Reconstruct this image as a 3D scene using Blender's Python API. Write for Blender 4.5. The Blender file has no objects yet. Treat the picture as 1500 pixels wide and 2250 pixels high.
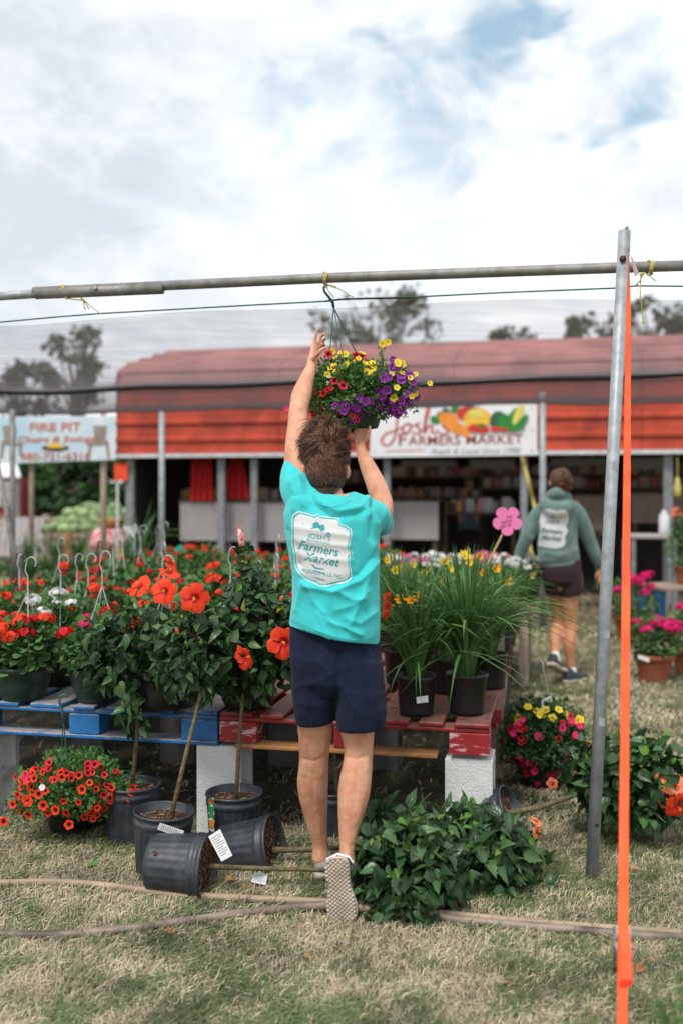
import bpy, math, random
import numpy as np
from mathutils import Vector, Matrix, noise
from mathutils.bvhtree import BVHTree

S = bpy.context.scene
C = S.collection
R = math.radians
rnd = random.Random(7)
# ------------------------------------------------------------------ camera
F = 2187.5          # focal length in photograph pixels
H = 1.48            # camera height
cam_d = bpy.data.cameras.new('camera')
cam = bpy.data.objects.new('camera', cam_d); C.objects.link(cam); S.camera = cam
cam.location = (0, 0, H); cam.rotation_euler = (R(90), 0, 0)
cam_d.sensor_fit = 'VERTICAL'; cam_d.sensor_height = 36; cam_d.lens = 35; cam_d.shift_y = -0.02
cam_d.clip_start = 0.05; cam_d.clip_end = 600
cam_d.dof.use_dof = True; cam_d.dof.focus_distance = 3.75; cam_d.dof.aperture_fstop = 1.45
# ------------------------------------------------------------------ world
w = bpy.data.worlds.new('World'); S.world = w; w.use_nodes = True
nt = w.node_tree; nt.nodes.clear(); L = nt.links.new
out = nt.nodes.new('ShaderNodeOutputWorld'); bg = nt.nodes.new('ShaderNodeBackground')
bg.inputs['Strength'].default_value = 0.114; L(bg.outputs[0], out.inputs[0])
sky = nt.nodes.new('ShaderNodeTexSky'); sky.sky_type = 'NISHITA'; sky.sun_disc = False
SUN_EL, SUN_AZ = R(58), R(205)
sky.sun_elevation = SUN_EL; sky.sun_rotation = SUN_AZ
tc = nt.nodes.new('ShaderNodeTexCoord')
def wmath(op, a, b=None, clamp=False):
    n = nt.nodes.new('ShaderNodeMath'); n.operation = op; n.use_clamp = clamp
    for i, q in enumerate((a, b)):
        if q is None: continue
        if isinstance(q, (int, float)): n.inputs[i].default_value = q
        else: L(q, n.inputs[i])
    return n.outputs[0]
def wramp(src, lo, hi, a=0.0, b=1.0):
    n = nt.nodes.new('ShaderNodeMapRange'); n.interpolation_type = 'SMOOTHSTEP'
    L(src, n.inputs[0])
    for i, q in enumerate((lo, hi, a, b)): n.inputs[i+1].default_value = q
    return n.outputs[0]
def wnoise(scale, det=6, dist=0.6, rough=.55, vec=None):
    n = nt.nodes.new('ShaderNodeTexNoise'); n.inputs['Scale'].default_value = scale
    n.inputs['Detail'].default_value = det; n.inputs['Distortion'].default_value = dist; n.inputs['Roughness'].default_value = rough
    L(vec if vec else tc.outputs['Generated'], n.inputs['Vector']); return n
def wmix(fac, a, b):
    n = nt.nodes.new('ShaderNodeMix'); n.data_type = 'RGBA'
    for s, q in ((n.inputs[0], fac), (n.inputs[6], a), (n.inputs[7], b)):
        if isinstance(q, tuple): s.default_value = (*q, 1)
        elif isinstance(q, float): s.default_value = q
        else: L(q, s)
    return n.outputs[2]
mp = nt.nodes.new('ShaderNodeMapping'); mp.inputs['Scale'].default_value = (1, 1, 1.7); L(tc.outputs['Generated'], mp.inputs[0])
n1 = wnoise(3.2, 7, .5, .56, mp.outputs[0]); n2 = wnoise(1.5, 4, .3, .5, mp.outputs[0]); n3 = wnoise(8, 6, .7, .6, mp.outputs[0])
warp = nt.nodes.new('ShaderNodeVectorMath'); warp.operation = 'MULTIPLY_ADD'
L(n3.outputs['Color'], warp.inputs[0]); warp.inputs[1].default_value = (.22, .22, .22); L(tc.outputs['Generated'], warp.inputs[2])
def patch(x, y, r_in, r_out):      # a soft opening in the cloud cover, in a direction of the sky
    d = Vector(((x-750)/F, 1, (1080-y)/F)).normalized() + Vector((.11, .11, .11))
    n = nt.nodes.new('ShaderNodeVectorMath'); n.operation = 'DISTANCE'; L(warp.outputs[0], n.inputs[0]); n.inputs[1].default_value = d
    return wramp(n.outputs['Value'], r_in, r_out, 1, 0)
blue = None
for a in ((1100, 75, .02, .070), (1190, 30, .01, .055), (900, 250, .01, .085), (650, 200, .0, .08), (1420, 160, .01, .075), (850, 100, .0, .05), (960, 390, .0, .05), (1000, 180, .0, .05)):
    p = patch(*a); blue = p if blue is None else wmath('MAXIMUM', blue, p)
gap = wmath('MULTIPLY', blue, wramp(n1.outputs[0], .36, .62, 1, .6))
els = wmath('MULTIPLY', wramp(n2.outputs[0], .60, .72), .18)
gap = wmath('MAXIMUM', gap, els, True)
grey = wmath('MAXIMUM', patch(60, 330, .02, .28), wmath('MULTIPLY', patch(120, 60, .0, .2), .8))
shade = wmath('ADD', wmath('MULTIPLY', grey, .52), wmath('MULTIPLY', wramp(n1.outputs[0], .38, .62, 1, 0), .30), True)
puff = wmath('MULTIPLY', wramp(n3.outputs[0], .42, .66, 1, 0), .24)
n4 = wnoise(14, 9, 1.2, .62, mp.outputs[0]); wisp = wmath('MULTIPLY', wramp(n4.outputs[0], .40, .66, 1, 0), .20)
shade = wmath('ADD', shade, wmath('ADD', puff, wisp), True)
cloud = wmix(shade, (8.6, 8.7, 8.8), (5.1, 5.5, 5.95))
skyc = nt.nodes.new('ShaderNodeMix'); skyc.data_type = 'RGBA'; skyc.inputs[0].default_value = .82
L(sky.outputs[0], skyc.inputs[6]); skyc.inputs[7].default_value = (3.0, 4.4, 5.5, 1)
L(wmix(gap, cloud, skyc.outputs[2]), bg.inputs[0])
# ------------------------------------------------------------------ sun (thin overcast) and exposure
sd = bpy.data.lights.new('sun', 'SUN'); sd.energy = 2.3; sd.angle = R(14); sd.color = (1, .95, .88)
sun = bpy.data.objects.new('sun', sd); C.objects.link(sun)
sdir = Vector((math.sin(SUN_AZ)*math.cos(SUN_EL), math.cos(SUN_AZ)*math.cos(SUN_EL), math.sin(SUN_EL)))
sun.rotation_euler = sdir.to_track_quat('Z', 'Y').to_euler()
S.view_settings.view_transform = 'Standard'; S.view_settings.look = 'None'
S.view_settings.exposure = 0.36; S.view_settings.gamma = 1; S.view_settings.use_curve_mapping = False

# ------------------------------------------------------------------ coordinate helpers
CT, ST = math.cos(R(12)), math.sin(R(12))        # the market rows run 12 degrees off the view
def W(x, y, D): return Vector(((x-750)/F*D, D, H-(y-1080)/F*D))
def Mk(u, v, z=0.0): return Vector((u*CT+v*ST, -u*ST+v*CT, z))
def Dv(x, v): return v/(CT+(x-750)/F*ST)
def DG(y): return H*F/(y-1080)
def Wv(x, y, v): return W(x, y, Dv(x, v))
RZ = -R(12)

# ------------------------------------------------------------------ materials
def mat(name, col, rough=.6, metal=0, var=.15, scale=8, bump=0, bscale=60, col2=None, mixlo=.4, mixhi=.6, spec=.5, sheen=0, trans=0, sss=0, wear=None, stretch=None, objrand=0):
    m = bpy.data.materials.new(name); m.use_nodes = True; t = m.node_tree; l = t.links.new
    b = t.nodes['Principled BSDF']; b.inputs['Roughness'].default_value = rough; b.inputs['Metallic'].default_value = metal
    b.inputs['Specular IOR Level'].default_value = spec
    if sheen: b.inputs['Sheen Weight'].default_value = sheen
    if sss: b.inputs['Subsurface Weight'].default_value = sss; b.inputs['Subsurface Radius'].default_value = (.02, .008, .004)
    co = t.nodes.new('ShaderNodeTexCoord'); vec = co.outputs['Object']
    if stretch:
        mpn = t.nodes.new('ShaderNodeMapping'); mpn.inputs['Scale'].default_value = stretch; l(vec, mpn.inputs[0]); vec = mpn.outputs[0]
    n = t.nodes.new('ShaderNodeTexNoise'); n.inputs['Scale'].default_value = scale; n.inputs['Detail'].default_value = 8; n.inputs['Roughness'].default_value = .62; l(vec, n.inputs[0])
    mr = t.nodes.new('ShaderNodeMapRange'); l(n.outputs[0], mr.inputs[0])
    mr.inputs[1].default_value = mixlo; mr.inputs[2].default_value = mixhi
    c2 = col2 if col2 else tuple(c*(1-var) for c in col)
    mx = t.nodes.new('ShaderNodeMix'); mx.data_type = 'RGBA'
    a = tuple(c*(1+var*.5) for c in col) if not col2 else col
    mx.inputs[6].default_value = (*a, 1); mx.inputs[7].default_value = (*c2, 1); l(mr.outputs[0], mx.inputs[0])
    colr = mx.outputs[2]
    if wear:            # worn upper faces: (colour, amount)
        g = t.nodes.new('ShaderNodeNewGeometry'); sp = t.nodes.new('ShaderNodeSeparateXYZ'); l(g.outputs['Normal'], sp.inputs[0])
        n2 = t.nodes.new('ShaderNodeTexNoise'); n2.inputs['Scale'].default_value = 14; n2.inputs['Detail'].default_value = 9; n2.inputs['Roughness'].default_value = .7; l(vec, n2.inputs[0])
        ad = t.nodes.new('ShaderNodeMath'); ad.operation = 'MULTIPLY_ADD'; l(sp.outputs[2], ad.inputs[0]); ad.inputs[1].default_value = wear[1]; l(n2.outputs[0], ad.inputs[2])
        m2 = t.nodes.new('ShaderNodeMapRange'); l(ad.outputs[0], m2.inputs[0]); m2.inputs[1].default_value = .60; m2.inputs[2].default_value = .72
        m3 = t.nodes.new('ShaderNodeMix'); m3.data_type = 'RGBA'; l(m2.outputs[0], m3.inputs[0]); l(colr, m3.inputs[6]); m3.inputs[7].default_value = (*wear[0], 1); colr = m3.outputs[2]
    if objrand:
        oi = t.nodes.new('ShaderNodeObjectInfo'); hs = t.nodes.new('ShaderNodeHueSaturation'); mv = t.nodes.new('ShaderNodeMapRange')
        l(oi.outputs['Random'], mv.inputs[0]); mv.inputs[3].default_value = 1-objrand; mv.inputs[4].default_value = 1+objrand
        l(mv.outputs[0], hs.inputs['Value']); l(colr, hs.inputs['Color']); colr = hs.outputs[0]
    l(colr, b.inputs['Base Color'])
    if bump:
        n3_ = t.nodes.new('ShaderNodeTexNoise'); n3_.inputs['Scale'].default_value = bscale; n3_.inputs['Detail'].default_value = 5; l(vec, n3_.inputs[0])
        bp = t.nodes.new('ShaderNodeBump'); bp.inputs['Strength'].default_value = bump; bp.inputs['Distance'].default_value = .01; l(n3_.outputs[0], bp.inputs['Height']); l(bp.outputs[0], b.inputs['Normal'])
    if trans:
        tr = t.nodes.new('ShaderNodeBsdfTranslucent'); l(colr, tr.inputs[0]); ms = t.nodes.new('ShaderNodeMixShader'); ms.inputs[0].default_value = trans
        l(b.outputs[0], ms.inputs[1]); l(tr.outputs[0], ms.inputs[2]); l(ms.outputs[0], t.nodes['Material Output'].inputs[0])
    return m
def leafmat(name, a, b, vein=1.25, trans=.22, rough=.42, yellow=None):
    m = bpy.data.materials.new(name); m.use_nodes = True; t = m.node_tree; l = t.links.new
    p = t.nodes['Principled BSDF']; p.inputs['Roughness'].default_value = rough; p.inputs['Specular IOR Level'].default_value = .38
    at = t.nodes.new('ShaderNodeAttribute'); at.attribute_name = 'lc'; sp = t.nodes.new('ShaderNodeSeparateXYZ'); l(at.outputs['Vector'], sp.inputs[0])
    oi = t.nodes.new('ShaderNodeObjectInfo'); ad = t.nodes.new('ShaderNodeMath'); ad.operation = 'ADD'; l(sp.outputs[2], ad.inputs[0]); l(oi.outputs['Random'], ad.inputs[1])
    fr = t.nodes.new('ShaderNodeMath'); fr.operation = 'FRACT'; l(ad.outputs[0], fr.inputs[0])
    rp = t.nodes.new('ShaderNodeValToRGB'); l(fr.outputs[0], rp.inputs[0])
    e = rp.color_ramp.elements; e[0].color = (*a, 1); e[1].position = .975; e[1].color = (*b, 1)
    if yellow: k = e.new(.998); k.color = (*yellow, 1)
    ab = t.nodes.new('ShaderNodeMath'); ab.operation = 'ABSOLUTE'; l(sp.outputs[0], ab.inputs[0])
    # lateral veins
    ma = t.nodes.new('ShaderNodeMath'); ma.operation = 'MULTIPLY_ADD'; l(sp.outputs[1], ma.inputs[0]); ma.inputs[1].default_value = 34; 
    mb = t.nodes.new('ShaderNodeMath'); mb.operation = 'MULTIPLY'; l(ab.outputs[0], mb.inputs[0]); mb.inputs[1].default_value = -13; l(mb.outputs[0], ma.inputs[2])
    si = t.nodes.new('ShaderNodeMath'); si.operation = 'SINE'; l(ma.outputs[0], si.inputs[0])
    pw = t.nodes.new('ShaderNodeMapRange'); l(si.outputs[0], pw.inputs[0]); pw.inputs[1].default_value = .75; pw.inputs[2].default_value = 1
    mid = t.nodes.new('ShaderNodeMapRange'); l(ab.outputs[0], mid.inputs[0]); mid.inputs[1].default_value = .12; mid.inputs[2].default_value = 0
    mxx = t.nodes.new('ShaderNodeMath'); mxx.operation = 'MAXIMUM'; l(pw.outputs[0], mxx.inputs[0]); l(mid.outputs[0], mxx.inputs[1])
    hs = t.nodes.new('ShaderNodeHueSaturation'); l(rp.outputs[0], hs.inputs['Color'])
    mv = t.nodes.new('ShaderNodeMapRange'); l(mxx.outputs[0], mv.inputs[0]); mv.inputs[3].default_value = 1; mv.inputs[4].default_value = vein; l(mv.outputs[0], hs.inputs['Value'])
    l(hs.outputs[0], p.inputs['Base Color'])
    bp = t.nodes.new('ShaderNodeBump'); bp.invert = True; bp.inputs['Strength'].default_value = .35; bp.inputs['Distance'].default_value = .004; l(mxx.outputs[0], bp.inputs['Height']); l(bp.outputs[0], p.inputs['Normal'])
    tr = t.nodes.new('ShaderNodeBsdfTranslucent'); l(hs.outputs[0], tr.inputs[0]); ms = t.nodes.new('ShaderNodeMixShader'); ms.inputs[0].default_value = trans
    l(p.outputs[0], ms.inputs[1]); l(tr.outputs[0], ms.inputs[2]); l(ms.outputs[0], t.nodes['Material Output'].inputs[0])
    return m

m_skin = mat('skin', (.64, .34, .22), .48, col2=(.52, .225, .135), scale=16, mixlo=.38, mixhi=.66, bump=.3, bscale=190, sss=.08, spec=.4)
m_skin2 = mat('tanned_skin', (.58, .28, .15), .5, var=.12, scale=9, sss=.1, spec=.35)
m_teal = mat('teal_cotton', (.045, .57, .59), .85, var=.10, scale=12, bump=.25, bscale=420, sheen=.25, spec=.2, trans=.06)
m_print = mat('white_print', (.66, .67, .68), .75, col2=(.22, .50, .53), mixlo=.60, mixhi=.66, scale=95, spec=.2)
m_printteal = mat('teal_print', (.03, .34, .36), .8, var=.1)
m_navy = mat('navy_cotton', (.008, .013, .036), .85, var=.25, scale=14, bump=.35, bscale=300, sheen=.03, spec=.2)
m_hair = mat('brown_hair', (.115, .048, .026), .5, col2=(.045, .021, .013), scale=28, mixlo=.35, mixhi=.65, objrand=.0, spec=.4)
m_hairlight = mat('light_brown_hair', (.22, .105, .055), .48, var=.3, scale=30, spec=.4)
m_hairdark = mat('dark_hair', (.018, .011, .009), .55, var=.3)
m_shoe = mat('grey_knit', (.25, .25, .265), .85, var=.25, scale=150, bump=.5, bscale=300)
m_sole = mat('cream_rubber', (.50, .43, .35), .7, var=.2, scale=18)
m_solegap = mat('sole_groove', (.20, .15, .11), .8, var=.2)
m_white = mat('white_cloth', (.75, .75, .76), .8, var=.06)
m_hoodie = mat('green_fleece', (.13, .21, .19), .95, var=.14, scale=14, bump=.3, bscale=200, sheen=.3, spec=.15)
m_plum = mat('plum_cloth', (.030, .012, .018), .85, var=.2)
m_darkshoe = mat('dark_shoe', (.03, .04, .05), .7, var=.3, scale=60)
m_aqua = mat('aqua_lace', (.03, .32, .38), .7)
m_metal = mat('galvanised_steel', (.40, .43, .46), .5, .3, col2=(.24, .26, .28), scale=22, mixlo=.35, mixhi=.7, stretch=(1, 1, 1), bump=.08, bscale=90)
m_metal2 = mat('dull_steel', (.26, .26, .25), .6, .4, col2=(.13, .12, .11), scale=16, mixlo=.4, mixhi=.75, bump=.1, bscale=60)
m_rust = mat('rusty_bolt', (.09, .04, .028), .8, .3, var=.4, scale=50)
m_pipe = mat('weathered_tan_pipe', (.42, .31, .21), .65, .05, col2=(.20, .15, .11), scale=9, mixlo=.35, mixhi=.7, bump=.12, bscale=60, stretch=(.5, 1, 1))
m_pipe2 = mat('grimy_grey_pipe', (.27, .21, .165), .6, .1, col2=(.075, .06, .05), scale=11, mixlo=.4, mixhi=.62, bump=.12, bscale=60, stretch=(.5, 1, 1))
m_orange = mat('orange_webbing', (.90, .13, .04), .7, var=.22, scale=6, bump=.3, bscale=260, spec=.3, trans=.12)
m_orangedk = mat('folded_webbing', (.85, .05, .018), .65, var=.1, scale=6)
m_chrome = mat('zinc_plate', (.5, .5, .52), .3, .9, var=.2)
m_black = mat('black_plastic', (.012, .012, .013), .5, var=.3)
m_pot = mat('dusty_black_plastic', (.022, .027, .036), .45, col2=(.085, .092, .10), scale=9, mixlo=.45, mixhi=.85, bump=.08, bscale=50, spec=.5)
m_potblk = mat('black_pot', (.010, .011, .012), .42, var=.3, scale=12, spec=.5)
m_potgrn = mat('dark_green_pot', (.012, .032, .028), .38, var=.25, scale=8, spec=.5)
m_terra = mat('terracotta', (.30, .085, .035), .75, var=.2, scale=7)
m_soil = mat('bark_mulch', (.045, .024, .014), .95, col2=(.16, .085, .045), scale=90, mixlo=.5, mixhi=.68, bump=1, bscale=120)
m_chip = mat('wood_chip', (.26, .16, .09), .9, var=.5, scale=40, objrand=.3)
m_trunk = mat('green_brown_bark', (.17, .14, .06), .75, col2=(.09, .07, .04), scale=45, mixlo=.4, mixhi=.62, bump=.5, bscale=120)
m_twig = mat('red_brown_twig', (.13, .055, .03), .7, var=.3)
m_tag = mat('white_label', (.72, .73, .74), .5, var=.05)
m_ink = mat('grey_ink', (.22, .23, .25), .7)
m_blue = mat('blue_paint', (.012, .13, .36), .55, var=.3, scale=5, wear=((.27, .235, .23), .27), bump=.2, bscale=70, objrand=.2)
m_red = mat('red_paint', (.26, .012, .016), .5, var=.35, scale=5, wear=((.24, .12, .10), .24), bump=.2, bscale=70, objrand=.2)
m_redw = mat('red_paint_scuffed', (.30, .012, .018), .5, col2=(.62, .42, .44), scale=17, mixlo=.53, mixhi=.60, stretch=(.5, 1, 2.2), bump=.2, bscale=70)
m_rawwood = mat('raw_pine', (.44, .21, .075), .7, col2=(.30, .13, .045), scale=9, stretch=(1, 12, 12), bump=.2, bscale=50)
m_greywood = mat('weathered_board', (.36, .28, .22), .8, col2=(.22, .17, .13), scale=7, stretch=(6, 6, .8), bump=.2, bscale=50, objrand=.15)
m_block = mat('painted_concrete', (.66, .66, .66), .9, var=.12, scale=6, bump=.5, bscale=110)
m_blockdk = mat('shade_dark_concrete', (.16, .155, .15), .95, var=.25, scale=8, bump=.6, bscale=90)  # darker copy of the block concrete, shade under the pallets put into its colour
m_roofred = mat('red_roof_metal', (.34, .125, .115), .55, var=.35, scale=1.2, spec=.4)
m_fascred = mat('red_siding_metal', (.44, .060, .030), .45, var=.35, scale=2.2, spec=.4)
m_trim = mat('pale_trim', (.58, .58, .60), .5)
m_steelpost = mat('grey_post', (.25, .27, .28), .6, .3, var=.2, scale=12)
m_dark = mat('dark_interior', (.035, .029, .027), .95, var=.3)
m_brownwood = mat('dark_shelf_wood', (.09, .06, .042), .8, var=.3)
m_greyboard = mat('grey_board', (.33, .31, .31), .8, var=.1, scale=2)
m_beige = mat('beige_board', (.24, .19, .17), .8, var=.15, scale=2)
m_sign = mat('white_sign_vinyl', (.74, .75, .78), .5, var=.04, scale=3)
m_signblue = mat('sky_blue_sign_vinyl', (.42, .60, .72), .5, col2=(.66, .72, .76), scale=1.5)
m_signred = mat('dark_red_lettering', (.28, .02, .015), .6)
m_signred2 = mat('brick_red_lettering', (.50, .12, .09), .6)
m_gline = mat('grey_green_lettering', (.20, .30, .32), .6)
m_pinksign = mat('pink_board', (.86, .21, .48), .7, var=.05)
m_tealsign = mat('aqua_board', (.01, .42, .40), .7)
m_orsign = mat('orange_board', (.85, .08, .02), .6)
m_stake = mat('wood_stake', (.55, .42, .22), .8, var=.15)
m_ystring = mat('yellow_twine', (.52, .42, .12), .8, var=.2, scale=80)
m_cordgreen = mat('dark_green_wire', (.006, .13, .085), .5)
m_cordblack = mat('black_cord', (.008, .008, .009), .8)
m_hookw = mat('white_hook_plastic', (.50, .55, .57), .4)
m_hookb = mat('black_hook_plastic', (.012, .012, .012), .4)
m_hookg = mat('green_hook_plastic', (.03, .10, .09), .4)
m_redcloth = mat('red_cloth', (.55, .012, .014), .8, var=.2)
m_gourd = {'o': mat('sign_orange', (.80, .27, .03), .6), 'y': mat('sign_yellow', (.80, .46, .04), .6), 'r': mat('sign_red', (.62, .03, .015), .6), 'g': mat('sign_green', (.02, .20, .03), .6), 'dg': mat('sign_dark_green', (.02, .10, .05), .6), 'ly': mat('sign_corn', (.66, .58, .12), .6), 'p': mat('sign_plum', (.22, .03, .05), .6)}
m_melon = mat('melon_rind', (.07, .16, .04), .5, col2=(.26, .35, .15), scale=7, mixlo=.42, mixhi=.58, objrand=.3)
l_hib = leafmat('hibiscus_leaf', (.015, .048, .017), (.070, .150, .050), 1.45, .16, .30, (.20, .20, .03))
l_hibf = leafmat('hibiscus_shaded_inner_leaf', (.010, .032, .012), (.022, .062, .020), 1.2, .15, .5)  # inner greens darkened to paint deeper shade inside the crowns
l_hibn = leafmat('hibiscus_fresh_leaf', (.10, .25, .035), (.16, .32, .05), 1.2, .3)
l_ger = leafmat('geranium_leaf', (.038, .105, .026), (.11, .23, .065), 1.1, .2, .6)
l_lily = leafmat('daylily_blade', (.042, .12, .034), (.13, .27, .075), 1.05, .22, .4)
l_lilylight = leafmat('daylily_pale_base', (.14, .26, .08), (.24, .36, .12), 1.05, .22, .45)
l_cali = leafmat('calibrachoa_leaf', (.05, .15, .035), (.13, .27, .07), 1.1, .25, .6)
l_calid = leafmat('calibrachoa_dark_leaf', (.022, .075, .022), (.05, .13, .035), 1.1, .2, .6)
l_tree = leafmat('tree_leaf', (.075, .082, .050), (.12, .125, .075), 1, .15, .8)
l_hedge = leafmat('hedge_leaf', (.018, .055, .018), (.045, .12, .03), 1, .15, .7)
def petal(n, c, var=.12): return mat(n, c, .55, var=var, scale=30, trans=.18, spec=.25, objrand=.08)
p_redor = petal('scarlet_petal', (.84, .055, .016), .3); p_peach = petal('peach_petal', (.85, .25, .13))
p_crim = petal('crimson_petal', (.62, .008, .02)); p_mag = petal('magenta_petal', (.72, .012, .17)); p_wht = petal('white_petal', (.80, .80, .80), .05)
p_pur = petal('purple_petal', (.26, .025, .34)); p_purdk = petal('purple_throat', (.03, .004, .05)); p_yel = petal('yellow_petal', (.80, .60, .05)); p_yell = petal('gold_petal', (.85, .40, .01))
p_pink = petal('pink_petal', (.78, .16, .42)); p_dark = petal('dark_throat', (.05, .004, .008)); p_stam = mat('yellow_stamen', (.85, .50, .05), .7)

# ------------------------------------------------------------------ mesh helpers
def wl(o):
    p = Vector((0, 0, 0))
    while o is not None: p += o.location; o = o.parent
    return p
def link(name, me, parent=None):
    o = bpy.data.objects.new(name, me); C.objects.link(o)
    if parent is not None: o.parent = parent
    return o
def tag(o, label=None, cat=None, group=None, kind=None):
    if label: o['label'] = label
    if cat: o['category'] = cat
    if group: o['group'] = group
    if kind: o['kind'] = kind
    return o
def empty(name, loc, label, cat, group=None):
    o = bpy.data.objects.new(name, None); C.objects.link(o); o.location = loc; o.empty_display_size = .1
    return tag(o, label, cat, group)
def perp(d):
    a = Vector((0, 0, 1)) if abs(d.z) < .9 else Vector((1, 0, 0))
    x = d.cross(a).normalized(); return x, d.cross(x).normalized()
class MB:
    def __init__(s): s.v = []; s.f = []; s.m = []
    def add(s, vs, fs, mi=0):
        o = len(s.v); s.v += [Vector(q) for q in vs]; s.f += [[i+o for i in f] for f in fs]; s.m += [mi]*len(fs); return s
    def box(s, c, size, mi=0, rz=0.0, mtx=None, bev=0):
        x, y, z = [k/2 for k in size]; M_ = mtx if mtx is not None else Matrix.Translation(Vector(c)) @ Matrix.Rotation(rz, 4, 'Z')
        b = min(bev, x*.45, y*.45, z*.45)
        if not b:
            vs = [(i*x, j*y, k*z) for k in (-1, 1) for j in (-1, 1) for i in (-1, 1)]
            return s.add([M_ @ Vector(q) for q in vs], [(0, 2, 3, 1), (4, 5, 7, 6), (0, 1, 5, 4), (2, 6, 7, 3), (0, 4, 6, 2), (1, 3, 7, 5)], mi)
        rings = []
        for zz, ins in ((-z, b), (-z+b, 0), (z-b, 0), (z, b)):
            a, d = x-ins, y-ins
            rings.append([(-a, -d, zz), (a, -d, zz), (a, d, zz), (-a, d, zz)])
        vs = [q for r_ in rings for q in r_]; fs = [(3, 2, 1, 0), (12, 13, 14, 15)]
        for k in range(3):
            for i in range(4): fs.append((k*4+i, k*4+(i+1) % 4, k*4+4+(i+1) % 4, k*4+4+i))
        return s.add([M_ @ Vector(q) for q in vs], fs, mi)
    def tube(s, pts, rad, n=8, mi=0, cap=True, flat=1.0, ref=None):
        pts = [Vector(p) for p in pts]; k = len(pts)
        if isinstance(rad, (int, float)): rad = [rad]*k
        vs = []; fs = []; x = None
        for i, p in enumerate(pts):
            d = (pts[min(i+1, k-1)]-pts[max(i-1, 0)]).normalized()
            if x is None: x = (ref - d*ref.dot(d)).normalized() if ref else perp(d)[0]
            else: x = (x-d*x.dot(d)).normalized()
            y = d.cross(x)
            for j in range(n):
                a = 2*math.pi*j/n; vs.append(p+x*math.cos(a)*rad[i]+y*math.sin(a)*rad[i]*flat)
        for i in range(k-1):
            for j in range(n): fs.append((i*n+j, i*n+(j+1) % n, (i+1)*n+(j+1) % n, (i+1)*n+j))
        if cap: fs.append(tuple(range(n-1, -1, -1))); fs.append(tuple((k-1)*n+j for j in range(n)))
        return s.add(vs, fs, mi)
    def rings(s, rings, mi=0, cap=True):
        n = len(rings[0]); vs = [q for r_ in rings for q in r_]; fs = []
        for i in range(len(rings)-1):
            for j in range(n): fs.append((i*n+j, i*n+(j+1) % n, (i+1)*n+(j+1) % n, (i+1)*n+j))
        if cap: fs.append(tuple(range(n-1, -1, -1))); fs.append(tuple((len(rings)-1)*n+j for j in range(n)))
        return s.add(vs, fs, mi)
    def lathe(s, prof, n=24, mi=0, M_=None, flute=0, nf=24):
        rs = []
        for r_, z, *fl in prof:
            ring = []
            for j in range(n):
                a = 2*math.pi*j/n; rr = r_*(1+(flute*(1 if math.sin(nf*a) > 0 else -1) if fl and fl[0] else 0))
                q = Vector((rr*math.cos(a), rr*math.sin(a), z)); ring.append(M_ @ q if M_ is not None else q)
            rs.append(ring)
        return s.rings(rs, mi)
    def ball(s, c, r, n=8, mi=0):
        c = Vector(c); r = r if hasattr(r, '__len__') else (r, r, r)
        rs = []
        for i in range(n//2+1):
            t = max(.03, min(math.pi-.03, math.pi*i/(n//2)))
            rs.append([c+Vector((r[0]*math.sin(t)*math.cos(2*math.pi*j/n), r[1]*math.sin(t)*math.sin(2*math.pi*j/n), -r[2]*math.cos(t))) for j in range(n)])
        return s.rings(rs, mi)
    def build(s, name, mats, parent=None, smooth=False, local=False):
        me = bpy.data.meshes.new(name); o = wl(parent) if (parent is not None and not local) else Vector((0, 0, 0))
        me.from_pydata([v-o for v in s.v], [], s.f)
        mats = mats if isinstance(mats, (list, tuple)) else [mats]
        for q in mats: me.materials.append(q)
        if len(mats) > 1: me.polygons.foreach_set('material_index', s.m)
        if smooth: me.polygons.foreach_set('use_smooth', [True]*len(s.f))
        if smooth == 'auto':
            try: me.set_sharp_from_angle(angle=R(40))
            except Exception: pass
        me.update(); return link(name, me, parent)
def top(name, mb, mats, loc, label, cat, group=None, smooth=False, kind=None):
    """a one-mesh thing with its origin at loc"""
    loc = Vector(loc)
    mb.v = [v-loc for v in mb.v]; o = mb.build(name, mats, None, smooth); o.location = loc
    return tag(o, label, cat, group, kind)
def copy_tree(o, parent=None):
    c = o.copy(); C.objects.link(c); c.parent = parent
    for ch in list(o.children): copy_tree(ch, c)
    return c
def trimesh(name, V, T, mats, parent=None, lc=None, midx=None, smooth=False, off=None):
    V = np.asarray(V, dtype=np.float32).reshape(-1, 3); T = np.asarray(T, dtype=np.int32).reshape(-1, 3)
    if off is not None: V = V-np.array(off, dtype=np.float32)
    me = bpy.data.meshes.new(name); me.vertices.add(len(V)); me.vertices.foreach_set('co', V.ravel())
    me.loops.add(T.size); me.loops.foreach_set('vertex_index', T.ravel())
    me.polygons.add(len(T)); me.polygons.foreach_set('loop_start', np.arange(0, T.size, 3, dtype=np.int32))
    for q in (mats if isinstance(mats, (list, tuple)) else [mats]): me.materials.append(q)
    if midx is not None: me.polygons.foreach_set('material_index', np.asarray(midx, dtype=np.int32))
    if smooth: me.polygons.foreach_set('use_smooth', np.ones(len(T), dtype=bool))
    me.update(calc_edges=True)
    if lc is not None:
        a = me.attributes.new('lc', 'FLOAT_VECTOR', 'POINT'); a.data.foreach_set('vector', np.asarray(lc, dtype=np.float32).ravel())
    return me if parent == 'mesh' else link(name, me, parent)
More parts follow.
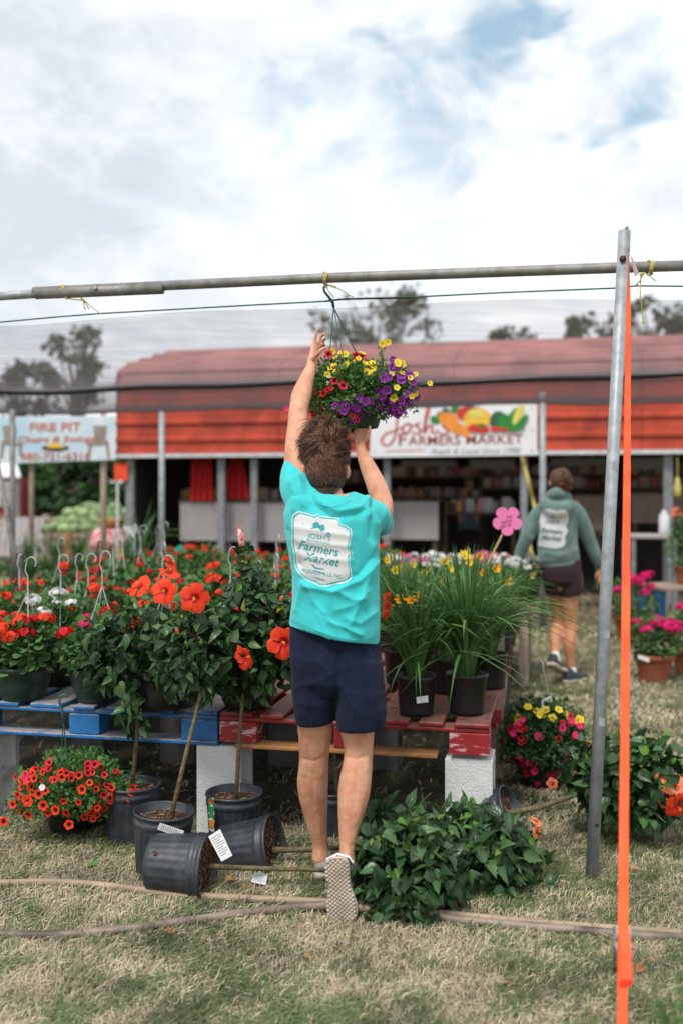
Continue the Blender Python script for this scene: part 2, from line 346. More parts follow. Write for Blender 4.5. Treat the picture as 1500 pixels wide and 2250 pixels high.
def inst(tpl, mats4, seed=1):
    """copy a template (V, T, LC) with many 4x4 matrices"""
    V, T, LC = tpl; M4 = np.array([[list(r_) for r_ in m] for m in mats4], dtype=np.float32); n = len(M4)
    if n == 0: return np.zeros((0, 3)), np.zeros((0, 3)), np.zeros((0, 3))
    VV = np.einsum('nij,vj->nvi', M4[:, :3, :3], V)+M4[:, None, :3, 3]
    TT = T[None]+(np.arange(n)*len(V))[:, None, None]
    LL = np.repeat(LC[None], n, 0).copy(); rs = np.random.RandomState(seed); LL[:, :, 2] = rs.rand(n)[:, None]
    return VV.reshape(-1, 3), TT.reshape(-1, 3), LL.reshape(-1, 3)
def merge(parts):
    V = []; T = []; LC = []; I = []; o = 0
    for k, (v, t, l) in enumerate(parts):
        V.append(v); T.append(t+o); LC.append(l); I.append(np.full(len(t), k)); o += len(v)
    return np.concatenate(V), np.concatenate(T), np.concatenate(LC), np.concatenate(I)
def basis(pos, y, nrm, s=1.0, sx=None):
    y = Vector(y).normalized(); n = Vector(nrm); n = n-y*n.dot(y)
    if n.length < 1e-4: n = perp(y)[0]
    n.normalize(); x = y.cross(n); sx = s if sx is None else sx
    return Matrix(((x.x*sx, y.x*s, n.x*s, pos[0]), (x.y*sx, y.y*s, n.y*s, pos[1]), (x.z*sx, y.z*s, n.z*s, pos[2]), (0, 0, 0, 1)))
def rv(r_=rnd):
    while True:
        q = Vector((r_.uniform(-1, 1), r_.uniform(-1, 1), r_.uniform(-1, 1)))
        if .05 < q.length < 1: return q.normalized()
def leaf_tpl(shape, nseg=5, fold=.25, droop=.25, teeth=0):
    V = []; LC = []; T = []
    for i in range(nseg+1):
        t = i/nseg; w_ = shape(t)*(1+teeth*(1 if i % 2 else -1)); z = -droop*t*t; y = t*(1-.12*droop*t)
        for sx in (-1, 0, 1): V.append((sx*w_, y-(.04*abs(sx) if teeth else 0), z+fold*abs(sx)*w_)); LC.append((sx, t, 0))
    for i in range(nseg):
        a = i*3; b = a+3
        for k in (0, 1): T += [(a+k, a+k+1, b+k+1), (a+k, b+k+1, b+k)]
    return np.array(V, np.float32), np.array(T, np.int32), np.array(LC, np.float32)
ov = lambda t: .30*math.sin(math.pi*min(1, t**.62))*(1-.12*t)+.004
t_hib = [leaf_tpl(ov, 8, .35, .45, .07), leaf_tpl(ov, 8, .65, .2, .06), leaf_tpl(lambda t: ov(t)*.8, 7, .2, .75, .06), leaf_tpl(lambda t: ov(t)*1.1, 8, .5, -.15, .06)]
t_leaf = leaf_tpl(lambda t: .42*math.sin(math.pi*min(1, t**.7))+.004, 3, .25, .3)
t_small = leaf_tpl(lambda t: .22*math.sin(math.pi*min(1, t**.8))+.004, 2, .2, .25)
def round_tpl():
    V = [(0, 0, 0)]; LC = [(0, 0, 0)]; T = []
    n = 8
    for j in range(n):
        a = 2*math.pi*j/n; r_ = .5*(1+.08*(-1)**j); V.append((r_*math.sin(a), .5+r_*-math.cos(a)*.9 if j else .12, .10*math.sin(2*a)+.09)); LC.append((math.sin(a), .5, 0))
    V[0] = (0, .5, 0)
    for j in range(n): T.append((0, 1+j, 1+(j+1) % n))
    return np.array(V, np.float32), np.array(T, np.int32), np.array(LC, np.float32)
t_round = round_tpl()
def leafmesh(name, tpl, m):
    me = trimesh(name, tpl[0], tpl[1], m, 'mesh', tpl[2], smooth=True); return me
me_hib = [leafmesh('leaf', t, l_hib) for t in t_hib]; me_hibn = leafmesh('leaf', t_hib[1], l_hibn)
# --- flowers
def cali_mesh(mo, mi_, mc):
    b = MB(); n = 20
    def ring(r_, z, lobes): return [Vector(((r_*(1+lobes*math.cos(5*2*math.pi*j/n)))*math.cos(2*math.pi*j/n), (r_*(1+lobes*math.cos(5*2*math.pi*j/n)))*math.sin(2*math.pi*j/n), z+(.05*math.cos(5*2*math.pi*j/n) if r_ > .8 else 0))) for j in range(n)]
    b.rings([ring(1, 0, .10), ring(.5, -.08, .05)], 0, False); b.rings([ring(.5, -.08, .05), ring(.22, -.22, 0)], 1, False); b.rings([ring(.22, -.22, 0), ring(.12, -.3, 0)], 2, True)
    b.rings([ring(.25, -.12, 0), ring(.12, -.9, 0)], 0, False)
    me = bpy.data.meshes.new('flower'); me.from_pydata(b.v, [], b.f)
    for q in (mo, mi_, mc): me.materials.append(q)
    me.polygons.foreach_set('material_index', b.m); me.polygons.foreach_set('use_smooth', [True]*len(b.f)); return me
f_red = cali_mesh(p_redor, p_dark, p_dark); f_crim = cali_mesh(p_crim, p_dark, p_dark); f_pur = cali_mesh(p_pur, p_purdk, p_stam); f_yel = cali_mesh(p_yel, p_yel, p_yell)
f_pink = cali_mesh(p_mag, p_crim, p_stam); f_wht = cali_mesh(p_wht, p_wht, p_yel)
def hib_mesh(mp_, seed=1):
    b = MB(); r_ = random.Random(seed)
    for k in range(5):
        a0 = 2*math.pi*k/5; vs = []; n, m_ = 6, 6; fs = []
        for i in range(n+1):
            t = i/n; wd = .48+.30*math.sin(math.pi*.5*min(1, t*1.15))*(1 if t < .85 else .6)
            for j in range(m_+1):
                s_ = j/m_*2-1; ang = a0+s_*wd*.95; rr = t*(1-.22*s_*s_*t+.05*math.sin(7*s_+k+seed)*t)+.02
                z = .50*t-.42*t*t+.08*math.sin(9*s_+k*2+seed)*t*t+.06*s_+.04*math.sin(k*1.7)*t
                vs.append((rr*math.cos(ang), rr*math.sin(ang), z))
        for i in range(n):
            for j in range(m_): q = i*(m_+1)+j; fs.append((q, q+1, q+m_+2, q+m_+1))
        b.add(vs, fs[:m_*2], 3); b.add(vs, fs[m_*2:], 0)
    b.tube([(0, 0, 0), (.03, .02, .3), (.05, .05, .52)], [.045, .035, .03], 6, 0)
    for i in range(22):
        p = Vector((.045, .04, .42+.14*r_.random())); d = rv(r_); d.z = abs(d.z)*.6; b.ball(p+d*.09, .03, 4, 1)
    b.lathe([(.10, -.16), (.12, -.05), (.05, .04)], 8, 2)
    me = bpy.data.meshes.new('hibiscus_flower'); me.from_pydata(b.v, [], b.f)
    for q in (mp_, p_stam, l_hibn, p_crim): me.materials.append(q)
    me.polygons.foreach_set('material_index', b.m); me.polygons.foreach_set('use_smooth', [True]*len(b.f)); return me
fh = [hib_mesh(p_redor, 1), hib_mesh(p_redor, 4)]; fh_peach = hib_mesh(p_peach, 3)
def umbel_mesh(m, seed=1, n=26, flat=.6):
    r_ = random.Random(seed); V = []; T = []
    for i in range(n):
        d = rv(r_); d.z = abs(d.z)*1.2-.15; d.normalize(); p = Vector((d.x, d.y, d.z*flat))*r_.uniform(.75, 1)
        x, y = perp(d); a0 = r_.random()*6
        for k in range(5):
            a = a0+k*2*math.pi/5; a1 = a-.55; a2 = a+.55; o = len(V)
            V += [p, p+(x*math.cos(a1)+y*math.sin(a1))*.27+d*.05, p+(x*math.cos(a)+y*math.sin(a))*.36+d*.02, p+(x*math.cos(a2)+y*math.sin(a2))*.27+d*.05]
            T += [(o, o+1, o+2), (o, o+2, o+3)]
    return trimesh('flower_head', np.array([list(q) for q in V]), T, m, 'mesh')
u_red = [umbel_mesh(p_redor, 1), umbel_mesh(p_crim, 2)]; u_mag = umbel_mesh(p_mag, 3); u_wht = umbel_mesh(p_wht, 4); u_pink = umbel_mesh(p_pink, 5); u_pch = umbel_mesh(p_peach, 6)
def lily_mesh(m):
    b = MB()
    for k in range(6):
        a0 = 2*math.pi*k/6; n = 5; vs = []; fs = []
        for i in range(n+1):
            t = i/n; wd = (.24 if k % 2 else .34)*math.sin(math.pi*min(.97, t*.8+.12))
            rr = .08+.62*t*t; z = 1.0*t-.22*t**4
            for s_ in (-1, 0, 1):
                c_ = Vector((rr*math.cos(a0), rr*math.sin(a0), z+(.06 if s_ == 0 else .1)*0)); tdir = Vector((-math.sin(a0), math.cos(a0), 0)); vs.append(c_+tdir*s_*wd)
        for i in range(n):
            for j in range(2): q = i*3+j; fs.append((q, q+1, q+4, q+3))
        b.add(vs, fs, 0)
    for k in range(4): b.tube([(0, 0, .1), (.1*math.cos(k*1.6), .1*math.sin(k*1.6), .8)], .018, 4, 0)
    me = bpy.data.meshes.new('lily_flower'); me.from_pydata(b.v, [], b.f); me.materials.append(m); me.polygons.foreach_set('use_smooth', [True]*len(b.f)); return me
f_lily = lily_mesh(p_yell); f_lily2 = lily_mesh(p_yel)
def put(name, me, parent, pos, d, up, s, label=None):
    o = link(name, me, parent); o.matrix_local = basis(Vector(pos)-wl(parent), d, up, s)
    if label: o['label'] = label
    return o
def putflower(name, me, parent, pos, face, s, spin=0, label=None):
    """flower whose +Z faces along face"""
    f = Vector(face).normalized(); x, y = perp(f); y = x*math.sin(spin)+y*math.cos(spin)
    return put(name, me, parent, pos, y, f, s, label)
# ================================================================== SETTING
def ground_mat():
    m = bpy.data.materials.new('dry_lawn'); m.use_nodes = True; t = m.node_tree; l = t.links.new; p = t.nodes['Principled BSDF']
    p.inputs['Roughness'].default_value = .95; p.inputs['Specular IOR Level'].default_value = .15
    co = t.nodes.new('ShaderNodeTexCoord')
    def ns(sc, d=8, r_=.6):
        n = t.nodes.new('ShaderNodeTexNoise'); n.inputs['Scale'].default_value = sc; n.inputs['Detail'].default_value = d; n.inputs['Roughness'].default_value = r_; l(co.outputs['Object'], n.inputs[0]); return n.outputs[0]
    def mr(s_, a, b):
        n = t.nodes.new('ShaderNodeMapRange'); l(s_, n.inputs[0]); n.inputs[1].default_value = a; n.inputs[2].default_value = b; return n.outputs[0]
    def mx(f, a, b):
        n = t.nodes.new('ShaderNodeMix'); n.data_type = 'RGBA'; l(f, n.inputs[0])
        for s_, q in ((n.inputs[6], a), (n.inputs[7], b)):
            if isinstance(q, tuple): s_.default_value = (*q, 1)
            else: l(q, s_)
        return n.outputs[2]
    fine = mx(mr(ns(45), .40, .58), (.09, .10, .050), (.36, .29, .18))
    c = mx(mr(ns(1.6, 5), .38, .62), fine, mx(mr(ns(60), .4, .6), (.06, .075, .035), (.19, .165, .095)))
    l(c, p.inputs['Base Color'])
    b = t.nodes.new('ShaderNodeBump'); b.inputs['Strength'].default_value = .8; b.inputs['Distance'].default_value = .02; l(ns(70), b.inputs['Height']); l(b.outputs[0], p.inputs['Normal'])
    return m
g = MB()
xs = [-150, -60, -20, -8, -4, -2, 0, 2, 4, 8, 20, 60, 150]; ys = [-40, -10, 0, 2, 3, 4, 5, 6, 8, 11, 15, 25, 60, 180]
g.add([(x, y, .0) for y in ys for x in xs], [(j*len(xs)+i, j*len(xs)+i+1, (j+1)*len(xs)+i+1, (j+1)*len(xs)+i) for j in range(len(ys)-1) for i in range(len(xs)-1)])
tag(g.build('ground', ground_mat()), 'dry mown lawn of mixed green and straw grass', kind='structure')
soil = MB(); 
sp_ = [Mk(-7.5, 11.6, .004), Mk(4.5, 11.5, .004), Mk(4.5, 19, .004), Mk(-7.5, 19, .004)]
soil.add(sp_, [(0, 1, 2, 3)]); tag(soil.build('soil_path', mat('packed_brown_soil', (.12, .075, .045), .95, var=.4, scale=6, bump=.5)), 'packed brown soil under the market roof', kind='structure')
us = MB(); us.add([Mk(-4.1, 4.22, .004), Mk(-.30, 4.22, .004), Mk(-.30, 9.3, .004), Mk(-4.1, 9.3, .004)], [(0, 1, 2, 3)])  # added sheet, near-black colour paints the deep shade below the tables
tag(us.build('table_shade_sheet', mat('shade_dark_ground', (.045, .036, .026), .95, col2=(.075, .065, .035), scale=14, bump=.8, bscale=60)), 'dark ground sheet painted as the shade under the plant tables', kind='structure')
# --- grass blades: bent thatch, two colours
def grass():
    rs = np.random.RandomState(3); Vs = []; Ts = []; Mi = []; o = 0
    def batch(n, y0, y1, wdt, length, power=1.0, side=None):
        nonlocal o
        t = rs.rand(n); D = 1/(1/y0+(1/y1-1/y0)*t)                 # denser near the camera
        hw = D*.36+.15; X = (rs.rand(n)*2-1)*hw
        if side: X = np.where(rs.rand(n) < .0, X, X)
        px = X; py = D
        patchy = np.array([noise.noise(Vector((a*1.7, b*1.7, 0)))*.6+noise.noise(Vector((a*7, b*7, 3)))*.6 for a, b in zip(px, py)])
        dry = (patchy+rs.randn(n)*.28) > -.07
        # dry blades lie flatter and run in swathes
        ang = np.where(rs.rand(n) < .5, rs.rand(n)*6.283, 1.2+2.5*patchy+rs.randn(n)*.7)
        lean = np.where(dry, .55+rs.rand(n)*.9, .2+rs.rand(n)*.9)
        ln = length*(.45+.9*rs.rand(n)); wd = wdt*(.6+.8*rs.rand(n))
        dx, dy = np.cos(ang), np.sin(ang); qx, qy = -dy, dx
        z0 = rs.rand(n)*.012
        uu = px*CT-py*ST; vv = px*ST+py*CT; und = (uu > -4.1) & (uu < -.3) & (vv > 4.22) & (vv < 9.3) & (rs.rand(n) < np.clip((vv-4.15)*3.5, 0, .95));  # fewer blades over the painted shade sheet below the tables
        p0 = np.stack([px, py, z0-.003], 1); s1 = ln*.5
        hz1 = s1*np.cos(lean)*.8; p1 = np.stack([px+dx*s1*np.sin(lean), py+dy*s1*np.sin(lean), z0+hz1], 1)
        l2 = lean+.5+rs.rand(n)*.6; wob = (rs.rand(n)-.5)*.8
        p2 = p1+np.stack([(dx+qx*wob)*s1*np.sin(l2), (dy+qy*wob)*s1*np.sin(l2), s1*np.cos(l2)*.8], 1)
        p2[:, 2] = np.maximum(p2[:, 2], .004)
        wv = np.stack([qx*wd/2, qy*wd/2, np.zeros(n)], 1)+np.stack([np.zeros(n), np.zeros(n), wd*.2], 1)
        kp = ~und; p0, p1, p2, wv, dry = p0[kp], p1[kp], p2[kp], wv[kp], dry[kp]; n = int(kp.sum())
        V = np.stack([p0-wv, p0+wv, p1-wv*.9, p1+wv*.9, p2], 1).reshape(-1, 3)
        T = np.array([[0, 1, 3], [0, 3, 2], [2, 3, 4]])[None]+(np.arange(n)*5)[:, None, None]+o
        Vs.append(V); Ts.append(T.reshape(-1, 3)); o += n*5
        k = np.where(dry, np.where(rs.rand(n) < .45, 1, 2), np.where(rs.rand(n) < .6, 0, 3)); Mi.append(np.repeat(k, 3))
    batch(210000, 2.35, 4.4, .0026, .055); batch(80000, 4.4, 9.5, .006, .06); batch(12000, 9.5, 20, .015, .07)
    ms = [mat('green_grass', (.10, .15, .065), .7, var=.4, scale=3, trans=.15, spec=.2), mat('straw_grass', (.60, .51, .36), .8, var=.3, scale=3, trans=.1, spec=.2), mat('tan_grass', (.43, .37, .25), .8, var=.3, scale=3, trans=.1, spec=.2), mat('olive_grass', (.20, .22, .10), .7, var=.35, scale=3, trans=.15, spec=.2)]
    ob = trimesh('grass', np.concatenate(Vs), np.concatenate(Ts), ms, None, None, np.concatenate(Mi)); tag(ob, 'short thatchy grass, green with dry straw patches', 'grass', kind='stuff')
grass()

# ------------------------------------------------------------------ trees behind the market
def tree(name, x, D, ytop, ybot_, wpx, label, group, n=900, leaf=.22, m=None, seed=1, gaps=.5, trunk_r=.22, lumps=9, base=None):
    r_ = random.Random(seed); s = D/F; X = (x-750)*s; zt = H+(1080-ytop)*s; zb = H+(1080-ybot_)*s; rad = wpx*s/2
    root = empty(name, (X, D, 0), label, 'tree', group)
    tr = MB(); pts = [(X, D, 0), (X+.1*rad, D, zt*.35), (X-.05*rad, D, zt*.6), (X+.05*rad, D, zt*.9)]
    tr.tube(pts, [trunk_r, trunk_r*.75, trunk_r*.5, trunk_r*.12], 8)
    cl = []
    for k in range(lumps):
        a = r_.random()*6.28; h = r_.uniform(0, 1); q = r_.uniform(.3, 1)*rad*(.55+.6*math.sin(math.pi*(h*.8+.15)))
        c = Vector((X+q*math.cos(a), D+q*math.sin(a), zb+(zt-zb)*(.12+.78*h))); cl.append((c, rad*r_.uniform(.22, .42)))
        f0 = Vector(pts[1]).lerp(Vector(pts[2]), r_.random())
        tr.tube([f0, f0.lerp(c, .5)+Vector((0, 0, .3)), c], [trunk_r*.4, trunk_r*.22, .03], 5)
    tr.build('trunk', m_greybark, root)
    ms = []
    for i in range(n):
        c, q = cl[r_.randrange(lumps)]; d = rv(r_); rr = q*r_.random()**.35
        if noise.noise((c+d*rr)*(.9/leaf*.22)) < gaps-.5: continue
        p = c+Vector((d.x*rr, d.y*rr, d.z*rr*.8)); ms.append(basis(p, rv(r_), rv(r_)+Vector((0, 0, .6)), leaf*r_.uniform(.6, 1.3)))
    V, T, LC = inst(t_leaf, ms, seed); c = trimesh('crown', V, T, m or l_tree, root, LC, off=root.location); tag(c, kind='stuff')
    return root
m_greybark = mat('grey_bark', (.16, .14, .12), .9, var=.3)
tree('oak_tree', 830, 42, 640, 770, 250, 'tall open oak behind the roof, above the hanging basket', 'trees behind the market', 2400, .24, None, 11, .60, .2, 26)
tree('oak_tree', 1130, 50, 705, 790, 130, 'smallest treetop peeping over the middle of the roof', 'trees behind the market', 700, .32, None, 12, .5, .25, 8)
tree('oak_tree', 1290, 40, 690, 790, 150, 'tree beside the leaning pole, over the roof', 'trees behind the market', 900, .30, None, 13, .48, .25, 9)
tree('oak_tree', 1440, 38, 652, 800, 260, 'broad dark treetop at the right edge over the roof', 'trees behind the market', 3800, .28, None, 14, .48, .3, 22)
tree('poplar_tree', 170, 36, 700, 900, 150, 'tall thin tree behind the shade cloth, left of the roof', 'trees behind the market', 1700, .22, None, 15, .6, .2, 20)
tree('pine_tree', 40, 38, 775, 940, 160, 'lower bushy tree at the left edge behind the shade cloth', 'trees behind the market', 2000, .24, None, 16, .54, .22, 16)
lab = ['leafy hedge tree over the red shed', 'leafy green tree between shed and melon stand', 'dark tree behind the melon pile', 'green tree next to the dark stall opening', 'green tree glimpsed through the stall behind the man']
for i, (x, w_, yt) in enumerate(((20, 190, 985), (120, 180, 1000), (215, 150, 995), (300, 140, 1000), (600, 230, 1005))):
    tree('hedge_tree', x, 34-i*.8, yt, 1150, w_, lab[i], 'woodland edge on the left', 5200, .24, l_hedge, 20+i, .36, .15, 26)
tree('hedge_tree', -90, 33, 980, 1150, 240, 'woodland tree cut by the left edge', 'woodland edge on the left', 2600, .24, l_hedge, 30, .36, .15, 16)

# ------------------------------------------------------------------ market hall
VB = 13.5; U0, U1 = -6.22, 3.6
hall = empty('market_hall', Mk(U0, VB), 'long open market shed with rounded red metal roof and red front', 'market building')
def prof_extr(mb, prof, u0, u1, mi=0, thick=.02):
    n = len(prof); vs = []
    for u in (u0, u1):
        for v, z in prof: vs.append(Mk(u, v, z))
    fs = [(i, i+1, n+i+1, n+i) for i in range(n-1)]
    vs2 = []
    for u in (u0, u1):
        for v, z in prof: vs2.append(Mk(u, v+thick, z-thick*.6))
    o = len(vs); fs += [(o+i+1, o+i, o+n+i, o+n+i+1) for i in range(n-1)]
    fs += [(i, o+i, o+i+1, i+1) for i in range(n-1)]+[(n+i+1, o+n+i+1, o+n+i, n+i) for i in range(n-1)]
    fs += [(0, n, o+n, o), (n-1, o+n-1, o+2*n-1, 2*n-1)]
    mb.add(vs+vs2, fs, mi)
# fascia panels: horizontal ribs
def ribbed(pts, pitch, depth):
    out = []
    for (v0, z0), (v1, z1) in zip(pts[:-1], pts[1:]):
        ln = math.hypot(v1-v0, z1-z0); n = max(1, round(ln/pitch)); tx, tz = (v1-v0)/ln, (z1-z0)/ln; nx, nz = -tz, tx
        for k in range(n):
            for f_, h_ in ((0, 0), (.62, 0), (.70, depth), (.90, depth), (.98, 0)):
                s_ = (k+f_)*ln/n; out.append((v0+tx*s_+nx*h_, z0+tz*s_+nz*h_))
    out.append(pts[-1]); return out
cuts = [U0, U0+2.45, U0+4.9, U0+7.35, U1]
for a, b in zip(cuts[:-1], cuts[1:]):
    mb = MB(); prof_extr(mb, ribbed([(VB, 2.03), (VB, 3.02)], .245, .035), a+.004, b-.004); mb.build('siding_panel', m_fascred, hall)
for a, b in zip(cuts[:-1], cuts[1:]):
    mb = MB(); prof_extr(mb, ribbed([(VB-.03, 3.02), (VB+.16, 3.28), (VB+.55, 3.42), (VB+2.1, 3.80)], .5, .03), a+.004-(.03 if a == U0 else 0), b-.004); mb.build('roof_sheet', m_roofred, hall)
    mb = MB(); prof_extr(mb, [(VB+2.1, 3.80), (VB+3.7, 3.42), (VB+4.1, 3.2), (VB+4.2, 2.2)], a+.004, b-.004); mb.build('roof_sheet', m_roofred, hall)
mb = MB(); mb.box(Mk((U0+U1)/2, VB-.03, 1.995), (U1-U0, .06, .055), rz=RZ); mb.build('eave_trim', m_trim, hall)
mb = MB(); mb.box(Mk(U0+.02, VB+2.0, 2.6), (.03, 4.0, 1.2), rz=RZ); mb.build('gable_panel', m_fascred, hall)
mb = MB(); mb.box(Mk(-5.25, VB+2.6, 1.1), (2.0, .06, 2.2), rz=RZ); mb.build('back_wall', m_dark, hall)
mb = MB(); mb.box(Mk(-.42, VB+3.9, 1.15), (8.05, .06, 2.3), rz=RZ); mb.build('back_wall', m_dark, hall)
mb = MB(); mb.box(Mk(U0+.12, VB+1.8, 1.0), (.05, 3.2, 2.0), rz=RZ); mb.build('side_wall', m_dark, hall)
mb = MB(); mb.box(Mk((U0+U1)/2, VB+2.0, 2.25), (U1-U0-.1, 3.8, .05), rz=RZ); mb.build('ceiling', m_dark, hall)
for x, wd_ in ((288, .12), (488, .10), (560, .09), (850, .09), (1150, .09), (1466, .11)):
    p = Wv(x, 1080, VB+.12); mb = MB(); mb.box((p.x, p.y, .985), (wd_, .09, 1.96), rz=RZ, bev=.008); mb.build('post', m_steelpost, hall)
# counters boards
def board(name, x0, x1, y0, y1, v, m, th=.03, label=None, cat=None, group=None, par=None):
    a, b = Wv(x0, y0, v), Wv(x1, y1, v); c = (a+b)/2; u_w = (Vector((b.x-a.x, b.y-a.y))).length; mb = MB()
    mb.box(c, (u_w, th, abs(a.z-b.z)), rz=RZ, bev=.004)
    if par is not None: return mb.build(name, m, par)
    return top(name, mb, m, c-Vector((0, 0, abs(a.z-b.z)/2)), label, cat, group)
def counter(x0, x1, y0, y1, v, m, label, top_m=None, legs=True):
    a, b = Wv(x0, y0, v), Wv(x1, y1, v); c = (a+b)/2; root = empty('sales_counter', (c.x, c.y, 0), label, 'counter', 'sales counters in the market hall')
    uw = Vector((b.x-a.x, b.y-a.y)).length; mb = MB(); mb.box(c, (uw, .03, a.z-b.z), rz=RZ); mb.build('front_cloth', m, root)
    ux = Vector((CT, -ST, 0)); vx = Vector((ST, CT, 0))
    mb = MB(); mb.box(Vector((c.x, c.y, a.z+.015))+vx*.3, (uw+.04, .66, .03), rz=RZ); mb.build('counter_top', top_m or m_brownwood, root)
    for su in (-1, 1):
        for sv in (.05, .55):
            p = Vector((c.x, c.y, 0))+ux*su*(uw/2-.06)+vx*sv; mb = MB(); mb.box((p.x, p.y, a.z/2), (.05, .05, a.z), rz=RZ); mb.build('leg', m_brownwood, root)
    return root
counter(397, 480, 1103, 1188, VB+.35, m_greyboard, 'white clothed counter next to the dark doorway of the market hall')
counter(492, 640, 1104, 1190, VB+.35, m_greyboard, 'white clothed counter under the red drapes, left of the man')
counter(838, 962, 1102, 1186, VB+.5, m_greyboard, 'pale counter right of the man under the farm sign')
counter(1180, 1345, 1090, 1176, VB+1.2, m_beige, 'beige counter behind the woman in the green hoodie', m_brownwood)
counter(1385, 1560, 1085, 1150, VB+1.4, m_beige, 'beige counter at the right edge of the hall')
# shelves with goods
gm = [mat('jar_'+n, c, .35, var=.2, spec=.5) for n, c in (('amber', (.38, .13, .02)), ('honey', (.50, .26, .03)), ('red', (.25, .02, .015)), ('brown', (.08, .035, .02)), ('cream', (.40, .33, .25)), ('pink', (.38, .20, .18)), ('green', (.07, .10, .04)), ('grey', (.28, .28, .29)))]
jar_me = []
for k, m in enumerate(gm):
    b = MB(); b.lathe([(.04, 0), (.045, .01), (.045, .10), (.034, .115)], 10, 0); b.lathe([(.036, .115), (.036, .14), (.02, .142)], 10, 1)
    me = bpy.data.meshes.new('jar'); me.from_pydata(b.v, [], b.f); me.materials.append(m); me.materials.append(gm[4] if k % 2 else gm[3]); me.polygons.foreach_set('material_index', b.m); jar_me.append(me)
box_me = []
for k in (3, 4, 5, 7, 2):
    b = MB(); b.box((0, 0, .09), (.11, .10, .18), bev=.004); me = bpy.data.meshes.new('packet'); me.from_pydata(b.v, [], b.f); me.materials.append(gm[k]); box_me.append(me)
def shelf(x0, x1, y, v, label, nj, packets=False, sc=1.0, par=None):
    a, b = Wv(x0, y, v), Wv(x1, y, v); c = (a+b)/2; z = a.z; root = empty('display_shelf', (c.x, c.y, 0), label, 'shelf', 'goods shelves in the market hall')
    uw = Vector((b.x-a.x, b.y-a.y)).length; mb = MB(); mb.box((c.x, c.y, z-.015), (uw, .25, .03), rz=RZ); mb.build('shelf_board', m_brownwood, root)
    ux = (b-a).normalized()
    for su in (-.48, .48): p = c+ux*su*uw; mb = MB(); mb.box((p.x, p.y, z/2-.02), (.05, .05, z-.04), rz=RZ); mb.build('upright', m_brownwood, root)
    for i in range(nj):
        t = (i+.5)/nj; p = a.lerp(b, t)
        pk = packets and rnd.random() < .6
        o = link('packet' if pk else 'jar', rnd.choice(box_me if pk else jar_me)); o.location = p+Vector((0, rnd.uniform(-.06, .04), .001)); o.rotation_euler = (0, 0, RZ+rnd.uniform(-.2, .2)); o.scale = (sc, sc, sc*rnd.uniform(.8, 1.15))
        if pk: tag(o, 'small packet standing on a shelf inside the market hall', 'packet', 'packets on the hall shelves')
        else: tag(o, 'glass jar of preserves on a shelf inside the market hall', 'jar', 'jars on the hall shelves')
shelf(400, 640, 1098, VB+1.0, 'jar shelf behind the red drapes left of the man', 24, False, 1.25)
shelf(850, 1060, 1048, VB+2.2, 'upper shelf of packets under the farm sign', 16, True)
shelf(850, 1060, 1092, VB+2.2, 'lower shelf of jars under the farm sign', 18)
shelf(1062, 1330, 1043, VB+2.6, 'upper packet shelf above the woman with the bun', 22, True)
shelf(1062, 1330, 1072, VB+2.6, 'lower packet shelf level with the head of the woman', 24, True)
shelf(975, 1130, 1125, VB+1.0, 'low table of jars below the middle of the farm sign', 12, True, 1.1)
shelf(640, 850, 1060, VB+2.4, 'packet shelf glimpsed behind the neck of the man', 14, True)
shelf(1372, 1520, 1043, VB+2.4, 'upper shelf right of the orange strap', 13, True)
shelf(1372, 1520, 1072, VB+2.4, 'lower shelf right of the orange strap', 13, True)
shelf(1200, 1330, 1012+8, VB+2.8, 'topmost shelf beside the leaning pole', 10, True, .8)
for k, (x0, x1, y0, y1, l_) in enumerate(((880, 1000, 1012, 1026, 'pale sign board high under the roof, beside the post'), (1030, 1130, 1010, 1030, 'pale board hung under the roof left of the woman'), (1210, 1330, 1008, 1024, 'pale slatted board behind the leaning pole top'), (1385, 1455, 1006, 1032, 'bluish white board hung at the far right of the hall'))):
    board('hanging_board', x0, x1, y0, y1, VB+2.0, m_greyboard, .02, l_, 'board', 'boards hung inside the hall')
# red drapes, hanging in folds from the eave
def drape(x0, x1, y0, y1, v, label, taper=.4, m=m_redcloth):
    a = Wv(x0, y0, v); b = Wv(x1, y0, v); zb = Wv(x0, y1, v).z; mb = MB(); n = 22; vs = []
    for k, z in enumerate((a.z, (a.z+zb)/2, zb)):
        for th in (0, .012):
            for i in range(n+1):
                t = i/n; t2 = .5+(t-.5)*(1-taper*(1-k/2)); p = a.lerp(b, t2); vs.append((p.x, p.y+.05*math.sin(t*25+k)+th, z))
    fs = []; w2 = (n+1)*2
    for k in range(2):
        for i in range(n):
            q = k*w2+i; fs += [(q, q+1, q+w2+1, q+w2), (q+n+2, q+n+1, q+n+1+w2, q+n+2+w2)]
    mb.add(vs, fs); return top('red_drape', mb, m, (a+b)/2, label, 'drape', 'red drapes under the eave', True)
drape(418, 470, 1008, 1100, VB+.3, 'dark red drape hanging beside the dark doorway', .1)
drape(486, 552, 1006, 1096, VB+.35, 'bright red drape bunched wide behind the thin post', .6)
def gingham(n_='gingham_cloth', c1=(.60, .05, .07), c2=(.78, .60, .60), s_=22):
    m = bpy.data.materials.new(n_); m.use_nodes = True; t = m.node_tree; l = t.links.new; p = t.nodes['Principled BSDF']; p.inputs['Roughness'].default_value = .85
    co = t.nodes.new('ShaderNodeTexCoord'); ch = t.nodes.new('ShaderNodeTexChecker'); ch.inputs['Scale'].default_value = s_; ch.inputs[1].default_value = (*c1, 1); ch.inputs[2].default_value = (*c2, 1)
    l(co.outputs['Object'], ch.inputs[0]); l(ch.outputs[0], p.inputs['Base Color']); return m
m_ging = gingham()
